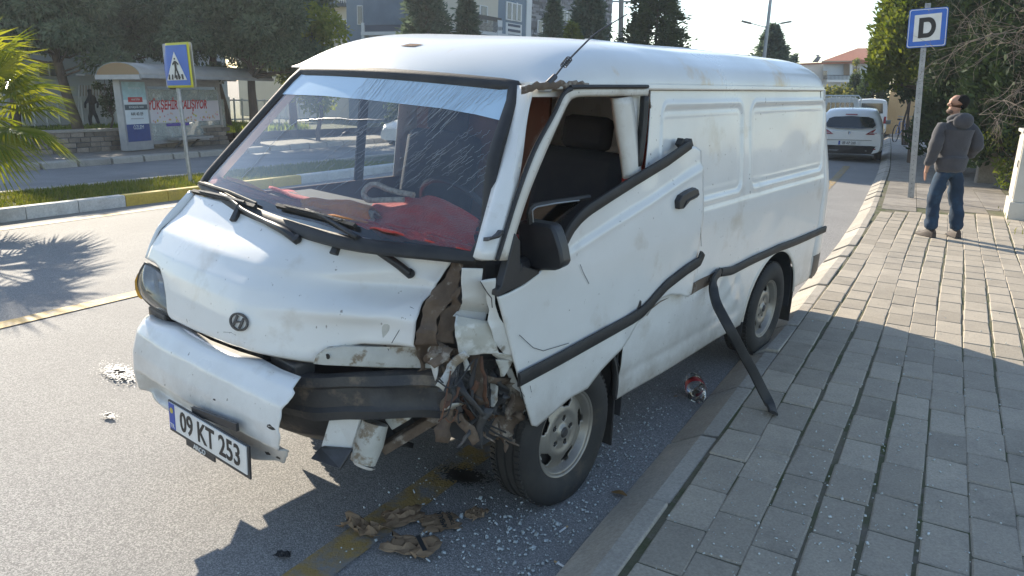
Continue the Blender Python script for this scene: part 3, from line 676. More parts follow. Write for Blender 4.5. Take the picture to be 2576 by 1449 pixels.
MB().grid([[(x - .02, -side_y(x, z) + .004, z) for z in np.linspace(1.2, 1.74, 6)] for x in (-.20, -.26)]).build('door_pillar', 'black_rubber', van, solid=.01)

# --- roof
def xfr(y): return .235 + .085 * (1 - (y / .70) ** 2)
def roofz(x, y):
    r = min(1, abs(y) / .764); g = math.sqrt(max(0, 1 - r ** 5)); d = xfr(y) - x; e = 1 - math.exp(-max(0, d) / .19); d2 = x + 3.44; e2 = 1 - math.exp(-max(0, d2) / .11)
    z = 1.803 + .195 * g * e * e2
    z += .006 * math.exp(-((abs(y) - .30) / .03) ** 2) * sst(-.5, -.9, x) * 0
    z += .004 * vnoise(x * 1.6, y * 2.2, 5.) * g * e - .006 * sst(.800, .812, r) * sst(-.55, -.8, x) * (1 - sst(.90, .96, r))
    return z
us = np.r_[np.linspace(0, .45, 34), np.linspace(.5, 3.3, 70), np.linspace(3.32, 3.68, 22)]
vs_ = np.sin(np.linspace(-math.pi / 2, math.pi / 2, 61)) * .764
Gf = []
for u in us:
    row = []
    for y in vs_:
        a = xfr(y); e_ = -3.44 + .20 * (abs(y) / .764) ** 6; x = a - u * (a - e_) / 3.68; q_ = max(0, (-3.08 - x) / .36); row.append((x, y * (1 - .13 * q_ * q_), roofz(x + .20 * (abs(y) / .764) ** 6 * -1 * (u / 3.68) ** 4, y)))
    Gf.append(row)
roof = MB().grid(Gf).build('roof', 'van_roof', van, solid=.006, smooth=60, off=-1)
for y in (.30, -.02, -.34): sweep([(x, y, roofz(x, y) - .004) for x in np.linspace(-.75, -3.1, 24)], halfround(.05, .012), (0, 0, 1)).build('roof_rib', 'van_roof', roof, smooth=60)
for s_ in (1, -1):
    sweep([(x, s_ * (side_y(x, 1.8) + .004), 1.800) for x in np.linspace(.36 if s_ > 0 else .12, -3.10, 40)], [(-.012, -.004), (-.012, .016), (.004, .018), (.012, .012), (.012, -.004)], (0, s_, 0)).build('rain_gutter', 'van_paint', van, smooth=40)
pts = [onside(q1(*p), .018) for p in [(505, 92), (620, 86), (760, 74), (900, 74), (1030, 80)]]
sweep(resample(pts, 30) + np.array([[0, 0, .010 * vnoise(i * .7, 2.)] for i in range(30)]), halfround(.026, .006), (0, 1, 0)).build('rust_patch', 'rust', van, smooth=40)
sweep([(x, side_y(x, 1.79) + .013, 1.789) for x in np.linspace(.30, -3.08, 30)], [(-.003, 0), (-.003, .004), (.003, .004), (.003, 0)], (0, 1, 0)).build('gutter_seam', 'rust', van)
for pts_ in ([(1262, 305), (1264, 388), (1300, 388)],): MB().tube([onside(q2(*p), .004) for p in pts_], .0025, 5).build('panel_seam', 'black_rubber', van)
for a, b, w in (((1150, 76), (1500, 82), .012), ((1505, 130), (1520, 250), .012), ((1800, 95), (1910, 97), .008)):
    A_, B_ = onside(q1(*a), .014), onside(q1(*b), .014); sweep(resample([A_, B_], 14) + np.array([[0, 0, .004 * vnoise(i * .9, 7.)] for i in range(14)]), halfround(w, .004), (0, 1, 0)).build('rust_patch', 'rust', van)
# flaked roof paint with bare primer
for (px, l, w) in ((q5(1205, 248), .085, .03),):
    P = onsurf(px[0], px[1], lambda P: P[2] - roofz(P[0], max(-.75, min(.75, P[1]))), lo=2, hi=5)
    if P is not None: MB().grid([[(P[0] - i * w / 3, P[1] + (j - .5) * l + i * .01, roofz(P[0] - i * w / 3, P[1] + (j - .5) * l) + .003) for j in (0, .5, 1)] for i in range(4)]).build('paint_flake', 'rust_red', roof)

# --- nose panel
def interp_edge(px, out=0.): return np.array([onfront(p, out) for p in px])
topP = interp_edge([q4(745, 335), q4(900, 375), q4(1210, 440), q4(1600, 545), q4(1950, 650), q4(2300, 735), q4(2576, 805), q6(1300, 40), q6(1540, 100)])
ty, tz = topP[:, 1], topP[:, 2]
def ztop(y): return float(np.interp(y, ty, tz))
lowY = [-.80, -.72, -.66, -.60, -.56, -.535, -.52, -.3, 0, .22, .285, .30, .315, .34, .40, .5, .64]; lowZ = [.957, .957, .945, .90, .845, .79, .772, .778, .792, .768, .765, .778, .808, .832, .848, .853, .862]
def zbot(y): return float(np.interp(y, lowY, lowZ))
leftP = np.array([onfront(p) for p in [q6(1540, 100), q6(1470, 200), q6(1330, 430), q6(1180, 610), q6(1130, 760), q6(1080, 1000), q6(1060, 1160)]])
ly_, lz_ = leftP[::-1, 1], leftP[::-1, 2]
def yleft(z): return float(np.interp(z, lz_, ly_))
G = []; ny, nz = 110, 56
for i in range(ny + 1):
    row = []
    for k in range(nz + 1):
        f = i / ny; y0 = -.80 + f * (yleft(1.0) + .80); a, b_ = zbot(y0), ztop(y0); z = a + (b_ - a) * k / nz
        ymax = yleft(z); y = -.80 + f * (ymax + .80); x = Xnose(y, z)
        e = min(1, k / 3); x -= .012 * (1 - e) ** 2                     # rolled lower lip
        row.append((x, y, z))
    G.append(row)
nose = MB().grid(G).build('bonnet', 'van_paint', van, solid=.003, smooth=60, off=-1)
# paint scuffs on the crushed corner
for k_, (px, sc, mt) in enumerate(((q6(710, 960), .030, 'torn_grey'), (q6(930, 690), .022, 'torn_grey'), (q6(1030, 660), .018, 'torn_white'))):
    P = onfront(px); rr = random.Random(k_ + 3); out = []
    for a in range(9):
        th = a * 2 * math.pi / 9; r = sc * (.6 + .5 * rr.random()); y, z = P[1] + math.cos(th) * r * .55 + math.sin(th) * r * .3, P[2] + math.sin(th) * r * 1.1; out.append((Xnose(y, z) + .0035, y, z))
    MB().add(out, [tuple(range(9))]).build('paint_chip', mt, nose)
# crack lines in the dented paint
for pts_ in ([q6(720, 650), q6(840, 690), q6(960, 650), q6(1080, 700)], [q6(880, 700), q6(930, 820)], [q6(780, 1130), q6(880, 960)], [q4(960, 1415), q4(1020, 1418), q4(1060, 1440)]):
    Q = [onfront(p, .0025) for p in pts_]; MB().tube(Q, .0014, 4).build('paint_crack', 'grime', nose)
# right-hand wing strip outside the shut line
gap = [q4(735, 335), q4(690, 400), q4(640, 468), q4(550, 545), q4(470, 612), q4(430, 690), q4(400, 752), q4(372, 848)]
outp = [q4(690, 300), q4(620, 375), q4(560, 440), q4(490, 520), q4(440, 580), q4(400, 670), q4(375, 745), q4(345, 820)]
A_ = [ony(*p, -.805) for p in gap]; B_ = [ony(*p, -.842) for p in outp]; C_ = [(p[0] - .10, -.848, p[2] - .01) for p in B_]
A2 = resample(A_, 20); B2 = resample(B_, 20); C2 = resample(C_, 20)
MB().grid([[A2[i], .5 * A2[i] + .5 * B2[i] + [.008, -.003, .004], B2[i], C2[i]] for i in range(20)]).build('wing', 'van_paint', van, solid=.003, smooth=70)
MB().tube(A2 + np.array([0, .004, .001]), .006, 6).build('shut_line', 'black_rubber', van)

# --- emblem
eP = onfront(q4(1087, 1335), .004); dz_ = .03; nrm = Vector((1, -(Xnose(eP[1] + dz_, eP[2]) - Xnose(eP[1] - dz_, eP[2])) / (2 * dz_), -(Xnose(eP[1], eP[2] + dz_) - Xnose(eP[1], eP[2] - dz_)) / (2 * dz_))).normalized()
ex = Vector((0, 1, 0)); ex = (ex - nrm * ex.dot(nrm)).normalized(); ez = nrm.cross(ex)
emb = empty('emblem', eP, parent=van); emb.rotation_mode = 'MATRIX' if False else 'XYZ'; emb.rotation_euler = Matrix((ex, ez, nrm)).transposed().to_euler()
ring = [(.043 * math.cos(a), .030 * math.sin(a), .004) for a in np.linspace(0, 2 * math.pi, 41)[:-1]]
sweep(ring, [(-.004, -.003), (-.004, .003), (.004, .003), (.004, -.003)], (0, 0, 1), closed=True).build('ring', 'dark_steel', emb, smooth=40)
hb = MB(); hz = .004
hb.prism([(-.027, -.017, hz), (-.018, -.021, hz), (-.004, .022, hz), (-.015, .024, hz)], (0, 0, .005)); hb.prism([(.015, -.024, hz), (.004, -.022, hz), (.018, .021, hz), (.027, .017, hz)], (0, 0, .005)); hb.prism([(-.012, -.006, hz), (.012, .000, hz), (.012, .007, hz), (-.012, .001, hz)], (0, 0, .005))
hb.build('slanted_letter', 'dark_steel', emb, bevel=.001)

# --- windscreen
tl, tr, br, bl = w1(765, 88), w1(2078, 185), w1(1838, 1208), w1(165, 765)
cor = {n: onwind(p) for n, p in dict(tl=tl, tr=tr, br=br, bl=bl).items()}
def wpt(u, v):      # u across 0..1 from the right-hand (picture left) edge, v down 0..1
    y0 = cor['tl'][1] + (cor['bl'][1] - cor['tl'][1]) * v; y1 = cor['tr'][1] + (cor['br'][1] - cor['tr'][1]) * v
    z0 = cor['tl'][2] + (cor['bl'][2] - cor['tl'][2]) * v; z1 = cor['tr'][2] + (cor['br'][2] - cor['tr'][2]) * v
    y = y0 + (y1 - y0) * u; z = z0 + (z1 - z0) * u + (.018 - .055 * v) * 4 * u * (1 - u) * .6; return (Xwind(y, z), y, z)
ws = MB().grid([[wpt(i / 40, j / 24) for i in range(41)] for j in range(25)]).build('windscreen', 'windshield', van, smooth=80)
per = [wpt(i / 24, -.015) for i in range(25)] + [wpt(1.012, j / 14) for j in range(1, 14)] + [wpt(1 - i / 24, 1.02) for i in range(25)] + [wpt(-.012, 1 - j / 14) for j in range(1, 14)]
sweep(per, [(-.026, -.012), (-.026, .006), (-.012, .014), (.012, .014), (.026, .004), (.026, -.012)], [(.75, 0, .65)] * len(per), closed=True).build('screen_seal', 'black_rubber', van, smooth=50)
fb = [onwind(w1(*p), .003) for p in [(640, 222), (900, 232), (1160, 255), (1640, 310), (1850, 348), (2032, 392)]]; ft = [onwind(w1(*p), .003) for p in [(752, 90), (900, 98), (1160, 112), (1640, 148), (1850, 165), (2076, 190)]]
fb, ft = resample(fb, 40), resample(ft, 40)
MB().grid([[(Xwind(y, z) + .003, y, z) for y, z in [(ft[i][1] * (1 - f) + fb[i][1] * f, ft[i][2] * (1 - f) + fb[i][2] * f) for f in np.linspace(0, 1, 7)]] for i in range(40)]).build('sun_strip', 'sun_film', ws, smooth=80)
# crack fans
ck = MB(); rr = random.Random(5)
def crackline(p, q, w):
    n = 8; pts_ = []
    for i in range(n):
        f = i / (n - 1); u = p[0] + (q[0] - p[0]) * f + rr.uniform(-2, 2); v = p[1] + (q[1] - p[1]) * f + rr.uniform(-2, 2); P = onwind((u, v), .006)
        if P is None: return
        pts_.append(P)
    ck.tube(pts_, w, 3, cap=False)
for k in range(120):
    x0 = 1180 + k * 7.5 + rr.uniform(-5, 5); y0 = 108 + (x0 - 1180) * .083 + rr.uniform(0, 8); L_ = rr.uniform(100, 460) * (1 if k < 100 else .5)
    ang = math.radians(127 + (k / 120) * 10 + rr.uniform(-2, 2)); a = w1(x0, y0); b_ = w1(x0 + math.cos(ang) * L_, y0 + math.sin(ang) * L_); crackline(a, b_, rr.choice((.0003, .0004, .0006)))
for k in range(150):
    x0, y0 = rr.uniform(950, 1950), rr.uniform(380, 760); L_ = rr.uniform(30, 160); ang = math.radians(145 + rr.uniform(-10, 6)); crackline(w1(x0, y0), w1(x0 + math.cos(ang) * L_, y0 + math.sin(ang) * L_), rr.choice((.0003, .0005)))
for pts_ in ([(395, 745), (520, 600), (640, 470), (740, 385), (900, 372), (1290, 378)],):
    for a, b_ in zip(pts_[:-1], pts_[1:]): crackline(w1(*a), w1(*b_), .0012)
o = ck.build('crack_lines', 'crack', ws, kind='stuff')

# --- wipers, washer jets
def wiper(arm, blade, fold):
    r = empty('wiper', parent=van); P = [onfront(p, .035 + .0 * i) for i, p in enumerate(arm)]; P[0] = onfront(arm[0], .012)
    MB().tube(resample(P, 20), np.r_[np.linspace(.017, .015, 6), np.linspace(.012, .006, 14)], 8).build('arm', 'black_plastic', r, smooth=50)
    MB().lathe([(0, .0), (.016, .002), (.019, .01), (.016, .024), (0, .026)], 14, c=(0, 0, 0), mat=Matrix.Rotation(math.radians(40), 3, 'Y')).build('pivot_cap', 'black_rubber', r, smooth=50).location = Vector(onfront(arm[0], .004))
    B = resample([onfront(p, .028) for p in blade], 16); sweep(B, [(-.009, -.012), (-.007, .006), (.007, .006), (.009, -.012)], (.7, 0, .7)).build('blade', 'black_rubber', r)
    sweep(B[2:14] + np.array([.006, 0, .008]), [(-.004, -.003), (-.004, .004), (.004, .004), (.004, -.003)], (.7, 0, .7)).build('blade_holder', 'dark_steel', r)
wiper([q4(1550, 700), q4(1430, 612), q4(1180, 490), q4(1110, 450), q4(1000, 355), q4(935, 325)], [q4(722, 303), q4(950, 350), q4(1210, 425)], 0)
wiper([q4(2440, 970), q4(2330, 880), q4(2100, 725), q4(1990, 655), q4(1750, 505), q4(1610, 450)], [q4(1380, 415), q4(1700, 490), q4(1995, 575)], 0)
B = resample([onwind(p, .02) for p in [q4(770, 240), q4(1000, 310), q4(1215, 405)]], 12); MB().tube(B, .008, 6).build('loose_seal', 'black_rubber', van)
for px in (q4(1045, 545), q4(1835, 805)):
    P = onfront(px, .0); b = MB(); b.prism([(P[0] - .035, P[1] - .004, P[2] + .066), (P[0] + .002, P[1] - .016, P[2] - .006), (P[0] - .004, P[1] + .018, P[2] - .004), (P[0] - .036, P[1] + .010, P[2] + .05)], (.014, 0, .012)); b.build('washer_jet', 'black_plastic', van, bevel=.004)

# --- A-pillars
def strip(name, pf, pb, yf, yb, mat, n=24, thick=.03, parent=van, bulge=.012, fn=q1):
    A_ = spline([ony(*fn(*p), y) for p, y in zip(pf, yf)], n); B_ = spline([ony(*fn(*p), y) for p, y in zip(pb, yb)], n)
    return MB().grid([[A_[i], A_[i] * .7 + B_[i] * .3 + [bulge, bulge, 0], A_[i] * .3 + B_[i] * .7 + [bulge, bulge, 0], B_[i]] for i in range(n)]).build(name, mat, parent, solid=thick, smooth=60, off=-1)
strip('a_pillar', [(500, 95), (440, 420), (330, 850), (150, 1448)], [(605, 110), (520, 450), (420, 900), (285, 1440)], [.66, .70, .75, .80], [.735, .76, .795, .83], 'van_paint')
strip('pillar_hinge', [(245, 1270), (240, 1300)], [(320, 1210), (325, 1235)], [.83, .83], [.85, .85], 'dark_steel', n=4, thick=.02)
q5l = lambda x, y: q5(x, y)
Pl = [np.array(wpt(-.03, v)) for v in np.linspace(-.03, 1.02, 16)]; MB().grid([[p, p + np.array([-.05, -.035, .01]), p + np.array([-.13, -.045, .01])] for p in Pl]).build('a_pillar', 'van_paint', van, solid=.02, smooth=60)
# header inside the top of the door opening, roof lining
MB().grid([[(x, .70, 1.80), (x, .745, 1.79), (x, .75, 1.76)] for x in np.linspace(.30, -.6, 8)]).build('door_header', 'van_dirty', van, solid=.02)
MB().box((-1.55, 0, 1.785), (3.4, 1.42, .012)).build('roof_lining', 'dark_inside', van)

# --- left door: skin, sprung out of its opening
def dooroff(x): return .028 + .030 * sst(.2, -1.1, x)
def ondoor(p, out=0.):
    z, x = 1.0, 0.
    for _ in range(10): P = ony(p[0], p[1], ys(z) + dooroff(x) + out); x, z = P[0], P[2]
    return P
topd = [q3(122, 292), q3(200, 262), q3(330, 195), q3(450, 112), q1(830, 1370), q1(900, 1205), q1(1005, 1085), q1(1200, 955), q1(1400, 835), q1(1650, 688), q1(1862, 556), q1(1900, 556), q1(1940, 590)]
lowd = [q3(395, 1305), q3(430, 1313), q3(540, 1215), q3(700, 1080), q3(820, 1010), q3(920, 880), q3(1050, 742), q3(1185, 612), q3(1240, 480), q3(1290, 428), q3(1340, 348), q3(1400, 300), q3(1480, 269), q3(1560, 273), q3(1612, 293), q3(1642, 262)]
Td, Ld = resample(topd, 90), resample(lowd, 90)
# pair points so that the grid columns stay upright: split both edges at the belt kick and the arch end
def pieces(P, idx, ns): return np.vstack([resample(P[a:b + 1], n)[:-1] if k < len(ns) - 1 else resample(P[a:b + 1], n) for k, ((a, b), n) in enumerate(zip(idx, ns))])
Td = pieces(topd, [(0, 4), (4, 7), (7, 12)], [30, 24, 50]); Ld = pieces(lowd, [(0, 4), (4, 8), (8, 15)], [30, 24, 50])
ridge = (np.array(ondoor(q1(840, 1448)))[[0, 2]], np.array(ondoor(q1(1950, 722)))[[0, 2]])
rd = (ridge[1] - ridge[0]) / np.linalg.norm(ridge[1] - ridge[0]); rn = np.array([-rd[1], rd[0]]); rn = rn if rn[1] > 0 else -rn
G = []
for i in range(len(Td)):
    row = []
    for k in range(61):
        f = k / 60; p = Td[i] * (1 - f) + Ld[i] * f; fr_ = i / (len(Td) - 1)
        p = p + np.array([12 * math.sin(math.pi * f) * sst(.8, 1, fr_), 0]); P = ondoor(p)
        q = np.array([P[0], P[2]]) - ridge[0]; d = q @ rn; on = sst(-.06, .15, q @ rd)
        off = (-.010 * sst(.0, .03, d) + .004 * math.exp(-(d / .012) ** 2)) * on
        off += .012 * vnoise(P[0] * 2.2, P[2] * 2.6, 1.) * .6 + .004 * vnoise(P[0] * 6, P[2] * 6, 3.)
        off -= .020 * math.exp(-((P[0] - .12) / .10) ** 2 - ((P[2] - .62) / .10) ** 2) * .6
        off -= .018 * math.exp(-((P[0] + .42) / .07) ** 2 - ((P[2] - .68) / .16) ** 2)
        P = P + np.array([0, off, 0]); row.append(P)
    G.append(row)
door = MB().grid(G).build('door', 'van_paint', van, solid=.008, smooth=55, off=-1, label='battered front door sprung away from its opening')
# window frame of the door
fo = [(400, 1448), (335, 1448)]
strip('window_frame', [(325, 1448), (480, 950), (620, 585), (770, 300), (842, 150), (880, 112), (960, 92), (1200, 90), (1512, 92)], [(400, 1448), (555, 960), (700, 600), (830, 310), (880, 212), (915, 176), (990, 160), (1200, 156), (1500, 156)], [.865, .835, .815, .80, .79, .79, .79, .79, .79], [.865, .835, .815, .80, .79, .79, .79, .79, .79], 'van_dirty', n=60, thick=.03, parent=door, bulge=.004)
MB().tube(spline([ony(*q1(*p), y) for p, y in zip([(315, 1448), (470, 950), (610, 580), (760, 300), (835, 145), (900, 98), (960, 84), (1500, 82)], [.87, .84, .82, .805, .795, .795, .795, .795])], 40), .009, 6).build('frame_seal', 'black_rubber', door)
bl_ = [(800, 1375), (840, 1290), (890, 1195), (960, 1110), (1030, 1050), (1200, 940), (1400, 815), (1650, 665), (1830, 535)]
sweep(resample([ondoor(q1(*p), .006) for p in bl_], 40), [(-.024, 0), (-.024, .010), (-.018, .014), (.018, .014), (.024, .010), (.024, 0)], (0, 1, 0)).build('belt_moulding', 'black_rubber', door, smooth=50)
MB().prism([ondoor(q1(*p), .004) for p in ((1760, 540), (1782, 490), (1800, 512), (1848, 492), (1862, 548), (1800, 590))], (0, -.03, 0)).build('belt_end', 'black_rubber', door)
MB().tube(resample([ony(*q1(*p), .80) for p in [(572, 1160), (560, 1060), (600, 1018), (780, 988), (1040, 950)]], 24), .010, 6).build('vent_window_seal', 'black_rubber', door)
MB().tube(resample([ony(*q1(*p), .812) for p in [(600, 1150), (592, 1060), (620, 1030), (780, 1000), (960, 978)]], 24), .003, 5).build('vent_window_edge', 'galv', door)
MB().prism([ony(*q1(*p), .80) for p in [(575, 1150), (565, 1060), (600, 1025), (1000, 962), (880, 1080), (800, 1160)]], (0, -.004, 0)).build('vent_glass', 'side_glass', door)
hd = MB().prism([ondoor(q1(*p), .024) for p in [(1752, 1050), (1750, 985), (1775, 940), (1830, 905), (1885, 880), (1905, 892), (1914, 935), (1895, 958), (1840, 985), (1790, 1045)]], (0, -.03, 0)).build('door_handle', 'black_plastic', door, bevel=.006)
MB().tube([ondoor(q1(*p), .026) for p in [(1790, 1030), (1810, 985), (1905, 930)]], .003, 5).build('handle_pull', 'black_rubber', hd)
P = ondoor(q1(1902, 1062)); MB().lathe([(0, .004), (.010, .004), (.014, .001), (.014, -.01)], 14, axis='y', c=P).build('door_lock', 'chrome', door, smooth=40)
dt = [q3(275, 945), q3(600, 775), q3(1000, 555), q3(1180, 455), q3(1255, 405), q3(1310, 345), q3(1370, 275), q3(1450, 190), q3(1600, 75), q3(1700, 10), q1(1925, 1392)]
sweep(resample([ondoor(p, .010) for p in dt], 60), [(-.027, 0), (-.027, .009), (-.020, .014), (.020, .014), (.027, .009), (.027, 0)], (0, 1, 0)).build('door_moulding', 'black_rubber', door, smooth=50)
for pts_ in ([q3(770, 35), q3(790, 90), q3(838, 185)], [q3(290, 590), q3(400, 690), q3(480, 715), q3(680, 655)], [q3(300, 1030), q3(330, 1075)], [q3(375, 990), q3(385, 1040)], [q1(1925, 1060), q1(1918, 1200), q1(1922, 1340)]):
    MB().tube([ondoor(p, .0045) for p in pts_], .0013, 4).build('paint_crack', 'grime', door)
MB().prism([ondoor(p, .006) for p in (q3(1222, 400), q3(1245, 318), q3(1252, 325), q3(1248, 385), q3(1232, 408))], (0, -.004, 0)).build('tear', 'grime', door)
# sail panel and mirror
MB().prism([ondoor(p, .012) for p in (q1(458, 1235), q3(150, 205), q3(122, 240), q3(120, 290), q3(210, 245), q3(335, 190), q3(448, 108), q3(445, 85), q3(300, 40), q1(500, 1300))], (0, -.03, 0)).build('sail_panel', 'black_plastic', door, bevel=.004)
mir = empty('mirror', parent=door)
mo = [q1(468, 1165), q1(485, 1145), q1(520, 1138), q1(720, 1172), q1(752, 1190), q1(775, 1240), q1(815, 1370), q3(634, 35), q3(610, 72), q3(560, 86), q3(430, 84), q3(340, 62), q3(295, 22), q1(482, 1350)]
MB().prism([onx(*p, .335) for p in mo], (-.075, -.01, 0)).build('mirror_housing', 'black_plastic', mir, bevel=.012, smooth=40)
MB().prism([onx(*p, .25) + np.array([0, -.005, 0]) for p in (q1(500, 1175), q1(715, 1195), q1(790, 1400), q3(570, 70), q1(510, 1400))], (-.012, 0, 0)).build('mirror_glass', 'chrome', mir)
MB().tube([ondoor(q3(250, 60), -.01), onx(*q3(330, 30), .30)], [.03, .035], 10).build('mirror_arm', 'black_plastic', mir)

# --- lower body parts visible under the door
MB().grid([[onside(q3(*p), .004 if k else .010) for k, p in enumerate(((a, b_), (a + 4, b_ + 26)))] for a, b_ in ((1292, 428), (1330, 372), (1400, 322), (1480, 290), (1560, 285), (1600, 296))]).build('bare_strip', 'rust', van)
trk = [onside(q3(*p), .004) for p in [(1640, 232), (1700, 196), (1780, 155), (1850, 118)]]; sweep(resample(trk, 10), [(-.03, 0), (-.03, .004), (.03, .004), (.03, 0)], (0, 1, 0)).build('moulding_track', 'rust', van)
P = onside(q3(1828, 118), .012); MB().lathe([(0, .012), (.008, .010), (.010, 0)], 10, axis='y', c=P).build('track_screw', 'galv', van, smooth=40)
bt = [q3(1870, 95), (1840, 682), (1890, 657), (1925, 640), (1960, 622), (2000, 606), (2040, 590), (2074, 577)]
pth = [onside(p, .012) for p in bt]; pth = resample(pth, 40); pth[:, 2] += .006 * np.sin(np.linspace(0, 7, 40)); sweep(pth, [(-.025, 0), (-.025, .010), (-.018, .015), (.018, .015), (.025, .010), (.025, 0)], (0, 1, 0)).build('side_moulding', 'black_rubber', van, smooth=50)
# the torn moulding hanging down to the paving
hang = [(1870, 95), (1840, 130), (1822, 185), (1825, 260), (1850, 350), (1900, 450), (1960, 560), (2050, 730), (2130, 870), (2200, 1010), (2260, 1125), (2292, 1205)]
end = VR.T @ (gnd(*q3(2290, 1215), .125) - VT); yy = np.interp(np.linspace(0, 1, len(hang)), [0, .25, 1], [.862, .90, end[1]])
hp = [ony(*q3(*p), y) for p, y in zip(hang, yy)]; hp = spline(hp, 50)
ups = [tuple(Vector((0, 1, 0)).lerp(Vector((.75, .6, .25)), sst(.05, .3, i / 49))) for i in range(50)]
sweep(hp, [(-.028, -.006), (-.024, .006), (0, .011), (.024, .006), (.028, -.006), (0, -.009)], ups).build('hanging_moulding', 'black_rubber', van, smooth=50, label='loose rubber side strip dangling onto the paving')

# --- front bumper
def Xb(y, z):
    x = float(np.interp(z, [.28, .34, .42, .50, .60, .68, .735, .77], [1.05, 1.10, 1.145, 1.16, 1.155, 1.13, 1.085, 1.045])) - .03 * (y / .8) ** 2 - .25 * max(0, (abs(y) - .68) / .2) ** 2
    slot = sst(-.70, -.60, y) * sst(.40, .50, z) * sst(.53, .50, z); x -= .055 * sst(-.70, -.62, y) * sst(.395, .425, z) * sst(.525, .495, z)
    return x + .004 * vnoise(y * 4, z * 6, 3.)
def tr_b(px, dx):
    out = []
    for p in px:
        P = onsurf(*c4(*p), lambda P: P[0] - Xb(max(-.9, min(.5, P[1])), max(.28, min(.77, P[2]))) - dx, lo=1.5, hi=4.8); out.append(P if P is not None and P[1] > -.845 else ony(*c4(*p), -.845))
    return np.array(out)
_t = tr_b([(105, 425), (135, 485), (200, 553), (300, 572), (450, 660), (600, 720), (715, 757), (735, 768), (820, 815), (925, 856)], 0.); _e = tr_b([(925, 856), (936, 915), (905, 975), (872, 1010), (860, 1100), (862, 1190), (885, 1283)], 0.); _l = tr_b([(60, 790), (150, 900), (270, 1000), (480, 1130), (660, 1225), (740, 1275), (885, 1285)], 0.)
zt = lambda y: float(np.interp(y, _t[:, 1], _t[:, 2])); zb = lambda y: float(np.interp(y, _l[:, 1], _l[:, 2])); _eo = np.argsort(_e[:, 2]); yend = lambda z: float(np.interp(z, _e[_eo, 2], _e[_eo, 1]))
YE = float(_e[0, 1])
G = []
for i in range(91):
    f = i / 90; row = []
    for k in range(41):
        y0 = -.85 + f * (YE + .85); a, b_ = min(.42, zb(y0)), zt(y0); z = a + (b_ - a) * k / 40; y = -.85 + f * (yend(z) + .85) + (.006 * vnoise(k * .6, 3.) if i == 90 else 0); x = Xb(y, z)
        if k > 38: x -= .02 * (k - 38)
        row.append((x, y, z))
    G.append(row)
Wp = []
for x in np.linspace(.62, G[0][20][0] - .02, 10): Wp.append([(min(x, G[0][k][0]), -.862 + .0 * k, G[0][k][2]) for k in range(41)])
bump = MB().grid(Wp[:-1] + G).build('front_bumper', 'van_paint', van, solid=.004, smooth=60, off=-1, label='bumper hanging loose with its left end broken off')
for c, s_ in ((c4(520, 955), .012), (c4(815, 1100), .03), (c4(800, 1235), .03), (c4(850, 1255), .02)):
    P = onsurf(c[0], c[1], lambda P: P[0] - Xb(max(-.85, min(.3, P[1])), max(.3, min(.77, P[2]))) - .004, lo=1.5, hi=4.5); rr = random.Random(int(c[0])); out = []
    for a in range(9): th = a * 2 * math.pi / 9; r = s_ * (.35 + .7 * rr.random()); y, z = P[1] + math.cos(th) * r, P[2] + math.sin(th) * r * .45; out.append((Xb(y, z) + .0045, y, z))
    MB().add(out, [tuple(range(9))]).build('paint_chip', 'plate_black', bump)
MB().box((1.0, -.36, .45), (.10, .85, .14)).build('bumper_core', 'grime', van)
b_ = MB().grid([[(.97 - .25 * sst(.0, .5, y) - dx_, y, z) for dx_, z in ((0, .60), (.02, .50), (.06, .40), (.16, .33))] for y in np.linspace(-.80, .44, 26)]); b_.build('cavity_shade', 'grime', van, solid=.02, smooth=40)  # dark sheet added as the shade of the cavity behind the bumper
MB().box((.62, -.15, .47), (.34, 1.1, .22)).build('radiator', 'dark_inside', van)
# number plate
pc = [onx(*c4(*p), 1.212) for p in ((275, 977), (322, 1108), (697, 1345), (657, 1200))]
pcen = sum(pc) / 4; px_ = Vector((pc[3] + pc[2] - pc[0] - pc[1])).normalized(); pz_ = Vector((pc[0] + pc[3] - pc[1] - pc[2])); pz_ = (pz_ - px_ * pz_.dot(px_)).normalized(); pn_ = px_.cross(pz_)
pl = empty('number_plate', pcen, parent=van); pl.rotation_euler = Matrix((px_, pz_, pn_)).transposed().to_euler()
MB().box((0, 0, -.006), (.545, .135, .008)).build('plate_holder', 'black_plastic', pl, bevel=.003); MB().box((-.06, -.072, -.007), (.20, .04, .006)).build('holder_tab', 'black_plastic', pl, bevel=.002)
MB().box((0, .006, 0), (.52, .112, .004)).build('plate', 'plate_white', pl)
MB().box((-.239, .006, .0025), (.041, .11, .002)).build('country_strip', 'plate_blue', pl)
pm('plate_yellow', (.6, .5, .1), .5); MB().lathe([(0, .0045), (.012, .0045), (.012, .003)], 12, c=(-.239, .032, 0)).build('plate_seal', 'plate_yellow', pl)
I3 = Matrix.Identity(3)
text('09 KT 253', 'plate_number', 'plate_black', pl, .118, (.022, .004, .003), I3, depth=.0008, sx=.80, offset=.002); text('TR', 'country_code', 'plate_white', pl, .026, (-.239, -.034, .004), I3)
text('ARÇO', 'holder_lettering', 'plate_white', pl, .030, (-.06, -.074, -.002), I3, depth=.0015)
MB().box((.03, .085, -.02), (.30, .03, .012), Matrix.Rotation(.12, 3, 'Z')).build('plate_bracket', 'black_plastic', pl)

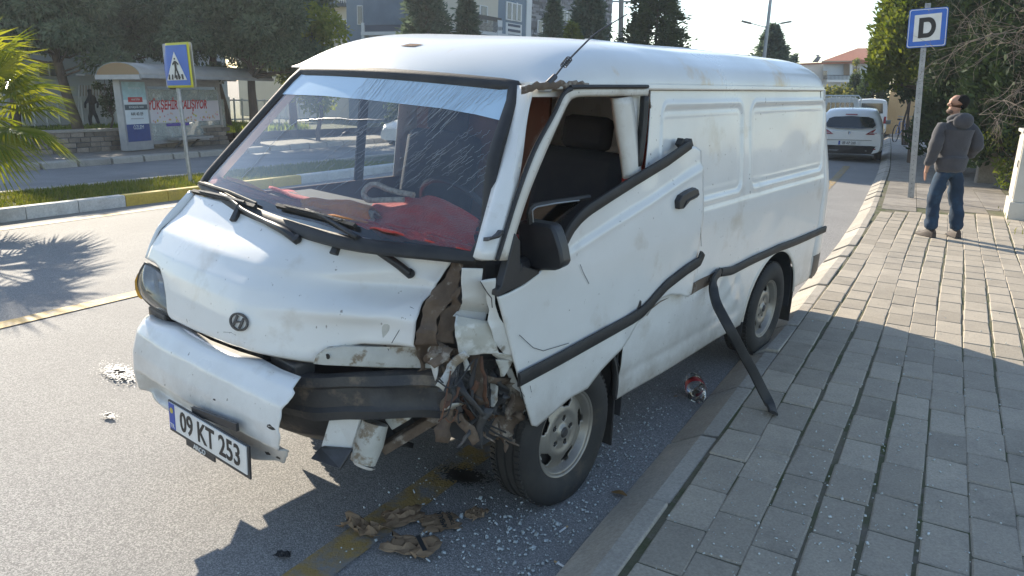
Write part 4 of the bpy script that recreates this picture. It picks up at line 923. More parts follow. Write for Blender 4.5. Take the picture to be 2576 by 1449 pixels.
# --- headlamp (right side, still in place)
ho = [q4(345, 872), q4(400, 895), q4(480, 960), q4(540, 1035), q4(580, 1120), q4(597, 1200), q4(602, 1300), q4(540, 1285), q4(440, 1240), q4(350, 1165), q4(305, 1095), q4(290, 1020), q4(305, 940)]
hy = [-.80, -.75, -.66, -.60, -.56, -.54, -.525, -.58, -.68, -.77, -.82, -.845, -.835]
H_ = [ony(*p, y) for p, y in zip(ho, hy)]; Hc = sum(H_) / len(H_); Hs = spline(H_ + [H_[0]], 48)[:-1]
Gl = []
for k in range(7):
    f = k / 6; Gl.append([Hc * (1 - f) + p * f + np.array([.045 * (1 - f * f), -.01 * (1 - f * f), 0]) for p in Hs])
lamp = empty('headlamp', parent=van)
MB().grid(Gl, wrap=True).build('lamp_lens', 'lens', lamp, smooth=70)
MB().grid([[Hc * (1 - f) + p * f + np.array([-.09 * (1 - f * f) - .008, .0, 0]) for p in Hs] for f in np.linspace(0, 1, 6)], wrap=True).build('lamp_reflector', 'reflector', lamp, smooth=70)
for k in range(9):
    f = .1 + .8 * k / 8; y = -.82 + f * .27; zz = [p[2] for p in Hs if abs(p[1] - y) < .03]
    if len(zz) > 1: MB().bar((Hc[0] + .01 - .1 * abs(f - .6), y, min(zz) + .02), (Hc[0] + .01 - .1 * abs(f - .6), y, max(zz) - .02), .003, .003).build('lens_rib', 'lens', lamp)
MB().tube(list(Hs) + [Hs[0]], .006, 6).build('lamp_rim', 'grime', lamp)
io = [q4(300, 925), q4(268, 965), q4(254, 1010), q4(258, 1080), q4(280, 1140), q4(310, 1162), q4(312, 1130), q4(292, 1080), q4(284, 1010), q4(300, 950)]
MB().prism([ony(*p, -.85) for p in io], (-.05, .0, 0)).build('indicator', 'amber', lamp, bevel=.006, smooth=40)
MB().grid([[(.93, y, z) for z in (.62, .70, .80)] for y in np.linspace(-.84, .16, 12)]).build('radiator_panel', 'grime', van, solid=.01)
# ducting under the bonnet lip
for k in range(5): MB().box((.98 - .01 * k, -.68 + k * .21, .735), (.09, .17, .05), Matrix.Rotation(.2 * (hsh(k, 5) - .5), 3, 'Z')).build('grille_duct', 'grime', van, bevel=.008)

# --- crushed front corner
beam = spline([(.955, -.70, .62), (.985, -.2, .625), (.965, .22, .645), (.86, .42, .655), (.70, .58, .665), (.62, .70, .67)], 40)
b = sweep(beam, [(-.085, -.03), (-.085, .025), (-.05, .035), (-.035, .02), (.035, .02), (.05, .035), (.085, .025), (.085, -.03)], (1, .35, 0)); b.v = [(x + .012 * vnoise(y * 9, z * 9, 2.), y, z + .014 * vnoise(y * 7, 1., 4.)) for x, y, z in b.v]
b.build('bumper_beam', 'grime', van, smooth=45)
for px, r in ((c5(95, 840), .012), (c5(480, 888), .008)):
    P = ony(*px, .25 if px[0] < 760 else .42); MB().lathe([(0, 0), (r, 0), (r * 1.3, .002)], 10, axis='x', c=P + np.array([.03, 0, 0])).build('beam_hole', 'plate_black', van)
def plate_px(name, px, ysx, mat, depth=(-.01, 0, 0), parent=van, bevel=0., fn=c5, nz_=0.):
    P = [ony(*fn(*p), y) for p, y in zip(px, ysx)]; return MB().prism(P, depth).build(name, mat, parent, bevel=bevel)
plate_px('inner_panel', [(185, 665), (200, 620), (250, 585), (350, 572), (560, 570), (740, 574), (830, 565), (825, 690), (560, 688), (240, 672)], [.30, .31, .33, .37, .45, .54, .59, .60, .47, .33], 'torn_grey', depth=(-.02, -.01, 0))
for px, y, r in (((575, 590), .455, .020), ((262, 622), .335, .010), ((545, 672), .45, .010)):
    P = ony(*c5(*px), y) + np.array([.006, .006, 0]); MB().lathe([(0, .0), (r, 0), (r, -.004)], 12, axis='x', c=P).build('panel_hole', 'plate_black', van)
plate_px('tow_plate', [(282, 928), (440, 948), (392, 1128), (225, 1118)], [.34, .44, .42, .33], 'torn_white', depth=(-.02, -.006, 0), bevel=.004)
plate_px('tow_plate_lip', [(222, 1118), (395, 1130), (328, 1240), (165, 1182)], [.345, .435, .44, .36], 'dark_steel', depth=(-.02, -.006, -.004), bevel=.004)
A_, B_ = ony(*c5(520, 985), .46), ony(*c5(455, 1200), .46)
MB().tube([A_, A_ * .5 + B_ * .5, B_], [.052, .058, .05], 14).build('crossmember_end', 'torn_grey', van, smooth=50)
MB().lathe([(0, 0), (.035, .002), (.05, -.01)], 12, c=B_ + np.array([0, 0, -.02]), mat=Matrix.Rotation(2.6, 3, 'Y')).build('bush', 'torn_white', van)
MB().bar(ony(*c5(560, 1130), .45), ony(*c5(900, 925), .62), .05, .04).build('lower_arm', 'rust', van, bevel=.006)
MB().bar(ony(*c5(600, 990), .48), ony(*c5(700, 930), .55), .03, .05).build('bracket', 'torn_grey', van, bevel=.004)
# rusty inner pillar
def crumpled(name, PL, PR, mat, n=22, m=10, amp=.012, seed=1, solid=.004, parent=van, freq=9.):
    A_, B_ = resample(PL, n), resample(PR, n); G = []
    for i in range(n):
        row = []
        for k in range(m):
            f = k / (m - 1); p = A_[i] * (1 - f) + B_[i] * f; e = amp * vnoise(p[0] * freq + seed, p[1] * freq, p[2] * freq); e2 = amp * .5 * vnoise(p[0] * freq * 3, p[1] * freq * 3 + seed, p[2] * freq * 3); rg = -1.6 * amp * abs(vnoise(p[0] * freq * 1.3 + 5, p[1] * freq * 1.3 + seed, p[2] * freq * 1.3)); row.append(p + np.array([e + e2 + rg, (e - e2) * .8, .3 * e2 + rg * .3]))
        G.append(row)
    return MB().grid(G).build(name, mat, parent, solid=solid, smooth=16, off=-1)
crumpled('inner_pillar', [ony(*q6(*p), y) for p, y in (((1545, 95), .66), ((1440, 250), .655), ((1280, 480), .645), ((1185, 620), .64), ((1120, 800), .635), ((1060, 1140), .63))], [ony(*q6(*p), y) for p, y in (((1650, 120), .72), ((1640, 330), .715), ((1560, 520), .705), ((1400, 720), .69), ((1360, 850), .685), ((1320, 1140), .68))], 'rust', amp=.016, seed=2, n=30, m=14, freq=15.)
crumpled('inner_panel', [ony(*q6(*p), y) for p, y in (((1560, 540), .70), ((1400, 840), .68), ((1300, 1000), .67), ((1240, 1130), .66))], [ony(*q6(*p), y) for p, y in (((1650, 380), .74), ((1560, 760), .73), ((1550, 950), .72), ((1560, 1130), .72))], 'rust', amp=.022, seed=5, n=26, m=14, freq=15.)
def sheetpx(name, rows, mat, seed, amp=.010, n=26, m=18, freq=9., parent=van):
    """torn panel: rows of (left px, left y, right px, right y) from top to bottom"""
    Lp = [ony(*q6(*r[0]), r[1]) for r in rows]; Rp = [ony(*q6(*r[2]), r[3]) for r in rows]; return crumpled(name, Lp, Rp, mat, n=n, m=m, amp=amp, seed=seed, freq=freq, parent=parent)
sheetpx('torn_wing', [((1650, 175), .765, (1905, 180), .80), ((1642, 380), .765, (1905, 340), .805), ((1660, 560), .76, (1995, 540), .81), ((1668, 640), .745, (2000, 660), .80), ((1640, 700), .71, (1990, 760), .775)], 'torn_white', 7, amp=.009)
sheetpx('torn_wing_fold', [((1640, 690), .71, (1990, 750), .775), ((1560, 790), .72, (1960, 860), .79)], 'torn_white', 9, amp=.008, n=10)
sheetpx('torn_wing_skirt', [((1555, 780), .745, (1960, 855), .815), ((1545, 900), .765, (2010, 900), .83), ((1560, 1050), .775, (2060, 1020), .84), ((1605, 1190), .775, (2090, 1140), .84), ((1640, 1288), .77, (2110, 1248), .835)], 'torn_mix', 12, amp=.013)
sheetpx('torn_wing_edge', [((1905, 335), .83, (2085, 300), .855), ((1990, 520), .83, (2090, 480), .858), ((2000, 700), .83, (2095, 650), .858), ((1985, 850), .83, (2130, 790), .858), ((2010, 930), .84, (2200, 920), .86), ((2080, 1120), .845, (2265, 1090), .862), ((2200, 1290), .845, (2315, 1275), .862)], 'torn_white', 15, amp=.009)
sheetpx('torn_wing_flap', [((2050, 1240), .83, (2330, 1275), .862), ((2120, 1330), .81, (2290, 1400), .85), ((2200, 1420), .80, (2250, 1449), .84)], 'torn_mix', 18, amp=.012, n=12, m=8)
MB().tube([ony(*q6(*p), .855) for p in ((1905, 350), (1990, 490), (2045, 560), (2055, 680))], .002, 4).build('tear_line', 'grime', van)
rr = random.Random(21)
crumpled('peeled_strip', [ony(*c5(*p), .66) for p in ((835, 565), (818, 640), (845, 755))], [ony(*c5(*p), .69) for p in ((915, 565), (880, 640), (852, 755))], 'torn_white', n=12, m=6, amp=.008, seed=13)
crumpled('peeled_strip', [ony(*c5(*p), .82) for p in ((1170, 640), (1200, 730))], [ony(*c5(*p), .84) for p in ((1270, 640), (1215, 735))], 'torn_grey', n=8, m=5, amp=.01, seed=14)
# tangle of bent brackets and wiring behind
def tangle(name, mats, n, boxpx, yr, seed, wr=(.012, .045), lr=(.06, .2)):
    rr = random.Random(seed)
    for i in range(n):
        p = (rr.uniform(boxpx[0], boxpx[2]), rr.uniform(boxpx[1], boxpx[3])); y = rr.uniform(*yr); P = ony(*c5(*p), y); d = np.array([rr.uniform(-.6, .6), rr.uniform(-.5, .5), rr.uniform(-1, 1)]); d /= np.linalg.norm(d); l = rr.uniform(*lr); w = rr.uniform(*wr)
        PLx = [P - d * l / 2 + np.array([rr.uniform(-.02, .02) for _ in range(3)]), P, P + d * l / 2 + np.array([rr.uniform(-.03, .03) for _ in range(3)])]; sd = np.cross(d, [1, .5, .1]); sd /= np.linalg.norm(sd)
        crumpled(name, PLx, [q + sd * w for q in PLx], mats[i % len(mats)], n=9, m=4, amp=.014, seed=seed + i, freq=14.)
crumpled('crushed_wing_inner', [ony(*c5(*p), y) for p, y in (((745, 560), .57), ((740, 700), .57), ((745, 800), .57), ((760, 940), .58))], [ony(*c5(*p), y) for p, y in (((1240, 600), .78), ((1270, 700), .79), ((1300, 850), .80), ((1335, 1010), .80))], 'rust', n=44, m=44, amp=.030, seed=41, freq=13.)
crumpled('crushed_wing_inner', [ony(*c5(*p), y) for p, y in (((860, 620), .66), ((880, 760), .66), ((900, 900), .66))], [ony(*c5(*p), y) for p, y in (((1160, 640), .78), ((1200, 800), .80), ((1240, 960), .80))], 'grime', n=26, m=26, amp=.040, seed=47, freq=17.)
crumpled('crushed_arch', [ony(*c5(*p), y) for p, y in (((850, 870), .62), ((930, 960), .66), ((1060, 1010), .72), ((1180, 1060), .76))], [ony(*c5(*p), y) for p, y in (((1270, 760), .81), ((1310, 880), .815), ((1345, 1010), .82), ((1375, 1110), .82))], 'rust', n=34, m=34, amp=.030, seed=61, freq=15.)
for i, (a, c_) in enumerate((((1060, 900), (1260, 1085)), ((1100, 960), (1170, 1090)), ((1000, 850), (1230, 1040)), ((1190, 980), (1300, 1110)))): MB().tube(spline([ony(*c5(*a), .78), ony(*c5((a[0] + c_[0]) / 2 - 30, (a[1] + c_[1]) / 2 + 20), .83), ony(*c5(*c_), .84)], 12), .004, 5).build('loose_wire', 'rust' if i % 2 else 'black_rubber', van)
tangle('bent_bracket', ['rust', 'rust', 'grime', 'rust', 'torn_grey'], 40, (850, 600, 1260, 1000), (.60, .82), 31, wr=(.015, .06), lr=(.06, .22))
tangle('bent_bracket', ['rust', 'grime', 'rust_red'], 26, (900, 720, 1280, 1020), (.66, .84), 131, wr=(.006, .02), lr=(.05, .2))
tangle('bent_bracket', ['rust', 'grime'], 12, (1040, 880, 1300, 1040), (.66, .82), 53)
tangle('bent_bracket', ['grime', 'rust'], 6, (760, 820, 950, 950), (.56, .66), 77)
for i in range(12):
    p = [(rr.uniform(850, 1200), rr.uniform(620, 980)) for _ in range(2)] ; y0 = rr.uniform(.70, .84); a = ony(*c5(*p[0]), y0); c_ = ony(*c5(*p[1]), y0 + .02); m_ = (a + c_) / 2 + np.array([.03, .02, -.05]); MB().tube(spline([a, m_, c_], 10), .003, 5).build('loose_wire', 'black_rubber' if i % 3 else 'rust_red', van)
MB().box((.28, .45, .70), (.5, .6, .54)).build('bay_shade_box', 'dark_inside', van)  # solid dark box added as the bay's shade, closes the bright gap
sweep([ony(*c5(*p), .80) for p in ((1245, 690), (1290, 800), (1330, 950), (1380, 1110), (1410, 1185))], [(-.012, 0), (-.012, .006), (.012, .006), (.012, 0)], (1, .6, 0)).build('torn_arch_edge', 'torn_white', van)

# --- cab
MB().box((-.45, 0, .40), (1.2, 1.50, .05)).build('floor', 'dark_inside', van)
MB().box((-2.2, 0, .40), (2.5, 1.50, .05)).build('cargo_floor', 'dark_inside', van)
MB().grid([[(-.62, y, z) for z in np.linspace(.42, 1.78, 5)] for y in np.linspace(-.72, .20, 6)]).build('bulkhead', 'wood_inside', van, solid=.02)
def seat(y):
    r = empty('seat', parent=van); MB().box((-.22, y, .86), (.50, .50, .16)).build('cushion', 'seat_cloth', r, bevel=.05, smooth=50)
    MB().box((-.48, y, 1.20), (.14, .48, .60), Matrix.Rotation(-.2, 3, 'Y')).build('backrest', 'seat_cloth', r, bevel=.05, smooth=50)
    MB().box((-.56, y, 1.57), (.09, .26, .16), Matrix.Rotation(-.15, 3, 'Y')).build('headrest', 'seat_cloth', r, bevel=.035, smooth=50)
seat(.46); seat(-.44)
G = []
for i in range(40):
    row = []
    for k in range(12):
        y = -.74 + 1.5 * i / 39; f = k / 11; x = Xwind(y, 1.262) - .30 - f * .2; row.append((x, y, 1.225 - .05 * f + .01 * vnoise(y * 6, f * 5, 3.)))
    G.append(row)
dash = MB().grid(G).build('dashboard_cover', 'red_fleece', van, solid=.012, smooth=60)
def mound(name, lo, hi, mat, d0=.035, d1=.20, amp=.012, seed=1, n=46, m=16):
    A_, B_ = resample([w1(*p) for p in lo], n), spline([w1(*p) for p in hi], n); G = []
    for i in range(n):
        row = []
        for k in range(m):
            f = k / (m - 1); p = A_[i] * (1 - f) + B_[i] * f; P = onwind(tuple(p), -(d0 + (d1 - d0) * f ** 1.2)); fold = amp * vnoise(i * .25, k * .45, seed) + amp * .8 * math.sin(f * 9 + i * .07) * (1 - f); row.append(P + np.array([fold, 0, fold * .7]))
        row.append(row[-1] + np.array([-.10, 0, -.08])); G.append(row)
    return MB().grid(G).build(name, mat, dash, solid=.006, smooth=60)
mound('fleece_throw', [(150, 790), (450, 870), (750, 950), (900, 985)], [(190, 742), (330, 762), (480, 818), (620, 862), (760, 892), (890, 905)], 'shaded_fleece', d1=.14, seed=2)
mound('fleece_throw', [(780, 955), (1000, 1000), (1180, 1030)], [(770, 890), (880, 878), (1000, 884), (1100, 900), (1200, 920)], 'lit_orange_fleece', d1=.07, d0=.02, seed=4, n=24)
mound('fleece_throw', [(1040, 1020), (1400, 1105), (1840, 1215)], [(1030, 930), (1150, 925), (1260, 908), (1400, 880), (1520, 862), (1620, 870), (1740, 930), (1862, 1005)], 'red_fleece', d1=.24, seed=3)
mound('fleece_throw', [(1120, 1045), (1400, 1110), (1840, 1215)], [(1140, 1010), (1400, 1055), (1840, 1155)], 'red_fleece', d0=.02, d1=.05, seed=8, amp=.016)
mound('white_cloth', [(1080, 1020), (1200, 1020)], [(1110, 950), (1220, 950)], 'rope', d0=.045, d1=.06, seed=9, n=10, m=8)
mound('lit_edge', [(300, 752), (420, 790), (520, 825)], [(300, 738), (420, 772), (530, 826)], 'lit_orange_fleece', d0=.11, d1=.13, seed=5, n=16, m=5, amp=.003)  # sunlit rim of the throw, its light put into the colour
MB().grid([[(x, -side_y(x, z) + .02, z) for z in np.linspace(.45, 1.205, 6)] for x in np.linspace(.62, -.55, 8)]).build('door_trim', 'wood_inside', van, solid=.01)
MB().box((.32, 0, 1.08), (.40, 1.5, .26)).build('dashboard', 'dark_inside', van, bevel=.05)
lp = [onwind(w1(*p), -.10) for p in ((1465, 848), (1330, 820), (1230, 782), (1180, 795), (1152, 840), (1185, 878), (1280, 878), (1400, 875))]
MB().tube(spline(lp, 40), .012, 6).build('rope_loop', 'rope', van, smooth=60)
ring = [(.30 + .19 * math.cos(a) * .55, .42 + .19 * math.sin(a), 1.27 + .19 * math.cos(a) * .8) for a in np.linspace(0, 2 * math.pi, 33)[:-1]]
sw = empty('steering_wheel', parent=van); sweep(ring, [(.012 * math.cos(a), .012 * math.sin(a)) for a in np.linspace(0, 2 * math.pi, 7)[:-1]], (.8, 0, -.55), closed=True).build('rim', 'black_plastic', sw, smooth=60); MB().bar((.30, .24, 1.27), (.30, .60, 1.27), .03, .02).build('spoke', 'black_plastic', sw)
MB().grid([[(x, .72 - .02 * abs(math.sin(x * 40)), z) for z in np.linspace(1.3, 1.76, 8)] for x in np.linspace(-.50, -.72, 10)]).build('curtain', 'red_fleece', van, solid=.008, smooth=60)
strip('b_pillar', [(1205, 170), (1240, 420), (1280, 640), (1300, 800)], [(1330, 160), (1370, 420), (1390, 640), (1400, 760)], [.745, .755, .77, .78], [.75, .76, .78, .79], 'van_dirty', n=14)
MB().grid([[onside(q1(*p), -.012) for p in r] for r in (((1330, 150), (1450, 150)), ((1370, 420), (1440, 420)), ((1395, 760), (1410, 740)))]).build('pillar_face', 'van_paint', van, solid=.01)
strip('door_seal', [(1455, 155), (1440, 380), (1410, 720)], [(1492, 158), (1475, 400), (1440, 690)], [.78, .79, .805], [.785, .795, .81], 'black_rubber', n=10, thick=.012)

# --- wheels
def wheel(c, flat, seed, name, label=None):
    r = empty(name, c, parent=van, label=label); RT = .322 if not flat else .325; n = 72
    prof = [(.196, .075), (.215, .092), (.25, .100), (.285, .098), (.308, .088), (RT - .004, .072), (RT, .055), (RT, .050), (RT - .008, .046), (RT - .008, .040), (RT, .036), (RT + .001, .012), (RT - .008, .008), (RT - .008, -.002), (RT, -.006), (RT, -.036), (RT - .008, -.04), (RT - .008, -.046), (RT, -.05), (RT - .006, -.075), (.30, -.092), (.25, -.1), (.20, -.085)]
    t = MB().lathe(prof, n, axis='y'); C = Vector(c); V2 = []
    for p in t.v:
        w = VR @ (np.array(p) + np.array(c)) + VT; q = Vector(p)
        if flat:
            low = max(0, -q.z - .12); q.y += .16 * low * low * 4 * (1 if q.y > 0 else -1) * .6; w = VR @ (np.array(q) + np.array(c)) + VT
        if w[2] < .004: q.z += (.004 - w[2])
        V2.append(tuple(q))
    t.v = V2; t.build('tyre', 'tyre', r, smooth=38)
    # tread notches
    nb = MB()
    for k in range(n):
        a = 2 * math.pi * k / n
        for s_ in (-1, 1):
            y = s_ * .064; p = Vector((math.cos(a) * (RT - .001), y, math.sin(a) * (RT - .001))); w = VR @ (np.array(p) + np.array(c)) + VT
            if w[2] > .02: nb.box(p, (.016, .024, .010), Matrix.Rotation(-a + math.pi / 2, 3, 'Y'))
    nb.build('tread_blocks', 'tyre', r, kind='stuff')
    # alloy: dished face with five slots cut out
    nr, na = 26, 120; g = MB(); rad = np.linspace(.012, .188, nr)
    def dish(q): return float(np.interp(q, [0, .03, .036, .075, .10, .15, .17, .178, .188], [.062, .062, .050, .050, .058, .040, .036, .062, .074]))
    idx = {}; V_ = []
    for i in range(nr):
        for j in range(na): a = 2 * math.pi * j / na; idx[i, j] = len(V_); V_.append((rad[i] * math.cos(a), dish(rad[i]), rad[i] * math.sin(a)))
    F_ = []
    for i in range(nr - 1):
        for j in range(na):
            rm, am = (rad[i] + rad[i + 1]) / 2, 2 * math.pi * (j + .5) / na; hole = False
            for s5 in range(5):
                da = (am - s5 * 2 * math.pi / 5 - .5 + math.pi) % (2 * math.pi) - math.pi
                sx_, sy_ = (rm * math.cos(da) - .140), rm * math.sin(da) - .25 * (rm - .14)
                if (sx_ / .024) ** 2 + (sy_ / .045) ** 2 < 1: hole = True
                hx, hy_ = rm * math.cos(da) - .062, rm * math.sin(da)
                if hx * hx + hy_ * hy_ < .0135 ** 2: hole = True
            if not hole: F_.append((idx[i, j], idx[i, (j + 1) % na], idx[i + 1, (j + 1) % na], idx[i + 1, j]))
    g.add(V_, F_); g.lathe([(.188, .074), (.197, .078), (.199, .070), (.19, .03), (.185, -.05)], na, axis='y'); rim = g.build('rim', 'alloy', r, solid=.006, smooth=40, off=0)
    MB().lathe([(0, .0), (.186, .0), (.186, -.01)], 40, axis='y', c=(0, .012, 0)).build('brake_disc', 'grime', r)
    MB().lathe([(0, .072), (.018, .072), (.024, .066), (.026, .05)], 20, axis='y').build('hub_cap', 'dark_steel', r, smooth=40)
    for k in range(5):
        a = .5 + 2 * math.pi * k / 5; MB().lathe([(0, .052), (.007, .052), (.008, .03)], 6, axis='y', c=(.062 * math.cos(a), 0, .062 * math.sin(a))).build('wheel_nut', 'dark_steel', r)
    return r
fhub = ony(1424.8, 1090.5, .845); fh = np.array([fhub[0], .77, fhub[2]]); fw = wheel(tuple(fh), True, 1, 'wheel', 'burst front wheel with sagging tyre')
fw.rotation_euler = (math.radians(2), 0, math.radians(-2))
rhub = ony(1926.2, 776.9, .845); rw = wheel((rhub[0], .765, rhub[2]), False, 2, 'wheel'); rw2 = wheel((rhub[0], -.765, rhub[2] + .02), False, 3, 'wheel'); fw2 = wheel((.0, -.765, .335), False, 4, 'wheel')
# arches, flaps, underbody
def liner(cx, cz, sgn, r=.40, a0=-.15):
    G = []
    for a in np.linspace(a0, math.pi + .15, 20): G.append([(cx + r * 1.12 * math.cos(a), sgn * y, cz + r * 1.08 * math.sin(a)) for y in (.835, .52)])
    G2 = [[(cx + q * r * 1.12 * math.cos(a), sgn * .52, cz + q * r * 1.08 * math.sin(a)) for q in (0, 1)] for a in np.linspace(a0, math.pi + .15, 20)]
    b = MB().grid(G); b.grid(G2); return b.build('arch_liner', 'dark_inside', van, solid=.006)
liner(-2.44, .33, 1); liner(-2.44, .33, -1); liner(-.02, .33, -1); liner(-.02, .31, 1, .39, 1.1)
sweep([(ARX + .495 * math.cos(a), ys(.6) + .002, ARZ + .428 * math.sin(a)) for a in np.linspace(.1, math.pi - .1, 30)], halfround(.03, .008), (0, 1, 0)).build('arch_lip', 'van_dirty', van, smooth=50)
def flap(x, z0, z1, name='mudflap'): MB().prism([(x, .60, z1), (x, .835, z1), (x - .03, .83, z0), (x - .03, .61, z0)], (-.012, 0, 0)).build(name, 'black_rubber', van, bevel=.006)
flap(-.375, .10, .62); flap(-2.955, .12, .52)
strip('arch_trim', [(1040, 755), (1062, 830), (1072, 920), (1068, 1020), (1058, 1095)], [(1000, 790), (1010, 860), (1010, 940), (1005, 1010), (1000, 1060)], [.842] * 5, [.81] * 5, 'black_rubber', n=14, thick=.01, fn=q3)
MB().box((-1.5, 0, .36), (2.9, 1.2, .10)).build('underbody', 'grime', van)
MB().bar((-2.46, -.7, .30), (-2.46, .7, .30), .10, .10).build('rear_axle', 'grime', van); MB().bar((0, -.7, .30), (0, .6, .30), .08, .08).build('front_axle', 'grime', van)
MB().grid([[(x, side_y(x, .36) - .004, .352), (x, side_y(x, .36) - .05, .335), (x, .60, .345)] for x in np.linspace(-.40, -1.95, 12)]).build('sill_underside', 'van_dirty', van, solid=.004)

# --- aerial
ab = onside(q5(2310, 560), .02); ap = [((1100 + .66 * x) / K, .66 * y / K) for x, y in ((1600, 500), (1645, 455), (1712, 372), (1850, 232), (1900, 190), (1935, 168), (2075, 85))]
AP = [ony(*p, .775) for p in ap]; aer = empty('aerial', AP[0], parent=van); ofs = AP[0]
MB().tube([AP[0] - ofs, AP[1] - ofs], .011, 8).build('aerial_base', 'dark_steel', aer); MB().tube(spline([p - ofs for p in AP[1:]], 20), [.0035] * 8 + [.0026] * 12, 6).build('whip', 'black_plastic', aer)
d = Vector(AP[2] - AP[1]).normalized(); n1 = d.orthogonal().normalized(); n2 = d.cross(n1); c0 = Vector(AP[2] - ofs)
MB().tube([c0 + d * (-.024 + .048 * i / 60) + n1 * (.011 * math.cos(i * .52)) + n2 * (.011 * math.sin(i * .52)) for i in range(61)], .0024, 5).build('coil', 'dark_steel', aer)
MB().box((0, -.01, -.015), (.05, .03, .03)).build('aerial_clamp', 'galv', aer, bevel=.005)
# ================================================================== background
def onT(p, t):
    d = ray(*p); dt = d[0] * cT - d[1] * sT; return CO + d * (t / dt)
def onS(p, s):
    d = ray(*p); ds = d[0] * sT + d[1] * cT; return CO + d * (s / ds)

# ------------------------------------------------------------------ foliage helpers
leafmat('pine_needles', (.065, .095, .055), (.17, .20, .115), trans=.3)
leafmat('cypress_leaves', (.030, .055, .022), (.075, .11, .04), trans=.25)
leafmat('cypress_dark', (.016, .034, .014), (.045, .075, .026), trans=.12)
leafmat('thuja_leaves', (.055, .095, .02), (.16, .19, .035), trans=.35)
leafmat('spruce_needles', (.06, .095, .065), (.13, .17, .115), trans=.25)
leafmat('bright_leaves', (.13, .18, .035), (.26, .28, .06), trans=.5)
leafmat('garden_leaves', (.06, .10, .03), (.22, .21, .06), trans=.35)
leafmat('palm_leaf', (.10, .15, .02), (.24, .26, .045), trans=.4, rough=.35)
leafmat('palm_dry', (.35, .24, .08), (.5, .36, .14), trans=.3)
pm('bark', (.13, .095, .07), .9, col2=(.08, .06, .05), scale=9., bump=1., bscale=25., stretch=(1, 1, .3)); pm('twig', (.22, .18, .14), .9, col2=(.15, .12, .10), scale=10.)
def leaves(P, D, L, W, g):
    """diamond leaves at P pointing along D: arrays (n,3); lengths L, widths W"""
    n = len(P); D = D / np.linalg.norm(D, axis=1, keepdims=True); A = g.normal(size=(n, 3)); Sd = np.cross(D, A); Sd /= np.linalg.norm(Sd, axis=1, keepdims=True) + 1e-9
    V = np.stack([P, P + D * (L * .45)[:, None] + Sd * (W * .5)[:, None], P + D * L[:, None], P + D * (L * .45)[:, None] - Sd * (W * .5)[:, None]], 1)
    F_ = np.arange(n)[:, None] * 4 + np.array([0, 1, 2, 3]); return V.reshape(-1, 3), F_
def blobs(cl, dens, L, W, g, out=.6, droop=-.1):
    """leaf clumps: cl = list of (x,y,z,rx,ry,rz); returns mesh arrays"""
    Ps, Ds = [], []
    for (x, y, z, rx, ry, rz) in cl:
        n = int(dens * (rx * ry + rx * rz + ry * rz)); d = g.normal(size=(n, 3)); d /= np.linalg.norm(d, axis=1, keepdims=True); r = g.uniform(.15, 1., n) ** .45
        Ps.append(np.array([x, y, z]) + d * r[:, None] * np.array([rx, ry, rz])); Ds.append(d * out + g.normal(size=(n, 3)) * (1 - out) + np.array([0, 0, droop]))
    P = np.vstack(Ps); D = np.vstack(Ds); n = len(P); return leaves(P, D, L * g.uniform(.6, 1.3, n), W * g.uniform(.7, 1.2, n), g)
def limb(b, a, c, r0, r1, g, wob=.12, n=6):
    a, c = np.array(a, float), np.array(c, float); pts = [a + (c - a) * i / (n - 1) + (g.normal(size=3) * wob * np.linalg.norm(c - a) * .25 if 0 < i < n - 1 else 0) for i in range(n)]; b.tube(pts, np.linspace(r0, r1, n), 7); return pts
def tree_root(name, loc, label, cat='tree', group=None): r = empty(name, label=label, cat=cat, group=group); upright(r, loc); return r

def pine(loc, h, crown_z, R, seed, label, lean=(0, 0), mat='pine_needles', dens=900, leaf=(.16, .05), ncl=34, group='pine trees in the park', flat=.5):
    g = np.random.default_rng(seed); r = tree_root('pine_tree', loc, label, group=group); b = MB(); top = np.array([lean[0], lean[1], h * .92]); trunk = limb(b, (0, 0, -.3), top, .17, .05, g, .018, 9); cl = []
    for i in range(ncl):
        f = g.uniform(0, 1) ** .8; z = crown_z + (h - crown_z) * f; rad = R * (1 - .75 * f) * g.uniform(.25, 1.); a = g.uniform(0, 6.283); base = np.array([lean[0] * z / h, lean[1] * z / h, z - .25]); c = base + np.array([math.cos(a) * rad, math.sin(a) * rad, .25 + g.uniform(-.3, .3)]); s = g.uniform(.5, .95) * R * .34; cl.append((c[0], c[1], c[2], s, s, s * flat))
        limb(b, base - [0, 0, .3], c, .035, .012, g, .2, 4)
    b.build('trunk', 'bark', r, smooth=60); V, F_ = blobs(cl, dens, leaf[0], leaf[1], g, .55, -.15); nmesh('crown', V, F_, mat, r); return r
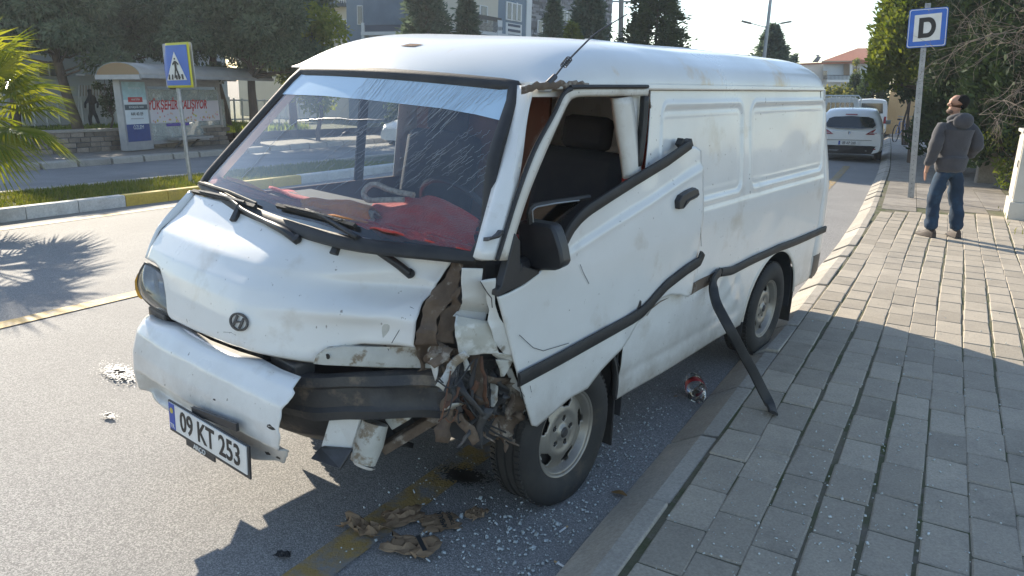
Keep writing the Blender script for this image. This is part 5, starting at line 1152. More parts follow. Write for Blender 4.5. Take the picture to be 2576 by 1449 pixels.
def conifer(loc, h, R, seed, label, mat='spruce_needles', n=9000, z0=.3, leaf=(.20, .07), name='conifer_tree', group=None, power=.9, upb=.15, lumps=9.):
    g = np.random.default_rng(seed); r = tree_root(name, loc, label, group=group); b = MB(); limb(b, (0, 0, -.2), (0, 0, h * .95), .04 + h * .015, .02, g, .02, 6)
    nb = int(70 + h * 14); Ps, Ds = [], []; per = n // nb
    for i in range(nb):
        f = (i + g.uniform(0, 1)) / nb; z = z0 + (h - z0) * f; a = i * 2.39996 + g.uniform(-.4, .4); rad = R * (1 - f) ** power * g.uniform(.72, 1.12) + .05; d = np.array([math.cos(a), math.sin(a), upb]); q = g.uniform(.12, 1, per) ** .7
        P = np.array([0, 0, z]) + d * (rad * q)[:, None] + g.normal(size=(per, 3)) * (.05 + .10 * rad * .5)
        P[:, 2] -= .12 * rad * q ** 2 * (1 if upb < .3 else 0); Ps.append(P); Ds.append(d + g.normal(size=(per, 3)) * .55)
        if i % 4 == 0: b.tube([(0, 0, z - .05), tuple(np.array([0, 0, z]) + d * rad * .8)], [.022, .006], 5)
    b.build('trunk', 'bark', r, smooth=60); P, D = np.vstack(Ps), np.vstack(Ds); m = len(P); V, F_ = leaves(P, D, leaf[0] * g.uniform(.6, 1.3, m), leaf[1] * g.uniform(.7, 1.2, m), g); nmesh('crown', V, F_, mat, r); return r
def leafy(loc, h, cz, R, seed, label, mat, dens=420, leaf=(.13, .09), ncl=16, name='leafy_tree', tr=.09, group=None, cat='tree', multi=1):
    g = np.random.default_rng(seed); r = tree_root(name, loc, label, cat=cat, group=group); b = MB(); cl = []
    for m in range(multi): limb(b, (g.uniform(-.1, .1) * (multi > 1), g.uniform(-.1, .1) * (multi > 1), -.2), (g.uniform(-.3, .3) * R, g.uniform(-.3, .3) * R, cz + (h - cz) * .5), tr, tr * .4, g, .1, 6)
    for i in range(ncl):
        a, f = g.uniform(0, 6.283), g.uniform(0, 1); z = cz + (h - cz) * f; rad = R * math.sqrt(max(.05, 1 - (2 * f - .9) ** 2)) * g.uniform(.15, .9); c = np.array([math.cos(a) * rad, math.sin(a) * rad, z]); s = R * g.uniform(.24, .42); cl.append((c[0], c[1], c[2], s, s, s * .8)); limb(b, (0, 0, cz - .1 + (z - cz) * .3), c, tr * .35, .008, g, .2, 4)
    b.build('trunk', 'bark', r, smooth=60); V, F_ = blobs(cl, dens, leaf[0], leaf[1], g, .4, -.2); nmesh('crown', V, F_, mat, r); return r

# ------------------------------------------------------------------ buildings
def facmat(name, c, c2=None): pm(name, c, .85, col2=c2 or tuple(x * .92 for x in c), scale=.8, bump=.1, bscale=60.)
facmat('wall_grey', (.20, .25, .30)); facmat('wall_cream', (.58, .53, .43)); facmat('wall_white', (.66, .66, .64)); facmat('trim_white', (.72, .72, .70)); facmat('wall_dark', (.10, .12, .16)); facmat('wall_tan', (.40, .31, .22)); facmat('wall_pale', (.55, .60, .62))
pm('awning', (.16, .21, .27), .9, col2=(.13, .17, .22), scale=2.); pm('window_dark', (.04, .05, .06), .1, spec=.9, col2=(.07, .08, .10), scale=1.5); pm('iron', (.03, .03, .035), .5)
stonemat('cladding', (.30, .30, .31), (.22, .22, .23), (.13, .13, .14), grain=20., rnd=.6); pm('roof_tiles', (.42, .17, .10), .85, col2=(.34, .13, .08), scale=5., bump=.4, bscale=8.); pm('solar', (.06, .08, .12), .2, metal=.3)
def pbox(px0, px1, tpl, val, depth, out=0.):
    """box on a street-aligned wall plane between two pixels: tpl 'T' (wall along the street) or 'S' (wall across it)"""
    f = onT if tpl == 'T' else onS; A_, B_ = f(px0, val), f(px1, val); a, b_ = st(A_), st(B_); z0, z1 = sorted((A_[2], B_[2]))
    if tpl == 'T': u0, u1 = sorted((a[1], b_[1])); t1 = val + out; t0 = t1 - depth; C4 = [(t0, u0), (t1, u0), (t1, u1), (t0, u1)]
    else: u0, u1 = sorted((a[0], b_[0])); s0 = val - out; s1 = s0 + depth; C4 = [(u0, s0), (u1, s0), (u1, s1), (u0, s1)]
    m = MB(); base = [S(*c, z0) for c in C4]; m.prism(base, (0, 0, z1 - z0)); return m
TB, SB = -22., 30.
bld = empty('apartment_block', label='grey apartment block with balconies and white window frames behind the van', cat='building'); bld.location = (0, 0, 0)
def blk(name, t0, t1, s0, s1, z0, z1, mat, parent, **kw): return MB().prism([S(t0, s0, z0), S(t1, s0, z0), S(t1, s1, z0), S(t0, s1, z0)], (0, 0, z1 - z0)).build(name, mat, parent, **kw)
B1 = st(onT((1332, 50), TB))[1]; B2 = st(onT((1480, 50), TB))[1]; A1 = st(onS((872, 50), SB))[0]
blk('wall', A1, TB, SB, B1, -1, 13, 'wall_grey', bld); sc = blk('stone_wing', -29, TB - .05, B1 + .02, B2 + 4, -1, 13, 'wall_dark', bld)
# split-stone cladding of the far wing: every course piece stands proud by its own amount
g_ = random.Random(3); z = 2.6
pieces_ = []
while z < 9.5:
    hh = g_.uniform(.10, .2); s_ = B1 + .05
    while s_ < B2 + 3.9:
        l = g_.uniform(.25, .8); o_ = g_.uniform(.02, .09); pieces_.append((s_, min(B2 + 3.9, s_ + l - .015), z, z + hh - .012, o_)); s_ += l
    z += hh
cm = MB()
for i, (a, b_, z0, z1, o_) in enumerate(pieces_): cm.prism([S(TB - .06, a, z0), S(TB - .05 + o_, a, z0), S(TB - .05 + o_, b_, z0), S(TB - .06, b_, z0)], (0, 0, z1 - z0))
cm.build('stone_cladding', 'cladding', bld, kind='stuff')
def window(px0, px1, tpl, val, parent=bld, frame='trim_white', pane='window_dark', mull=1, fw=3.5, out=.06):
    (x0, y0), (x1, y1) = px0, px1; f = pbox(px0, px1, tpl, val, .05, out).build('window_frame', frame, parent); pbox((x0 + fw, y0 + fw), (x1 - fw, y1 - fw), tpl, val, .04, out + .015).build('pane', pane, f)
    for k in range(mull): xm = x0 + (x1 - x0) * (k + 1) / (mull + 1); pbox((xm - 1., y0 + fw), (xm + 1., y1 - fw), tpl, val, .03, out + .03).build('mullion', frame, f)
    return f
window((1272, 3), (1310, 56), 'T', TB, mull=2); pf = pbox((1272, 56), (1310, 100), 'T', TB, .05, .05).build('panel_frame', 'trim_white', bld)
for k in range(4): pbox((1276, 59 + k * 13), (1306, 70 + k * 13), 'T', TB, .03, .08).build('louvre', 'wall_dark', pf)
pbox((1326, -60), (1332, 120), 'T', TB, .1, .06).build('corner_trim', 'trim_white', bld)
window((1350, 50), (1362, 84), 'T', TB, mull=0, fw=2., out=.09); window((1404, 22), (1440, 60), 'T', TB, mull=1, fw=2.5, out=.09)
# balcony recess and railing on the street side
pbox((1096, -40), (1250, 100), 'T', TB, .06, .03).build('recess_wall', 'wall_cream', bld); window((1205, 12), (1224, 58), 'T', TB, mull=0, fw=2.5, out=.07); window((1155, -5), (1190, 30), 'T', TB, mull=1, fw=2.5, out=.07)
sl_ = pbox((1120, 80), (1270, 92), 'T', TB, 1.1, 1.1).build('balcony_slab', 'trim_white', bld); pbox((1252, 50), (1262, 96), 'T', TB + 1.1, .3, .02).build('balcony_pier', 'trim_white', bld)
rl = pbox((1190, 44), (1262, 46), 'T', TB + 1.08, .05, 0).build('balcony_rail', 'iron', bld)
for k in range(22):
    x = 1192 + k * 3.2; P0, P1 = onT((x, 46 + (k / 22) * 3), TB + 1.05), onT((x, 84), TB + 1.05); m_ = (P0 + P1) / 2; bul = np.array([.09 * cT, -.09 * sT, 0]); MB().tube(spline([P0, P0 * .6 + P1 * .4 + bul * .2, P0 * .35 + P1 * .65 + bul, P1], 8), .016, 5).build('baluster', 'iron', rl)
# left flank: awning, balcony, small window
pbox((948, -60), (1075, 66), 'S', SB, .05, 1.0).build('awning', 'awning', bld); pbox((952, 62), (1075, 84), 'S', SB, .06, .98).build('balcony_screen', 'wall_dark', bld); pbox((944, 62), (952, 102), 'S', SB, .3, 1.02).build('balcony_pier', 'trim_white', bld); pbox((944, 84), (1075, 92), 'S', SB, 1.0, 1.04).build('balcony_slab', 'trim_white', bld)
pbox((948, 93), (1075, 140), 'S', SB, .05, .05).build('ground_wall', 'wall_tan', bld); pbox((968, 95), (1000, 140), 'S', SB, .05, .09).build('garage_opening', 'window_dark', bld); window((900, 14), (915, 62), 'S', SB, mull=0, fw=2.)
bld2 = empty('cream_building', label='cream building with a railed balcony left of the grey block', cat='building')
a0, a1 = st(onS((775, 50), 34.))[0], st(onS((885, 50), 34.))[0]; blk('wall', a0 - 6, a1, 34., 44., -1, 12, 'wall_cream', bld2)
pbox((770, 8), (872, 17), 'S', 34., .9, .9).build('balcony_slab', 'wall_grey', bld2); r2 = pbox((770, -16), (872, -14), 'S', 34., .05, .85).build('balcony_rail', 'trim_white', bld2)
for k in range(18): x = 775 + k * 5.6; MB().bar(onS((x, -14), 33.16), onS((x, 8), 33.16), .03, .03).build('baluster', 'trim_white', r2)
window((795, 40), (818, 90), 'S', 34., bld2, frame='wall_white', mull=0); window((862, 48), (876, 92), 'S', 34., bld2, frame='wall_white', mull=0)
pbox((780, 87), (880, 89), 'S', 34., .05, .6).build('lower_rail', 'iron', bld2)
# white park building with barred window behind the pines
bld3 = empty('white_building', label='low white building with a barred window behind the pine trees', cat='building')
w0, w1_ = st(onT((60, 200), -30.))[1], st(onT((480, 200), -30.))[1]
blk('wall', -40, -30, w0 - 8, w1_ + 2, -1, 4.6, 'wall_pale', bld3); pbox((190, 186), (262, 192), 'T', -30., .6, .6).build('canopy', 'wall_white', bld3)
f3 = window((196, 214), (258, 262), 'T', -30., bld3, frame='wall_tan', pane='wall_tan', mull=0)
for k in range(9): x = 199 + k * 7; MB().bar(onT((x, 214), -29.85), onT((x, 276), -29.85), .05, .05).build('window_bar', 'wall_white', f3)
blk('plinth', -30, -29.9, w0 - 8, w1_ + 2, -1, .9, 'wall_white', bld3)
for k, (a, b_) in enumerate(((90, 150), (300, 345), (520, 560), (670, 720))): window((a, 150), (b_, 195), 'T', -30., bld3, frame='wall_white', mull=1, fw=3)
fen = empty('park_fence', label='white picket fence behind the bus shelter', cat='fence')
for k in range(46):
    s_ = 9. + k * .42; p = S(-27., s_, zg(-27, s_) + .35); MB().bar(p, p + [0, 0, 1.15], .06, .06).build('picket', 'wall_white', fen)
for h_ in (.5, 1.3): MB().bar(S(-27., 8.8, zg(-27, 9) + .35 + h_ - .2), S(-27., 28.2, zg(-27, 28) + .35 + h_ - .2), .05, .06).build('rail', 'wall_white', fen)
# house with the red roof
hs = empty('house', label='white house with a red tiled roof far down the street', cat='house'); YH = 68.
def fq(name, px, depth, mat, Y=YH, parent=hs): P = [far(*p, Y) for p in px]; return MB().prism(P, (depth * sT, depth * cT, 0)).build(name, mat, parent)
h5 = lambda x, y: ((3150 + x * .1941) / K, (140 + y * .1941) / K)
fq('wall', [h5(470, 520), h5(1400, 520), h5(1400, 1200), h5(470, 1200)], 9, 'wall_pale'); fq('side_wing', [h5(-250, 600), h5(460, 560), h5(460, 1200), h5(-250, 1200)], 8, 'wall_white', YH + 1)
rf = MB(); A_ = [far(*h5(*p), YH - .6) for p in ((440, 520), (1420, 500))]; Bk = [far(*h5(1170, 255), YH + 4), far(*h5(1450, 255), YH + 4)]; rf.add(A_ + Bk, [(0, 1, 3, 2)]); roofo = rf.build('roof', 'roof_tiles', hs, solid=.25)
fq('chimney', [h5(845, 405), h5(885, 405), h5(885, 480), h5(845, 480)], .8, 'trim_white', YH + 1.5, roofo); fq('chimney', [h5(1090, 395), h5(1165, 395), h5(1165, 470), h5(1090, 470)], .8, 'trim_white', YH + 2, roofo)
fq('eaves', [h5(440, 516), h5(1420, 505), h5(1420, 528), h5(440, 540)], .4, 'wall_tan', YH - .7)
wp = fq('window', [h5(1085, 630), h5(1225, 630), h5(1225, 770), h5(1085, 770)], .2, 'trim_white', YH - .25); fq('pane', [h5(1100, 645), h5(1210, 645), h5(1210, 755), h5(1100, 755)], .1, 'window_dark', YH - .35, wp)
wp = fq('window', [h5(465, 705), h5(555, 705), h5(555, 900), h5(465, 900)], .2, 'trim_white', YH - .25); fq('pane', [h5(472, 715), h5(546, 715), h5(546, 890), h5(472, 890)], .1, 'window_dark', YH - .35, wp)
fq('door_opening', [h5(885, 575), h5(1005, 575), h5(1005, 800), h5(885, 800)], .1, 'wall_tan', YH - .1)
bb = fq('balcony', [h5(545, 895), h5(1010, 895), h5(1010, 945), h5(545, 945)], 1.4, 'trim_white', YH - 1.4)
for k in range(16): fq('baluster', [h5(560 + k * 27, 808), h5(566 + k * 27, 808), h5(566 + k * 27, 896), h5(560 + k * 27, 896)], .06, 'iron', YH - 1.35, bb)
fq('balcony_rail', [h5(550, 800), h5(1010, 800), h5(1010, 810), h5(550, 810)], .08, 'iron', YH - 1.36)
fq('porch_roof', [h5(960, 560), h5(1240, 480), h5(1420, 520), h5(1420, 560)], 2, 'roof_tiles', YH - 1.2); fq('corner_post', [h5(1010, 570), h5(1060, 570), h5(1060, 800), h5(1010, 800)], .5, 'trim_white', YH - .9)
fq('solar_panel', [h5(240, 540), h5(340, 430), h5(430, 430), h5(360, 540)], .2, 'solar', YH + .5, roofo); fq('water_tank', [h5(325, 385), h5(380, 385), h5(375, 425), h5(330, 425)], .6, 'galv', YH + .6, roofo); fq('wing_roof', [h5(-250, 575), h5(460, 545), h5(460, 570), h5(-250, 612)], 6, 'roof_tiles', YH + .8)
# poles
pole = empty('utility_pole', label='grey concrete utility pole rising behind the van roof', cat='pole'); P0, P1 = far(1563, 240, 40.), far(1566, -200, 40.); MB().tube([P0 - [0, 0, 1.5], P1], [.16, .10], 10).build('shaft', 'kerbstone', pole)
for k in range(3): q = P0 * (.45 - .1 * k) + P1 * (.55 + .1 * k); MB().bar(q - [.5, 0, 0], q + [.5, 0, 0], .06, .08).build('cross_arm', 'galv', pole)
lp_ = empty('street_lamp', label='tall slim grey lamp post standing in front of the far conifer', cat='lamp'); P0, P1 = far(1917, 190, 34.), far(1955, -150, 34.); MB().tube([P0 - [0, 0, 3], P1], [.10, .05], 10).build('post', 'galv', lp_); MB().tube([P1, P1 + [.8, 0, .3]], .03, 6).build('arm', 'galv', lp_); MB().box(P1 + [.95, 0, .32], (.5, .2, .08)).build('lamp_head', 'dark_steel', lp_)
def dbl(px, Y, w, label, base):
    r = empty('street_lamp', label=label, cat='lamp'); C_ = far(px[0], px[1] + 12, Y); MB().tube([far(px[0] - 6, base, Y) - [0, 0, 2], C_], [.09, .06], 8).build('post', 'galv', r)
    for s_ in (-1, 1): E_ = far(px[0] + s_ * w, px[1] + 1, Y); MB().tube([C_, C_ * .3 + E_ * .7, E_], .035, 6).build('arm', 'galv', r); MB().box(E_ + [s_ * .3, 0, .05], (.75, .22, .12), Matrix.Rotation(-s_ * .2, 3, 'Y')).build('lamp_head', 'dark_steel', r)
dbl((1927, 57), 60., 40, 'double-armed street lamp rising behind the far conifer', 215); dbl((1838, 145), 85., 30, 'farther double-armed street lamp just above the van roof', 230)

# ------------------------------------------------------------------ trees
def gy(px, Y): P = far(px, 300, Y); q = st(P); return np.array([P[0], P[1], zg(*q) + (.42 if q[0] < -20.4 else .0)])
def htop(px, ytop, Y): return far(px, ytop, Y)[2] - gy(px, Y)[2]
for px, Y, cz, R_c, lean, sd, lab in ((200, 22.5, 2.1, 2.5, (-.9, 0), 1, 'pine with the leftmost trunk behind the low wall'), (478, 27., 2.6, 3.0, (-1.5, 0), 2, 'leaning pine whose thick trunk rises behind the crossing sign'), (575, 28., 2.7, 2.6, (-.9, .3), 3, 'pine with a slanting trunk right behind the bus shelter roof'),
        (640, 25., 2.3, 2.9, (.1, 0), 4, 'pine with a straight trunk to the right of the bus shelter'), (40, 24., 2.4, 2.9, (.2, .2), 5, 'pine half hidden behind the palm fronds'), (735, 29., 2.0, 2.7, (.2, 0), 6, 'dark pine nearest the cream building'), (340, 30., 2.6, 3.0, (.3, 0), 14, 'pine standing far back between the sign and the palm')):
    pine(gy(px, Y), 5.9 if Y < 26 else 7., cz, R_c, sd, lab, lean=lean, ncl=62, dens=620, leaf=(.19, .06))
leafy(gy(800, 27.), htop(800, 28, 27.), 1.4, 1.5, 7, 'bright green sunlit young tree left of the grey block', 'bright_leaves', dens=260, leaf=(.17, .12), ncl=26)
leafy(gp(285, 332, .5), 1.75, .55, .48, 8, 'dark clipped round bush left of the bus shelter', 'cypress_leaves', dens=1600, leaf=(.07, .05), ncl=16, name='bush', cat='bush', tr=.04)
gsp = 'conifers in front of the apartment block'
for px, yt, Y, Rc, sd, mt, n_, pw, lab in ((1080, -90, 31., 1.75, 21, 'spruce_needles', 16000, .75, 'broad blue-green conifer before the middle of the grey block'), (1180, -25, 33., 1.0, 22, 'spruce_needles', 8000, .8, 'slim small conifer beside the iron balcony'),
        (1392, 0, 33., .85, 23, 'spruce_needles', 6000, .8, 'thin loose conifer in front of the stone-clad wing'), (1478, -60, 35., 1.6, 24, 'spruce_needles', 14000, .7, 'mid green conifer left of the utility pole'), (1640, -60, 37., 2.3, 25, 'cypress_leaves', 24000, .5, 'large dark conifer right of the utility pole'), (1437, 66, 31., .9, 27, 'thuja_leaves', 6000, .8, 'low pale conifer just above the van roof')):
    conifer(gy(px, Y), htop(px, yt, Y), Rc, sd, lab, mat=mt, n=n_, group=gsp, leaf=(.24, .09), power=pw)
conifer(gy(1927, 52.), htop(1927, 66, 52.), 2.6, 26, 'lone far conifer against the sky behind the lamp post', n=11000, leaf=(.34, .13), power=.8); conifer(gy(1985, 58.), htop(1985, 140, 58.), .8, 28, 'small conifer tip right of the far conifer', n=2500, leaf=(.3, .1))
leafy(gy(2112, 50.), htop(2112, 226, 50.), .8, 1.6, 31, 'yellowing bushy tree in front of the far house', 'garden_leaves', dens=150, leaf=(.26, .18), ncl=22); conifer(gy(2142, 55.), htop(2142, 188, 55.), 1.1, 32, 'small dark conifer left of the house window', mat='cypress_leaves', n=5000, leaf=(.24, .1)); conifer(gy(2190, 50.), htop(2190, 178, 50.), 1.5, 33, 'broad dark conifer between the house and the thuja', mat='cypress_leaves', n=9000, leaf=(.24, .1), power=.5)
leafy(gy(2140, 62.), htop(2140, 150, 62.), 2.5, .6, 34, 'slim yellow-leaved tree beside the house porch', 'garden_leaves', dens=170, leaf=(.24, .16), ncl=12)
leafy(gy(2075, 62.), htop(2075, 215, 62.), .6, 1.6, 35, 'distant reddish bush at the bend behind the van roof', 'garden_leaves', dens=120, leaf=(.3, .2), ncl=14, cat='bush', name='bush')
# big garden conifers on the right
def thuja(loc, h, R, seed, label, mat, n, z0=.3, droop=True, power=.45, leaf=(.16, .075)):
    g = np.random.default_rng(seed); r = tree_root('thuja_tree', loc, label, group='garden conifers along the pavement'); b = MB(); limb(b, (0, 0, -.2), (0, 0, h * .8), .13, .04, g, .03, 6); Ps, Ds = [], []; nb = int(130 * h / 5); per = n // nb
    for i in range(nb):
        f = ((i + .5) / nb); z = z0 + (h - z0) * f; a = i * 2.39996; rad = R * (1 - f) ** power * g.uniform(.70, 1.14); c = np.array([math.cos(a) * rad, math.sin(a) * rad, z]); s = .30 + .14 * g.uniform()
        d = g.normal(size=(per, 3)); d /= np.linalg.norm(d, axis=1, keepdims=True); q = g.uniform(.1, 1, per) ** .5; P = c * np.array([.93, .93, 1]) + d * q[:, None] * np.array([s, s, s * 1.5]); Ps.append(P); up = np.array([math.cos(a) * .7, math.sin(a) * .7, .8]); Ds.append(up + g.normal(size=(per, 3)) * .6)
        if i % 3 == 0: b.tube([(0, 0, max(.2, z - .5)), tuple(c * .85)], [.03, .008], 5)
    b.build('trunk', 'bark', r, smooth=60); P, D = np.vstack(Ps), np.vstack(Ds); m = len(P); V, F_ = leaves(P, D, leaf[0] * g.uniform(.6, 1.3, m), leaf[1] * g.uniform(.7, 1.2, m), g); nmesh('crown', V, F_, mat, r); return r
def gat(px, Y): P = far(px, 300, Y); q = st(P); return S(q[0], q[1], zg(*q) + .1)
thuja(gat(2312, 21.), 6.6, 1.25, 41, 'tall bushy yellow-green thuja left of the parking sign post', 'thuja_leaves', 44000, z0=2.25, leaf=(.17, .085))
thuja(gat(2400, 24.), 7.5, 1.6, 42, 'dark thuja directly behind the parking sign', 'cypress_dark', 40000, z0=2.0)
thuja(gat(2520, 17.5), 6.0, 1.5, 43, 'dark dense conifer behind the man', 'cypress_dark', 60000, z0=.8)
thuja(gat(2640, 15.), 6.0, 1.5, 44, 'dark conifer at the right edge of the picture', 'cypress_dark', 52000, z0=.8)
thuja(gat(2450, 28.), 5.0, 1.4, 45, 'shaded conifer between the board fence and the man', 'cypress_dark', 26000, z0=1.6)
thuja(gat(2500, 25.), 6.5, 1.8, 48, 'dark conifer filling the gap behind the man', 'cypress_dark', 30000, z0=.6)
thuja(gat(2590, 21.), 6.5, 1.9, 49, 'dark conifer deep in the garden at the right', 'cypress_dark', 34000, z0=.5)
leafy(gat(2600, 14.2), 1.5, .25, .75, 46, 'low leafy shrub behind the utility cabinet', 'thuja_leaves', dens=1100, leaf=(.07, .045), ncl=14, name='shrub', cat='shrub', tr=.02, multi=3)
leafy(gat(2505, 20.), 1.15, .3, .55, 47, 'small leafy shrub beside the concrete block', 'thuja_leaves', dens=900, leaf=(.07, .045), ncl=10, name='shrub', cat='shrub', tr=.02, multi=3)
# bare branches hanging in from the right
def bare(loc, starts, seed, label):
    g = np.random.default_rng(seed); r = empty('bare_shrub', label=label, cat='shrub'); b = MB(); stem = MB()
    def grow(p, d, l, rad, lev):
        pts = [p]; q = p
        for i in range(5): d = d + g.normal(size=3) * .17 + np.array([-.02, 0, -.03]); d /= np.linalg.norm(d); q = q + d * l / 5; pts.append(q)
        b.tube(pts, np.linspace(rad, rad * .6, 6), 5, cap=False)
        if lev > 0:
            for i in range(1, 6):
                for _ in range(1 + (g.uniform() < .45)): nd_ = d + g.normal(size=3) * .75; nd_ /= np.linalg.norm(nd_); grow(pts[i], nd_, l * g.uniform(.35, .6), rad * .55, lev - 1)
    for (a, c) in starts:
        A_, C_ = np.array(a), np.array(c); stem.tube([loc, (np.array(loc) + A_) / 2 + [0.1, 0, .2], A_], [.03, .02, .010], 6); d = (C_ - A_); grow(A_, d / np.linalg.norm(d), np.linalg.norm(d), .007, 2)
    stem.build('stem', 'twig', r); b.build('twigs', 'twig', r, kind='stuff')
Yb = 11.3
bare(gat(2900, Yb), [(far(2640, 60, Yb), far(2420, 50, Yb - .2)), (far(2640, 30, Yb), far(2430, -5, Yb)), (far(2640, 95, Yb), far(2400, 95, Yb - .2)), (far(2650, 20, Yb + .3), far(2480, 70, Yb)), (far(2660, 200, Yb), far(2540, 250, Yb)), (far(2650, 170, Yb), far(2530, 110, Yb - .2))], 51, 'leafless twiggy shrub reaching in front of the parking sign')
bare(gat(2900, 12.), [(far(2640, 190, 12.), far(2470, 300, 11.6)), (far(2640, 220, 12.), far(2500, 270, 12))], 52, 'drooping bare branch above the utility cabinet')

# ------------------------------------------------------------------ palm on the median
def palm():
    base = SG(-11.7, 4.55, .1); g = random.Random(4); r = empty('fan_palm', label='fan palm whose sunlit fronds reach in at the left edge', cat='palm'); C_ = far(-95, 265, base[1]); upright(r, base)
    inv = r.matrix_world.inverted(); c = inv @ Vector(C_); MB().tube([(0, 0, -.2), (c.x * .5, c.y * .5, c.z * .5), tuple(c)], [.22, .18, .2], 12).build('trunk', 'bark', r, smooth=60)
    for k in range(30):
        a = k * 2.39996; el = math.radians(g.uniform(-45, 62)); d = Vector((math.cos(a) * math.cos(el), math.sin(a) * math.cos(el), math.sin(el))); L0 = g.uniform(.55, .8); hub = c + d * L0 + Vector((0, 0, -.08)); leaf_ = MB(); pet = empty('frond', parent=r)
        MB().tube([c, (c + hub) / 2 + Vector((0, 0, .04)), hub], [.02, .014, .010], 6).build('stalk', 'palm_leaf', pet)
        up = Vector((0, 0, 1)); sd = d.cross(up).normalized(); nn = sd.cross(d)
        for j in range(38):
            th = math.radians(-112 + 224 * j / 37); e = (d * math.cos(th) + sd * math.sin(th)); ln = .72 * (.72 + .28 * math.cos(th)) * g.uniform(.9, 1.08); w = .017; tip_d = g.uniform(.06, .22); m1 = hub + e * ln * .55 + nn * .05 * math.cos(th); tip = hub + e * ln + Vector((0, 0, -tip_d)); ax = e.cross(nn).normalized()
            leaf_.add([hub, m1 + ax * w, m1 - nn * .012, m1 - ax * w, tip], [(0, 1, 2), (0, 2, 3), (1, 4, 2), (2, 4, 3)])
        leaf_.build('fan_leaf', 'palm_dry' if (el < -.55 and k % 2) else 'palm_leaf', pet)
palm()
# ================================================================== street furniture, vehicles, people
pm('sign_blue', (.02, .13, .52), .35, col2=(.02, .11, .46), scale=6.); pm('sign_white', (.74, .74, .71), .4, col2=(.66, .66, .62), scale=6.); pm('sign_yellow', (.62, .58, .03), .4, col2=(.55, .52, .03), scale=6.); pm('sign_black', (.012, .012, .012), .5); pm('sign_grey', (.50, .50, .52), .5); pm('zinc', (.36, .37, .38), .45, metal=.7, col2=(.26, .27, .28), scale=14., bump=.08, bscale=50.)
# --- parking sign
dsg = empty('parking_sign', label='blue sign with a black letter D on a galvanised post', cat='sign')
db = gp(2292, 499, .1); sD = st(db)[1]; dtp = onS((2325, 120), sD)
D3 = lambda x, y: ((2800 + .6902 * x) / K, .6902 * y / K)
def upost(name, a, c, w, parent):
    d = Vector(c - a).normalized(); x = Vector((cT, -sT, 0)); y = d.cross(x).normalized(); r = Matrix((x, y, d)).transposed(); prof = [(-w, -.3 * w), (-w, .5 * w), (-.8 * w, .5 * w), (-.8 * w, -.1 * w), (.8 * w, -.1 * w), (.8 * w, .5 * w), (w, .5 * w), (w, -.3 * w)]
    b = MB(); V = []; [V.append(Vector(q) + r @ Vector((p[0], p[1], 0))) for q in (a, c) for p in prof]; n = 8; b.add(V, [(i, (i + 1) % n, n + (i + 1) % n, n + i) for i in range(n)] + [tuple(range(n)), tuple(range(2 * n - 1, n - 1, -1))]); o = b.build(name, 'zinc', parent)
    for k in range(26): p = Vector(a).lerp(Vector(c), (k + .5) / 26) - y * (.32 * w); MB().lathe([(0, 0), (.006, 0), (.006, .002)], 6, c=p, mat=Matrix((x, d, -y)).transposed()).build('post_hole', 'sign_black', o)
    return o
mid = onS(D3(1190, 490), sD); upost('lower_post', db - [0, 0, .1], mid + (dtp - db) * .03, .048, dsg); upost('upper_post', mid - (dtp - db) * .05 + S(0, .02), dtp + (dtp - db) * .28, .042, dsg)
cor_ = [onS(D3(*p), sD - .05) for p in ((1112, 276), (1338, 262), (1357, 37), (1132, 55))]
def quadpt(c, u, v): return (c[0] * (1 - u) + c[1] * u) * (1 - v) + (c[3] * (1 - u) + c[2] * u) * v
nS = S(0, -1)
def rquad(c, m, r, out, th, n=5):
    """rounded rectangle inset by m (fractions) on the quad c"""
    P = []
    for (cu, cv, a0) in ((1 - m - r, 1 - m - r, 0), (m + r, 1 - m - r, 90), (m + r, m + r, 180), (1 - m - r, m + r, 270)):
        for k in range(n): a = math.radians(a0 + 90 * k / (n - 1)); P.append(quadpt(c, cu + r * math.cos(a), cv + r * math.sin(a)) + nS * out)
    return MB().prism(P, -nS * th)
brd = rquad(cor_, 0, .06, 0, .02).build('board', 'sign_blue', dsg); rquad(cor_, .018, .055, .003, .002).build('white_edge', 'sign_white', brd); rquad(cor_, .036, .05, .006, .002).build('blue_field', 'sign_blue', brd)
icor = [onS(D3(*p), sD - .05) for p in ((1150, 240), (1305, 226), (1318, 72), (1163, 88))]; rquad(icor, 0, .01, .009, .002).build('white_field', 'sign_white', brd)
Dm = MB(); o_ = [(.18, .12)] + [(.52 + .30 * math.cos(a), .5 + .38 * math.sin(a)) for a in np.linspace(-math.pi / 2, math.pi / 2, 15)] + [(.18, .88)]; i_ = [(.36, .29)] + [(.50 + .15 * math.cos(a), .5 + .21 * math.sin(a)) for a in np.linspace(-math.pi / 2, math.pi / 2, 15)] + [(.36, .71)]
Po = [quadpt(icor, *p) + nS * .012 for p in o_]; Pi = [quadpt(icor, *p) + nS * .012 for p in i_]; n = len(Po); Dm.add(Po + Pi + [p - nS * .003 for p in Po + Pi], [(k, (k + 1) % n, n + (k + 1) % n, n + k) for k in range(n)] + [(2 * n + k, 3 * n + k, 3 * n + (k + 1) % n, 2 * n + (k + 1) % n) for k in range(n)]); Dm.build('letter', 'sign_black', brd)
for v in (.05, .95): MB().lathe([(0, .0), (.012, 0), (.012, -.004)], 8, c=quadpt(cor_, .5, v) + nS * .012, mat=Matrix.Rotation(math.pi / 2, 3, 'X')).build('bolt', 'zinc', brd)
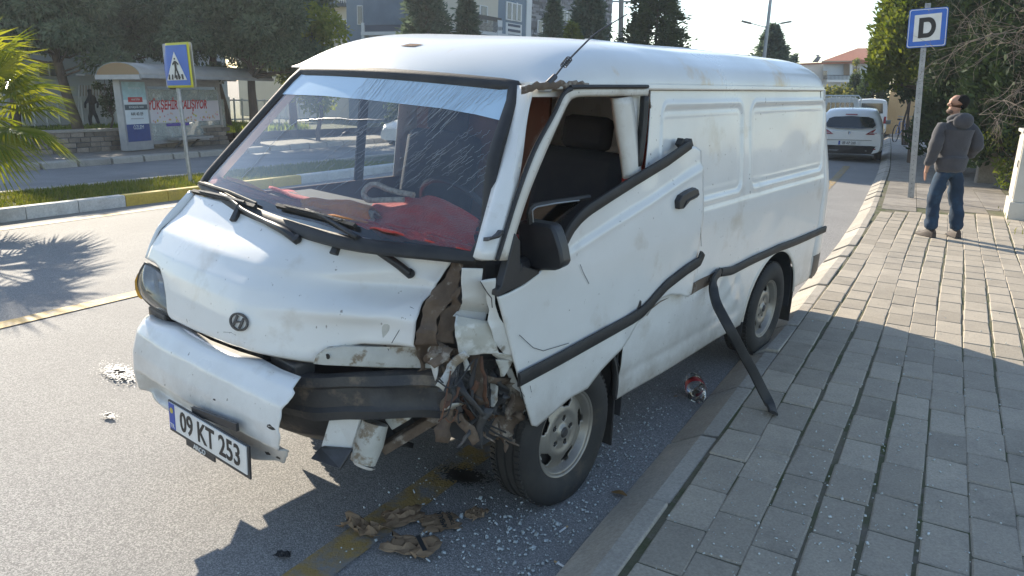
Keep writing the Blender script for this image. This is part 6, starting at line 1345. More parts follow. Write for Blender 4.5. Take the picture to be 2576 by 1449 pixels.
# --- crossing sign
psg = empty('crossing_sign', label='bent blue pedestrian crossing sign with a yellow border on the median', cat='sign')
pb_ = gp(481, 462, .1); sP = st(pb_)[1]; ptp = onS((449, 225), sP); MB().tube([pb_ - [0, 0, .1], ptp + (ptp - pb_) * .35], .036, 12).build('post', 'zinc', psg, smooth=60)
P1_ = lambda x, y: (x * .1984, y * .1984)
bc = [onS(P1_(*p), sP - .06) for p in ((2090, 1116), (2457, 1110), (2388, 530), (2022, 552))]
rquad([quadpt(bc, -.02, 0) - nS * .05, quadpt(bc, 1, 0) - nS * .05, quadpt(bc, 1, 1) - nS * .05, quadpt(bc, 0, 1.0) - nS * .05], 0, .05, 0, .01).build('rear_board', 'sign_grey', psg)
def bentP(u, v, out): # left flank curls back
    q = max(0, .22 - u); return quadpt(bc, u + .10 * sst(.62, 1., v) * sst(.3, 0, u) - .045 * math.exp(-((v - .38) / .22) ** 2) * sst(.35, 0, u), v) + nS * (out - 1.6 * q * q)
def bgrid(u0, u1, v0, v1, out, n=16): return MB().grid([[bentP(u0 + (u1 - u0) * i / n, v0 + (v1 - v0) * j / n, out) for j in range(n + 1)] for i in range(n + 1)])
bd = bgrid(0, 1, 0, 1, 0).build('board', 'sign_yellow', psg, solid=.006, smooth=60); bgrid(.065, .935, .055, .945, .014).build('blue_field', 'sign_blue', bd, smooth=60)
tri = [(.16, .17), (.84, .17), (.50, .80)]
tm = MB(); T_ = [bentP(a, b_, .022) for a, b_ in tri]; tm.prism(T_, -nS * .002); tm.build('white_triangle', 'sign_white', bd)
def tq(name, pts): MB().prism([bentP(a, b_, .028) for a, b_ in pts], -nS * .0025).build(name, 'sign_black', bd)
tq('figure_head', [(.50 + .025 * math.cos(a), .645 + .022 * math.sin(a)) for a in np.linspace(0, 6.28, 12)[:-1]])
tq('figure_body', [(.475, .60), (.53, .60), (.62, .53), (.60, .50), (.545, .55), (.54, .44), (.60, .30), (.65, .22), (.615, .215), (.56, .29), (.51, .40), (.47, .22), (.43, .215), (.475, .42), (.475, .54), (.42, .50), (.40, .53)])
for a in (.22, .33, .57, .69, .47): tq('zebra_bar', [(a, .185), (a + .055, .185), (a + .04 + (.02 if a < .45 else .0), .30), (a + (.03 if a < .45 else -.02), .30)]) if a != .47 else tq('zebra_bar', [(.48, .185), (.535, .185), (.53, .28), (.485, .28)])

# --- bus shelter
pm('shelter_frame', (.42, .42, .42), .5, metal=.4, col2=(.35, .35, .36), scale=5.); pm('vault', (.40, .37, .33), .35, col2=(.33, .30, .27), scale=3.); leafmat('vault_end', (.50, .36, .20), (.55, .40, .24), trans=.5)
pm('poster_mint', (.42, .62, .64), .4); pm('poster_white', (.74, .76, .76), .4, col2=(.62, .68, .70), scale=2.); pm('poster_navy', (.02, .06, .24), .4); pm('poster_red', (.55, .03, .03), .4); pm('poster_slate', (.06, .09, .11), .4); pm('banner_red', (.60, .02, .03), .5); pm('banner', (.74, .68, .68), .5, col2=(.66, .62, .66), scale=1.2); pm('banner_purple', (.12, .08, .40), .5); pm('flower', (.65, .22, .30), .6, col2=(.7, .5, .2), scale=9.)
glassmat('shelter_glass', (.90, .94, .92), gloss=.05, haze=.28, hazecol=(.75, .78, .76))
shl = empty('bus_shelter', label='bus shelter with a curved roof, poster column and printed glass', cat='bus shelter')
A0 = gp(322, 381, .15); C0 = gp(572, 360, .15); ax = Vector((C0 - A0)); ax.z = 0; Ls = ax.length; ax.normalize(); gz = (UPG.to_3x3() @ Vector((0, 0, 1))); ay = gz.cross(ax).normalized()   # ay points away from the road
if ay.dot(Vector((S(-1, 0)))) < 0: ay = -ay
def sp_(a, d, z): return Vector(A0) + ax * a + ay * d + gz * z
def sbox(name, a0, a1, d0, d1, z0, z1, mat, parent=shl, **kw): return MB().prism([sp_(a0, d0, z0), sp_(a1, d0, z0), sp_(a1, d1, z0), sp_(a0, d1, z0)], gz * (z1 - z0)).build(name, mat, parent, **kw)
def vpl(px, d):      # pixel onto the shelter plane at depth d -> (a, z)
    dr = Vector(ray(*px)); o = Vector(CO) - (Vector(A0) + ay * d); t = -o.dot(ay) / dr.dot(ay); P = o + dr * t; return P.dot(ax), P.dot(gz)
a_ad = vpl((378, 300), 0)[0]; zt_ = vpl((340, 195), 0)[1]; zroof = zt_
ad = sbox('poster_column', 0, a_ad, 0, .22, .02, zroof - .05, 'shelter_frame'); sbox('column_base', .03, a_ad - .03, .02, .2, 0, .35, 'shelter_frame')
sh4 = lambda x, y: ((430 + x * .28986) / K, (230 + y * .28986) / K)
def ppanel(name, p0, p1, mat, out, parent, d=0.):
    a, z = vpl(sh4(*p0), d); a2, z2 = vpl(sh4(*p1), d); return sbox(name, min(a, a2), max(a, a2), -out, -out + .004 + 0 * d, min(z, z2), max(z, z2), mat, parent)
aL, aR = .06, a_ad - .06; z_t, z_m, z_b = vpl(sh4(330, 315), 0)[1], vpl(sh4(380, 890), 0)[1], vpl(sh4(390, 1125), 0)[1]; zmid = vpl(sh4(330, 560), 0)[1]
sbox('poster', aL, aR, -.012, -.006, z_m, zmid, 'poster_white', ad); sbox('poster_top', aL, aR, -.012, -.006, zmid, z_t, 'poster_mint', ad); sbox('poster_foot', aL, aR, -.012, -.006, z_b, z_m, 'poster_navy', ad)
rotS = face_rot(ax, gz)
def slab_text(body, px, size, mat, parent, d=-.016, shear=0., sx=1., off=0.): a, z = vpl(sh4(*px), 0); return text(body, 'lettering', mat, parent, size, sp_(a, d, z), rotS if rotS.col[2].dot(ay) < 0 else rotS, shear=shear, sx=sx, offset=off)
w_ = a_ad - .12; ctr = (aL + aR) / 2
def band(px, h, mat, w): z = vpl(sh4(*px), 0)[1]; return sbox('poster_band', ctr - w / 2, ctr + w / 2, -.018, -.012, z - h / 2, z + h / 2, mat, ad), z
_, z1_ = band((335, 558), .13, 'poster_red', w_ * .62); text('HALK İSTER', 'lettering', 'poster_white', ad, .07, sp_(ctr, -.022, z1_), rotS, sx=.8); _, z2_ = band((360, 660), .14, 'poster_slate', w_ * .98); text('BÜYÜKŞEHİR YAPAR', 'lettering', 'poster_white', ad, .075, sp_(ctr, -.022, z2_), rotS, sx=.75)
text('444 40 09', 'lettering', 'sign_black', ad, .14, sp_(ctr, -.018, vpl(sh4(360, 755), 0)[1]), rotS, sx=.8); band((360, 815), .03, 'sign_grey', w_ * .55); text('ÖZLEM', 'lettering', 'poster_white', ad, .15, sp_(ctr, -.018, vpl(sh4(390, 935), 0)[1]), rotS, sx=.8); text('BÜYÜKŞEHİR', 'lettering', 'poster_white', ad, .07, sp_(ctr, -.018, vpl(sh4(320, 405), 0)[1]), rotS)
# posts, glass wall, banner, bench, roof
a_gl0, a_gl1 = vpl(sh4(540, 700), 0)[0], vpl(sh4(1545, 700), 0)[0]; a_end = vpl(sh4(1750, 700), 0)[0]
for a in (a_ad + .05, a_gl1, ): sbox('post', a, a + .09, .10, .19, 0, zroof, 'shelter_frame')
sbox('top_rail', a_ad, a_gl1 + .3, .08, .18, zroof - .12, zroof, 'shelter_frame'); sbox('bottom_rail', a_ad + .1, a_gl1, .10, .18, .12, .22, 'shelter_frame'); sbox('header', a_ad + .1, a_gl1, .12, .16, vpl(sh4(800, 375), 0)[1], vpl(sh4(800, 290), 0)[1], 'shelter_frame')
sbox('glass_wall', a_ad + .14, a_gl1, .138, .146, .22, zroof - .3, 'shelter_glass'); sbox('end_glass', a_gl1 + .1, a_gl1 + .75, .5, .508, .25, zroof - .6, 'shelter_glass')
zb0, zb1 = vpl(sh4(900, 862), 0)[1], vpl(sh4(900, 570), 0)[1]; ban = sbox('banner', a_ad + .15, a_gl1 - .02, .125, .131, zb0, zb1, 'banner')
ztx = vpl(sh4(900, 630), 0)[1]; al, ar = vpl(sh4(575, 630), 0)[0], vpl(sh4(1365, 630), 0)[0]
tx = text('YÜKŞEHİR ÇALIŞIYOR', 'lettering', 'banner_red', ban, .36, sp_((al + ar) / 2, .118, ztx), rotS, shear=.25, offset=.008); wd = max(v.co.x for v in tx.data.vertices) - min(v.co.x for v in tx.data.vertices); tx.matrix_basis = tx.matrix_basis @ Matrix.Diagonal(((ar - al) / max(wd, .1), 1, 1, 1))
for k in range(60): a, z = a_ad + .2 + hsh(k, 1) * (a_gl1 - a_ad - .3), zb0 + .03 + hsh(k, 2) ** 2 * .26; MB().lathe([(0, .002), (.018 + .02 * hsh(k, 3), .002), (.02, 0)], 6, c=sp_(a, .120, z), mat=Matrix((ax, gz, -ay)).transposed()).build('flower_print', 'flower' if k % 3 else 'sign_yellow', ban)
sbox('purple_strip', vpl(sh4(830, 890), 0)[0], vpl(sh4(1135, 890), 0)[0], .124, .130, vpl(sh4(900, 912), 0)[1], vpl(sh4(900, 875), 0)[1], 'banner_purple')
zs_ = vpl(sh4(1000, 1072), 0)[1]; be = sbox('bench', vpl(sh4(815, 1072), 0)[0], vpl(sh4(1290, 1072), 0)[0], -.35, .05, zs_ - .03, zs_ + .03, 'galv')
for a in (vpl(sh4(910, 1100), 0)[0], vpl(sh4(1130, 1100), 0)[0]): MB().bar(sp_(a, -.25, zs_ - .03), sp_(a - .1, .12, zs_ - .38), .05, .05).build('bench_bracket', 'dark_steel', be)
av0, av1 = -.28, vpl(sh4(1880, 250), 0)[0]; hw, vh = .72, .34; dc = -.25
def vault(a0, a1, z0): return MB().grid([[sp_(a, dc + hw * math.cos(th), z0 + vh * math.sin(th)) for th in np.linspace(0, math.pi, 17)] for a in np.linspace(a0, a1, 9)])
vt = vault(av0, av1, zroof + .04).build('roof_vault', 'vault', shl, solid=.02, smooth=60)
for a in (av0 + .01, av1 - .01): MB().add([sp_(a, dc + hw * .98 * math.cos(th), zroof + .04 + vh * .98 * math.sin(th)) for th in np.linspace(0, math.pi, 17)], [tuple(range(17))]).build('vault_end', 'vault_end', vt)
for d_ in (dc - hw, dc + hw): MB().bar(sp_(av0, d_, zroof + .02), sp_(av1, d_, zroof + .02), .07, .09).build('roof_beam', 'shelter_frame', shl)
MB().bar(sp_(av0, dc - hw, zroof), sp_(av0, dc + hw, zroof), .07, .12).build('roof_beam', 'shelter_frame', shl)

# --- low wall behind the shelter, stone by stone
wl = empty('low_wall', label='low grey stone wall below the sunlit grass', cat='wall'); W0 = S(-20.3, 6.); n_ = 0
for r in range(4):
    s_ = 6. + (r % 2) * .15; z0 = .13 + r * .135
    while s_ < 17.:
        l = .26 + .16 * hsh(r, s_); q = zg(-20.3, s_)
        o = .015 * hsh(s_, r, 2); MB().prism([S(-20.5, s_, q + z0), S(-20.28 + o, s_, q + z0), S(-20.28 + o, s_ + l - .02, q + z0), S(-20.5, s_ + l - .02, q + z0)], (0, 0, .12)).build('stone', 'wallstone', wl, bevel=.012); s_ += l
MB().prism([S(-20.52, 6, zg(-20.3) + .1), S(-20.31, 6, zg(-20.3) + .1), S(-20.31, 17, zg(-20.3) + .1), S(-20.52, 17, zg(-20.3) + .1)], (0, 0, .55)).build('mortar', 'wall_dark', wl); MB().prism([S(-20.55, 6, zg(-20.3) + .66), S(-20.25, 6, zg(-20.3) + .66), S(-20.25, 17, zg(-20.3) + .66), S(-20.55, 17, zg(-20.3) + .66)], (0, 0, .07)).build('coping', 'kerbstone', wl, bevel=.01)

# --- people
pm('skin', (.42, .24, .165), .55, col2=(.36, .19, .13), scale=9.); pm('hair', (.010, .008, .007), .85, spec=.15); pm('beard', (.13, .08, .06), .8); pm('hoodie', (.060, .060, .068), .95, col2=(.045, .045, .052), scale=9., bump=.6, bscale=50., sheen=.2); pm('jeans', (.014, .038, .075), .9, col2=(.008, .022, .045), scale=4., bump=.4, bscale=60., col3=(.022, .06, .11), scale3=6., lo3=.5, hi3=.7); pm('shoe', (.05, .035, .028), .7); pm('sole', (.03, .03, .03), .8); pm('dark_cloth', (.035, .035, .04), .9)
def skin(name, nodes, edges, mat, parent, root, sub=2):
    me = bpy.data.meshes.new(name); keys = list(nodes); me.from_pydata([nodes[k][0] for k in keys], [(keys.index(a), keys.index(b_)) for a, b_ in edges], [])
    me.materials.append(M(mat)); o = bpy.data.objects.new(name, me); COL.objects.link(o); o.parent = parent; sk = o.modifiers.new('skin', 'SKIN'); sk.use_smooth_shade = True; sk.branch_smoothing = .6
    for i, k in enumerate(keys): r = nodes[k][1]; me.skin_vertices[0].data[i].radius = r if hasattr(r, '__len__') else (r, r); me.skin_vertices[0].data[i].use_root = (k == root)
    sb = o.modifiers.new('sub', 'SUBSURF'); sb.levels = sb.render_levels = sub; return o
def chain(*ks): return list(zip(ks[:-1], ks[1:]))
man = empty('person', label='man in a grey hoodie and jeans standing on the pavement, looking left', cat='person')
mb_ = gp(2366, 597, .108); upright(man, mb_, math.radians(4)); man.scale = (.985, .985, .985)
Hd = (-.025, .035, 0)
nodes = {'pel': ((0, 0, .95), (.10, .08)), 'sp': ((0, .0, 1.15), (.10, .08)), 'ch': ((0, 0, 1.33), (.10, .07)), 'nk': ((0, .02, 1.46), .058), 'nk2': ((-.015, .035, 1.53), .056), 'hd1': ((-.03, .04, 1.585), (.082, .074)), 'hd2': ((-.02, .035, 1.65), (.092, .080)), 'hd3': ((-.01, .03, 1.71), (.083, .074)), 'hd4': ((-.008, .028, 1.745), (.05, .045)),
         'nose': ((-.125, .055, 1.628), .013), 'chin': ((-.095, .055, 1.555), .028), 'brow': ((-.098, .05, 1.672), .030), 'ear': ((.002, -.052, 1.635), .020),
         'hl': ((-.10, 0, .85), .05), 'kl': ((-.125, .03, .50), .05), 'al': ((-.14, 0, .10), .04), 'hr': ((.10, 0, .85), .05), 'kr': ((.12, .03, .50), .05), 'ar': ((.16, -.03, .10), .04),
         'sl': ((-.17, 0, 1.36), .035), 'el': ((-.265, -.035, 1.13), .035), 'wl': ((-.275, .04, .88), .028), 'pl': ((-.275, .055, .825), (.035, .018)),
         'sr': ((.17, 0, 1.36), .035), 'er': ((.275, -.06, 1.13), .042), 'wr': ((.25, .10, 1.0), .028), 'pr': ((.20, .13, .97), (.03, .02))}
edges = chain('pel', 'sp', 'ch', 'nk', 'nk2', 'hd1', 'hd2', 'hd3', 'hd4') + [('hd2', 'nose'), ('hd1', 'chin'), ('hd2', 'brow'), ('hd2', 'ear')] + [('pel', 'hl')] + chain('hl', 'kl', 'al') + [('pel', 'hr')] + chain('hr', 'kr', 'ar') + [('ch', 'sl')] + chain('sl', 'el', 'wl', 'pl') + [('ch', 'sr')] + chain('sr', 'er', 'wr', 'pr')
for k, (dx, dy, ln) in enumerate(((-.012, -.022, .075), (-.008, -.008, .088), (-.004, .008, .085), (0., .022, .07))):
    nodes['f%da' % k] = ((-.275 + dx * .6, .055 + dy, .795), .0095); nodes['f%db' % k] = ((-.275 + dx + .008, .06 + dy, .795 - ln * .55), .009); nodes['f%dc' % k] = ((-.262 + dx, .064 + dy, .795 - ln), .0075); edges += [('pl', 'f%da' % k)] + chain('f%da' % k, 'f%db' % k, 'f%dc' % k)
nodes['t1'] = ((-.262, .088, .835), .0115); nodes['t2'] = ((-.255, .10, .80), .0095); nodes['t3'] = ((-.25, .104, .77), .008); edges += [('pl', 't1')] + chain('t1', 't2', 't3')
skin('body', nodes, edges, 'skin', man, 'pel')
skin('jeans', {'p': ((0, .005, .96), (.175, .135)), 'c': ((0, 0, .88), (.165, .13)), 'hl': ((-.095, 0, .84), .112), 'ml': ((-.12, .02, .65), .098), 'kl': ((-.135, .03, .47), .085), 'cl': ((-.145, .005, .26), .083), 'al': ((-.15, .0, .085), .082), 'hr': ((.095, 0, .84), .112), 'mr': ((.12, .02, .65), .098), 'kr': ((.14, .03, .47), .085), 'cr': ((.165, -.01, .26), .083), 'ar': ((.175, -.025, .085), .082)}, [('p', 'c'), ('c', 'hl'), ('c', 'hr')] + chain('hl', 'ml', 'kl', 'cl', 'al') + chain('hr', 'mr', 'kr', 'cr', 'ar'), 'jeans', man, 'p')
hoo = skin('hoodie', {'w0': ((0, 0, .80), (.195, .155)), 'w1': ((0, 0, .90), (.20, .16)), 'w': ((0, .01, 1.0), (.215, .19)), 'm': ((0, .02, 1.15), (.22, .19)), 'c': ((0, 0, 1.32), (.205, .155)), 's': ((0, -.01, 1.43), (.13, .10)), 'n': ((0, .015, 1.50), (.085, .08)), 'sl': ((-.185, 0, 1.395), .092), 'ul': ((-.225, -.015, 1.26), .085), 'el': ((-.25, -.025, 1.12), .080), 'fl': ((-.26, .01, .99), .070), 'wl': ((-.27, .04, .885), .055), 'sr': ((.185, 0, 1.395), .092), 'ur': ((.235, -.03, 1.27), .085), 'er': ((.275, -.06, 1.13), .082), 'fr': ((.265, .02, 1.05), .070), 'wr': ((.245, .10, 1.0), .055)},
     chain('w0', 'w1', 'w', 'm', 'c', 's', 'n') + [('c', 'sl'), ('c', 'sr')] + chain('sl', 'ul', 'el', 'fl', 'wl') + chain('sr', 'ur', 'er', 'fr', 'wr'), 'hoodie', man, 'm')
tx_ = bpy.data.textures.new('folds', 'CLOUDS'); tx_.noise_scale = .09; tx_.noise_depth = 2
for o in (hoo, [c for c in man.children if c.name.startswith('jeans')][0]): md = o.modifiers.new('folds', 'DISPLACE'); md.texture = tx_; md.strength = .05; md.mid_level = .5; md.texture_coords = 'LOCAL'
def ell(name, c, r, mat, parent, n=16, m=10, cut=None, rot=None):
    G = [[Vector((r[0] * math.sin(p) * math.cos(t), r[1] * math.sin(p) * math.sin(t), r[2] * math.cos(p))) for t in np.linspace(0, 2 * math.pi, n + 1)[:-1]] for p in np.linspace(.02, (cut or math.pi) - .02, m)]
    if rot is not None: G = [[rot @ v for v in row] for row in G]
    return MB().grid([[v + Vector(c) for v in row] for row in G], wrap=True).build(name, mat, parent, smooth=70)
ell('hood', (0.01, -.10, 1.44), (.125, .075, .10), 'hoodie', hoo); MB().tube([( .09 * math.cos(a), -.01 + .095 * math.sin(a), 1.475 - .03 * math.sin(a)) for a in np.linspace(0, 2 * math.pi, 17)], .035, 8).build('collar', 'hoodie', hoo, smooth=60)
ell('hair', (.022, .018, 1.655), (.090, .092, .098), 'hair', man, cut=1.95, rot=Matrix.Rotation(.80, 3, 'Y')); ell('beard', (-.072, .050, 1.553), (.040, .056, .034), 'beard', man)
for s_, xx, yy in ((-1, -.15, .04), (1, .18, .0)):
    sh_ = MB(); G = []
    for f in np.linspace(0, 1, 9):
        y = -.10 + f * .28; w = .048 * math.sin(math.pi * min(1, .18 + f * .78)) ** .5; hh = .10 - .055 * sst(.3, .8, f) if f < .95 else .03; G.append([(w * math.cos(t), y, .012 + max(0, math.sin(t)) * hh - (0 if math.sin(t) > 0 else .0)) for t in np.linspace(0, 2 * math.pi, 13)[:-1]])
    sh_.grid(G, wrap=True); sh_.add(G[0], [tuple(range(12))]); sh_.add(G[-1], [tuple(range(12))]); o = sh_.build('shoe', 'shoe', man, smooth=50); o.location = (xx, yy, 0); o.rotation_euler = (0, 0, .25 if s_ < 0 else -.15)
    MB().prism([(x * .05, -.10 + (y + 1) * .14, 0) for x, y in ((-.8, -1), (.8, -1), (1.05, .3), (.6, 1), (-.6, 1), (-1.05, .3))], (0, 0, .014)).build('sole', 'sole', o)
ped = empty('person', label='distant figure in dark clothes walking behind the low wall', cat='person'); Pp = far(239, 318, 27.); upright(ped, (Pp[0], Pp[1], zg(-26, 15) + .40), .9); ped.scale = (.82, .82, .82)
skin('body', {'p': ((0, 0, .92), (.15, .11)), 'c': ((0, .03, 1.30), (.18, .12)), 'n': ((0, .05, 1.50), .06), 'h': ((0, .07, 1.60), .09), 'h2': ((0, .06, 1.70), .085), 'kl': ((-.1, .14, .5), .075), 'al': ((-.1, .10, .06), .055), 'kr': ((.1, -.05, .5), .075), 'ar': ((.1, -.25, .10), .055), 'el': ((-.25, .02, 1.12), .05), 'wl': ((-.24, .12, .9), .04), 'er': ((.25, -.02, 1.12), .05), 'wr': ((.24, .08, .9), .04)}, chain('p', 'c', 'n', 'h', 'h2') + [('p', 'kl'), ('p', 'kr'), ('kl', 'al'), ('kr', 'ar'), ('c', 'el'), ('el', 'wl'), ('c', 'er'), ('er', 'wr')], 'dark_cloth', ped, 'p'); ell('bag', (0, -.16, 1.25), (.14, .09, .2), 'dark_cloth', ped)

# --- vehicles
pm('car_white', (.78, .78, .76), .25, col2=(.72, .72, .70), scale=2., coat=.6); pm('car_glass', (.02, .028, .03), .06, spec=.9, coat=.5); pm('tail_red', (.30, .012, .02), .2, coat=.5); pm('tail_clear', (.55, .4, .4), .2, coat=.5); pm('car_black', (.018, .018, .02), .5)
def loft(secs):
    """car shell: secs of (x, [(y,z)...] right half from floor to roof centre)"""
    G = []
    for x, h in secs: hh = spline(h, 22); G.append([(x, -p[0], p[1]) for p in hh] + [(x, p[0], p[1]) for p in hh[::-1][1:]])
    b = MB().grid(G); b.add(G[0], [tuple(range(len(G[0])))]); b.add(G[-1], [tuple(range(len(G[-1])))]); return b
def simple_wheel(c, R, parent, w=.2):
    r = empty('wheel', c, parent=parent); MB().lathe([(R * .6, w / 2), (R * .92, w / 2), (R, w * .35), (R, -w * .35), (R * .92, -w / 2), (R * .6, -w / 2)], 26, axis='y').build('tyre', 'tyre', r, smooth=40); MB().lathe([(0, w * .46), (R * .2, w * .48), (R * .3, w * .38), (R * .6, w * .48), (R * .62, 0)], 20, axis='y').build('rim', 'alloy', r, smooth=40); MB().lathe([(0, -w * .46), (R * .3, -w * .38), (R * .6, -w * .48), (R * .62, 0)], 20, axis='y').build('rim_back', 'alloy', r, smooth=40)
def place(o, t, s, ang): upright(o, SG(t, s), math.radians(90) - TH + ang); return o
def hatch(t, s, ang, label, plate):
    r = empty('hatchback_car', label=label, cat='car'); W = .90
    secs = [(.0, [(.60, .22), (.80, .30), (.84, .50), (.82, .70), (.74, .80), (.3, .84), (0, .85)]), (.06, [(.64, .20), (.86, .30), (.89, .52), (.87, .80), (.76, .93), (.3, .96), (0, .97)]), (.22, [(.66, .18), (.88, .30), (.90, .55), (.88, .86), (.76, 1.08), (.5, 1.20), (0, 1.24)]), (.42, [(.66, .18), (.89, .30), (.905, .55), (.89, .90), (.74, 1.26), (.5, 1.39), (0, 1.42)]), (.95, [(.66, .18), (.89, .30), (.905, .55), (.89, .90), (.70, 1.36), (.5, 1.45), (0, 1.47)]), (2.0, [(.66, .18), (.89, .30), (.905, .55), (.89, .90), (.68, 1.37), (.5, 1.45), (0, 1.47)]), (2.8, [(.66, .18), (.89, .30), (.905, .55), (.88, .88), (.70, 1.16), (.5, 1.24), (0, 1.26)]), (3.3, [(.66, .18), (.89, .30), (.90, .55), (.86, .84), (.72, .95), (.4, .98), (0, .99)]), (4.0, [(.6, .2), (.82, .30), (.84, .5), (.78, .72), (.6, .78), (.3, .8), (0, .8)]), (4.25, [(.5, .25), (.66, .32), (.7, .5), (.62, .62), (.5, .66), (.2, .68), (0, .68)])]
    loft(secs).build('body', 'car_white', r, smooth=45)
    def rear(name, pts, out, mat, parent=r, th=.02): P = [(-out + float(np.interp(z, [.2, .5, .8, .93, 1.22, 1.4], [.03, -.02, -.01, .05, .24, .42])) + .10 * (abs(y) / .9) ** 3, y, z) for y, z in pts]; return MB().prism(P, (th, 0, 0)).build(name, mat, parent)
    rear('rear_window', [(-.66, 1.02), (-.60, .955), (-.3, .93), (0, .925), (.3, .93), (.60, .955), (.66, 1.02), (.58, 1.20), (.45, 1.245), (0, 1.265), (-.45, 1.245), (-.58, 1.20)], .085, 'car_glass')
    for sg in (-1, 1): tl_ = rear('tail_lamp', [(sg * .42, .765), (sg * .82, .76), (sg * .86, .80), (sg * .80, .90), (sg * .70, .935), (sg * .55, .86)], .04, 'tail_red', th=.05); rear('lamp_stripe', [(sg * .50, .80), (sg * .80, .79), (sg * .79, .815), (sg * .54, .825)], .047, 'tail_clear', tl_, .01)
    rear('bumper_lower', [(y, .22) for y in np.linspace(-.82, .82, 9)] + [(.88, .42), (.6, .45), (.3, .45), (0, .45), (-.3, .45), (-.6, .45), (-.88, .42)], .06, 'car_black'); rear('bumper_chrome', [(-.5, .30), (.5, .30), (.5, .32), (-.5, .32)], .06, 'galv'); rear('hatch_line', [(-.6, .60), (.6, .60), (.6, .608), (-.6, .608)], .035, 'car_black'); rear('spoiler_lamp', [(-.16, 1.30), (.16, 1.30), (.15, 1.325), (-.15, 1.325)], .10, 'tail_red')
    rear('badge', [(0, .86), (-.035, .81), (0, .755), (.035, .81)], .05, 'chrome'); rear('wiper', [(-.02, .95), (.30, .975), (.30, .985), (-.02, .965)], .055, 'car_black')
    pl_ = rear('plate', [(-.26, .47), (.26, .47), (.26, .58), (-.26, .58)], .055, 'plate_white'); rear('country_strip', [(.215, .47), (.26, .47), (.26, .58), (.215, .58)], .060, 'plate_blue', pl_, .004); text(plate, 'plate_number', 'plate_black', pl_, .105, (-.087, -.02, .523), face_rot((0, -1, 0), (0, 0, 1)), sx=.8)
    for sg in (-1, 1): MB().prism([(1.0, sg * .80, 1.0), (2.75, sg * .80, .95), (2.2, sg * .70, 1.30), (1.2, sg * .70, 1.33)], (0, sg * .03, 0)).build('side_window', 'car_glass', r); MB().prism([(2.55, sg * .92, .95), (2.60, sg * 1.06, .95), (2.60, sg * 1.06, 1.08), (2.55, sg * .92, 1.08)], (.10, 0, 0)).build('mirror', 'car_white', r, bevel=.02)
    MB().tube([(.75, 0, 1.46), (.66, 0, 1.60)], .006, 6).build('roof_aerial', 'car_black', r); rear('reflector', [(-.82, .345), (-.66, .345), (-.66, .375), (-.82, .375)], .058, 'tail_red')
    for x in (.75, 3.35):
        for sg in (-1, 1): simple_wheel((x, sg * .80, .315), .315, r)
    return place(r, t, s, ang)
hq = st(gp(*q2(1470, 870), 0)); hatch(hq[0] - .02, hq[1] + .0, math.radians(4.5), 'white hatchback parked behind the van, rear towards the camera', '09 AP 260')
def boxvan(t, s, ang, label, h=1.98, L_=4.6, name='minibus', win=True):
    r = empty(name, label=label, cat='van'); P = lambda k: [(.66, .25), (.83, .32), (.85, .8), (.84, 1.1), (.78 * k, h - .25), (.62 * k, h - .06), (0, h)]
    loft([(0, [(a * .96, b_ * .99) for a, b_ in P(1)]), (.12, P(1)), (1.5, P(1)), (3.0, P(1)), (3.7, [(.66, .25), (.83, .32), (.85, .7), (.83, 1.0), (.75, 1.3), (.5, 1.40), (0, 1.42)]), (L_, [(.6, .28), (.72, .34), (.74, .6), (.72, .75), (.6, .85), (.3, .88), (0, .88)])]).build('body', 'car_white', r, smooth=45)
    MB().prism([(-.015, -.62, h - .72), (-.015, .62, h - .72), (-.005, .56, h - .22), (-.005, -.56, h - .22)], (.03, 0, 0)).build('rear_window', 'car_glass', r)
    for sg in (-1, 1):
        MB().prism([(-.02, sg * .68, .75), (-.02, sg * .80, .75), (-.02, sg * .79, 1.1), (-.02, sg * .70, 1.1)], (.03, 0, 0)).build('tail_lamp', 'tail_red', r); MB().prism([(.4, sg * .80, 1.25), (2.9, sg * .80, 1.25), (2.9, sg * .73, h - .25), (.4, sg * .73, h - .25)], (0, sg * .035, 0)).build('side_window', 'car_glass', r); MB().box((3.0, sg * 1.0, 1.25), (.10, .14, .28)).build('mirror', 'car_black', r, bevel=.03)
        for x in (.8, 3.6): simple_wheel((x, sg * .76, .32), .32, r)
    MB().box((-.04, 0, .42), (.10, 1.6, .18)).build('rear_bumper', 'car_black', r, bevel=.03)
    return place(r, t, s, ang)
mq = st(gp(*q2(1755, 695), 0)); boxvan(mq[0] - .80, mq[1] + .3, math.radians(5), 'white minibus parked ahead of the hatchback', 1.98)
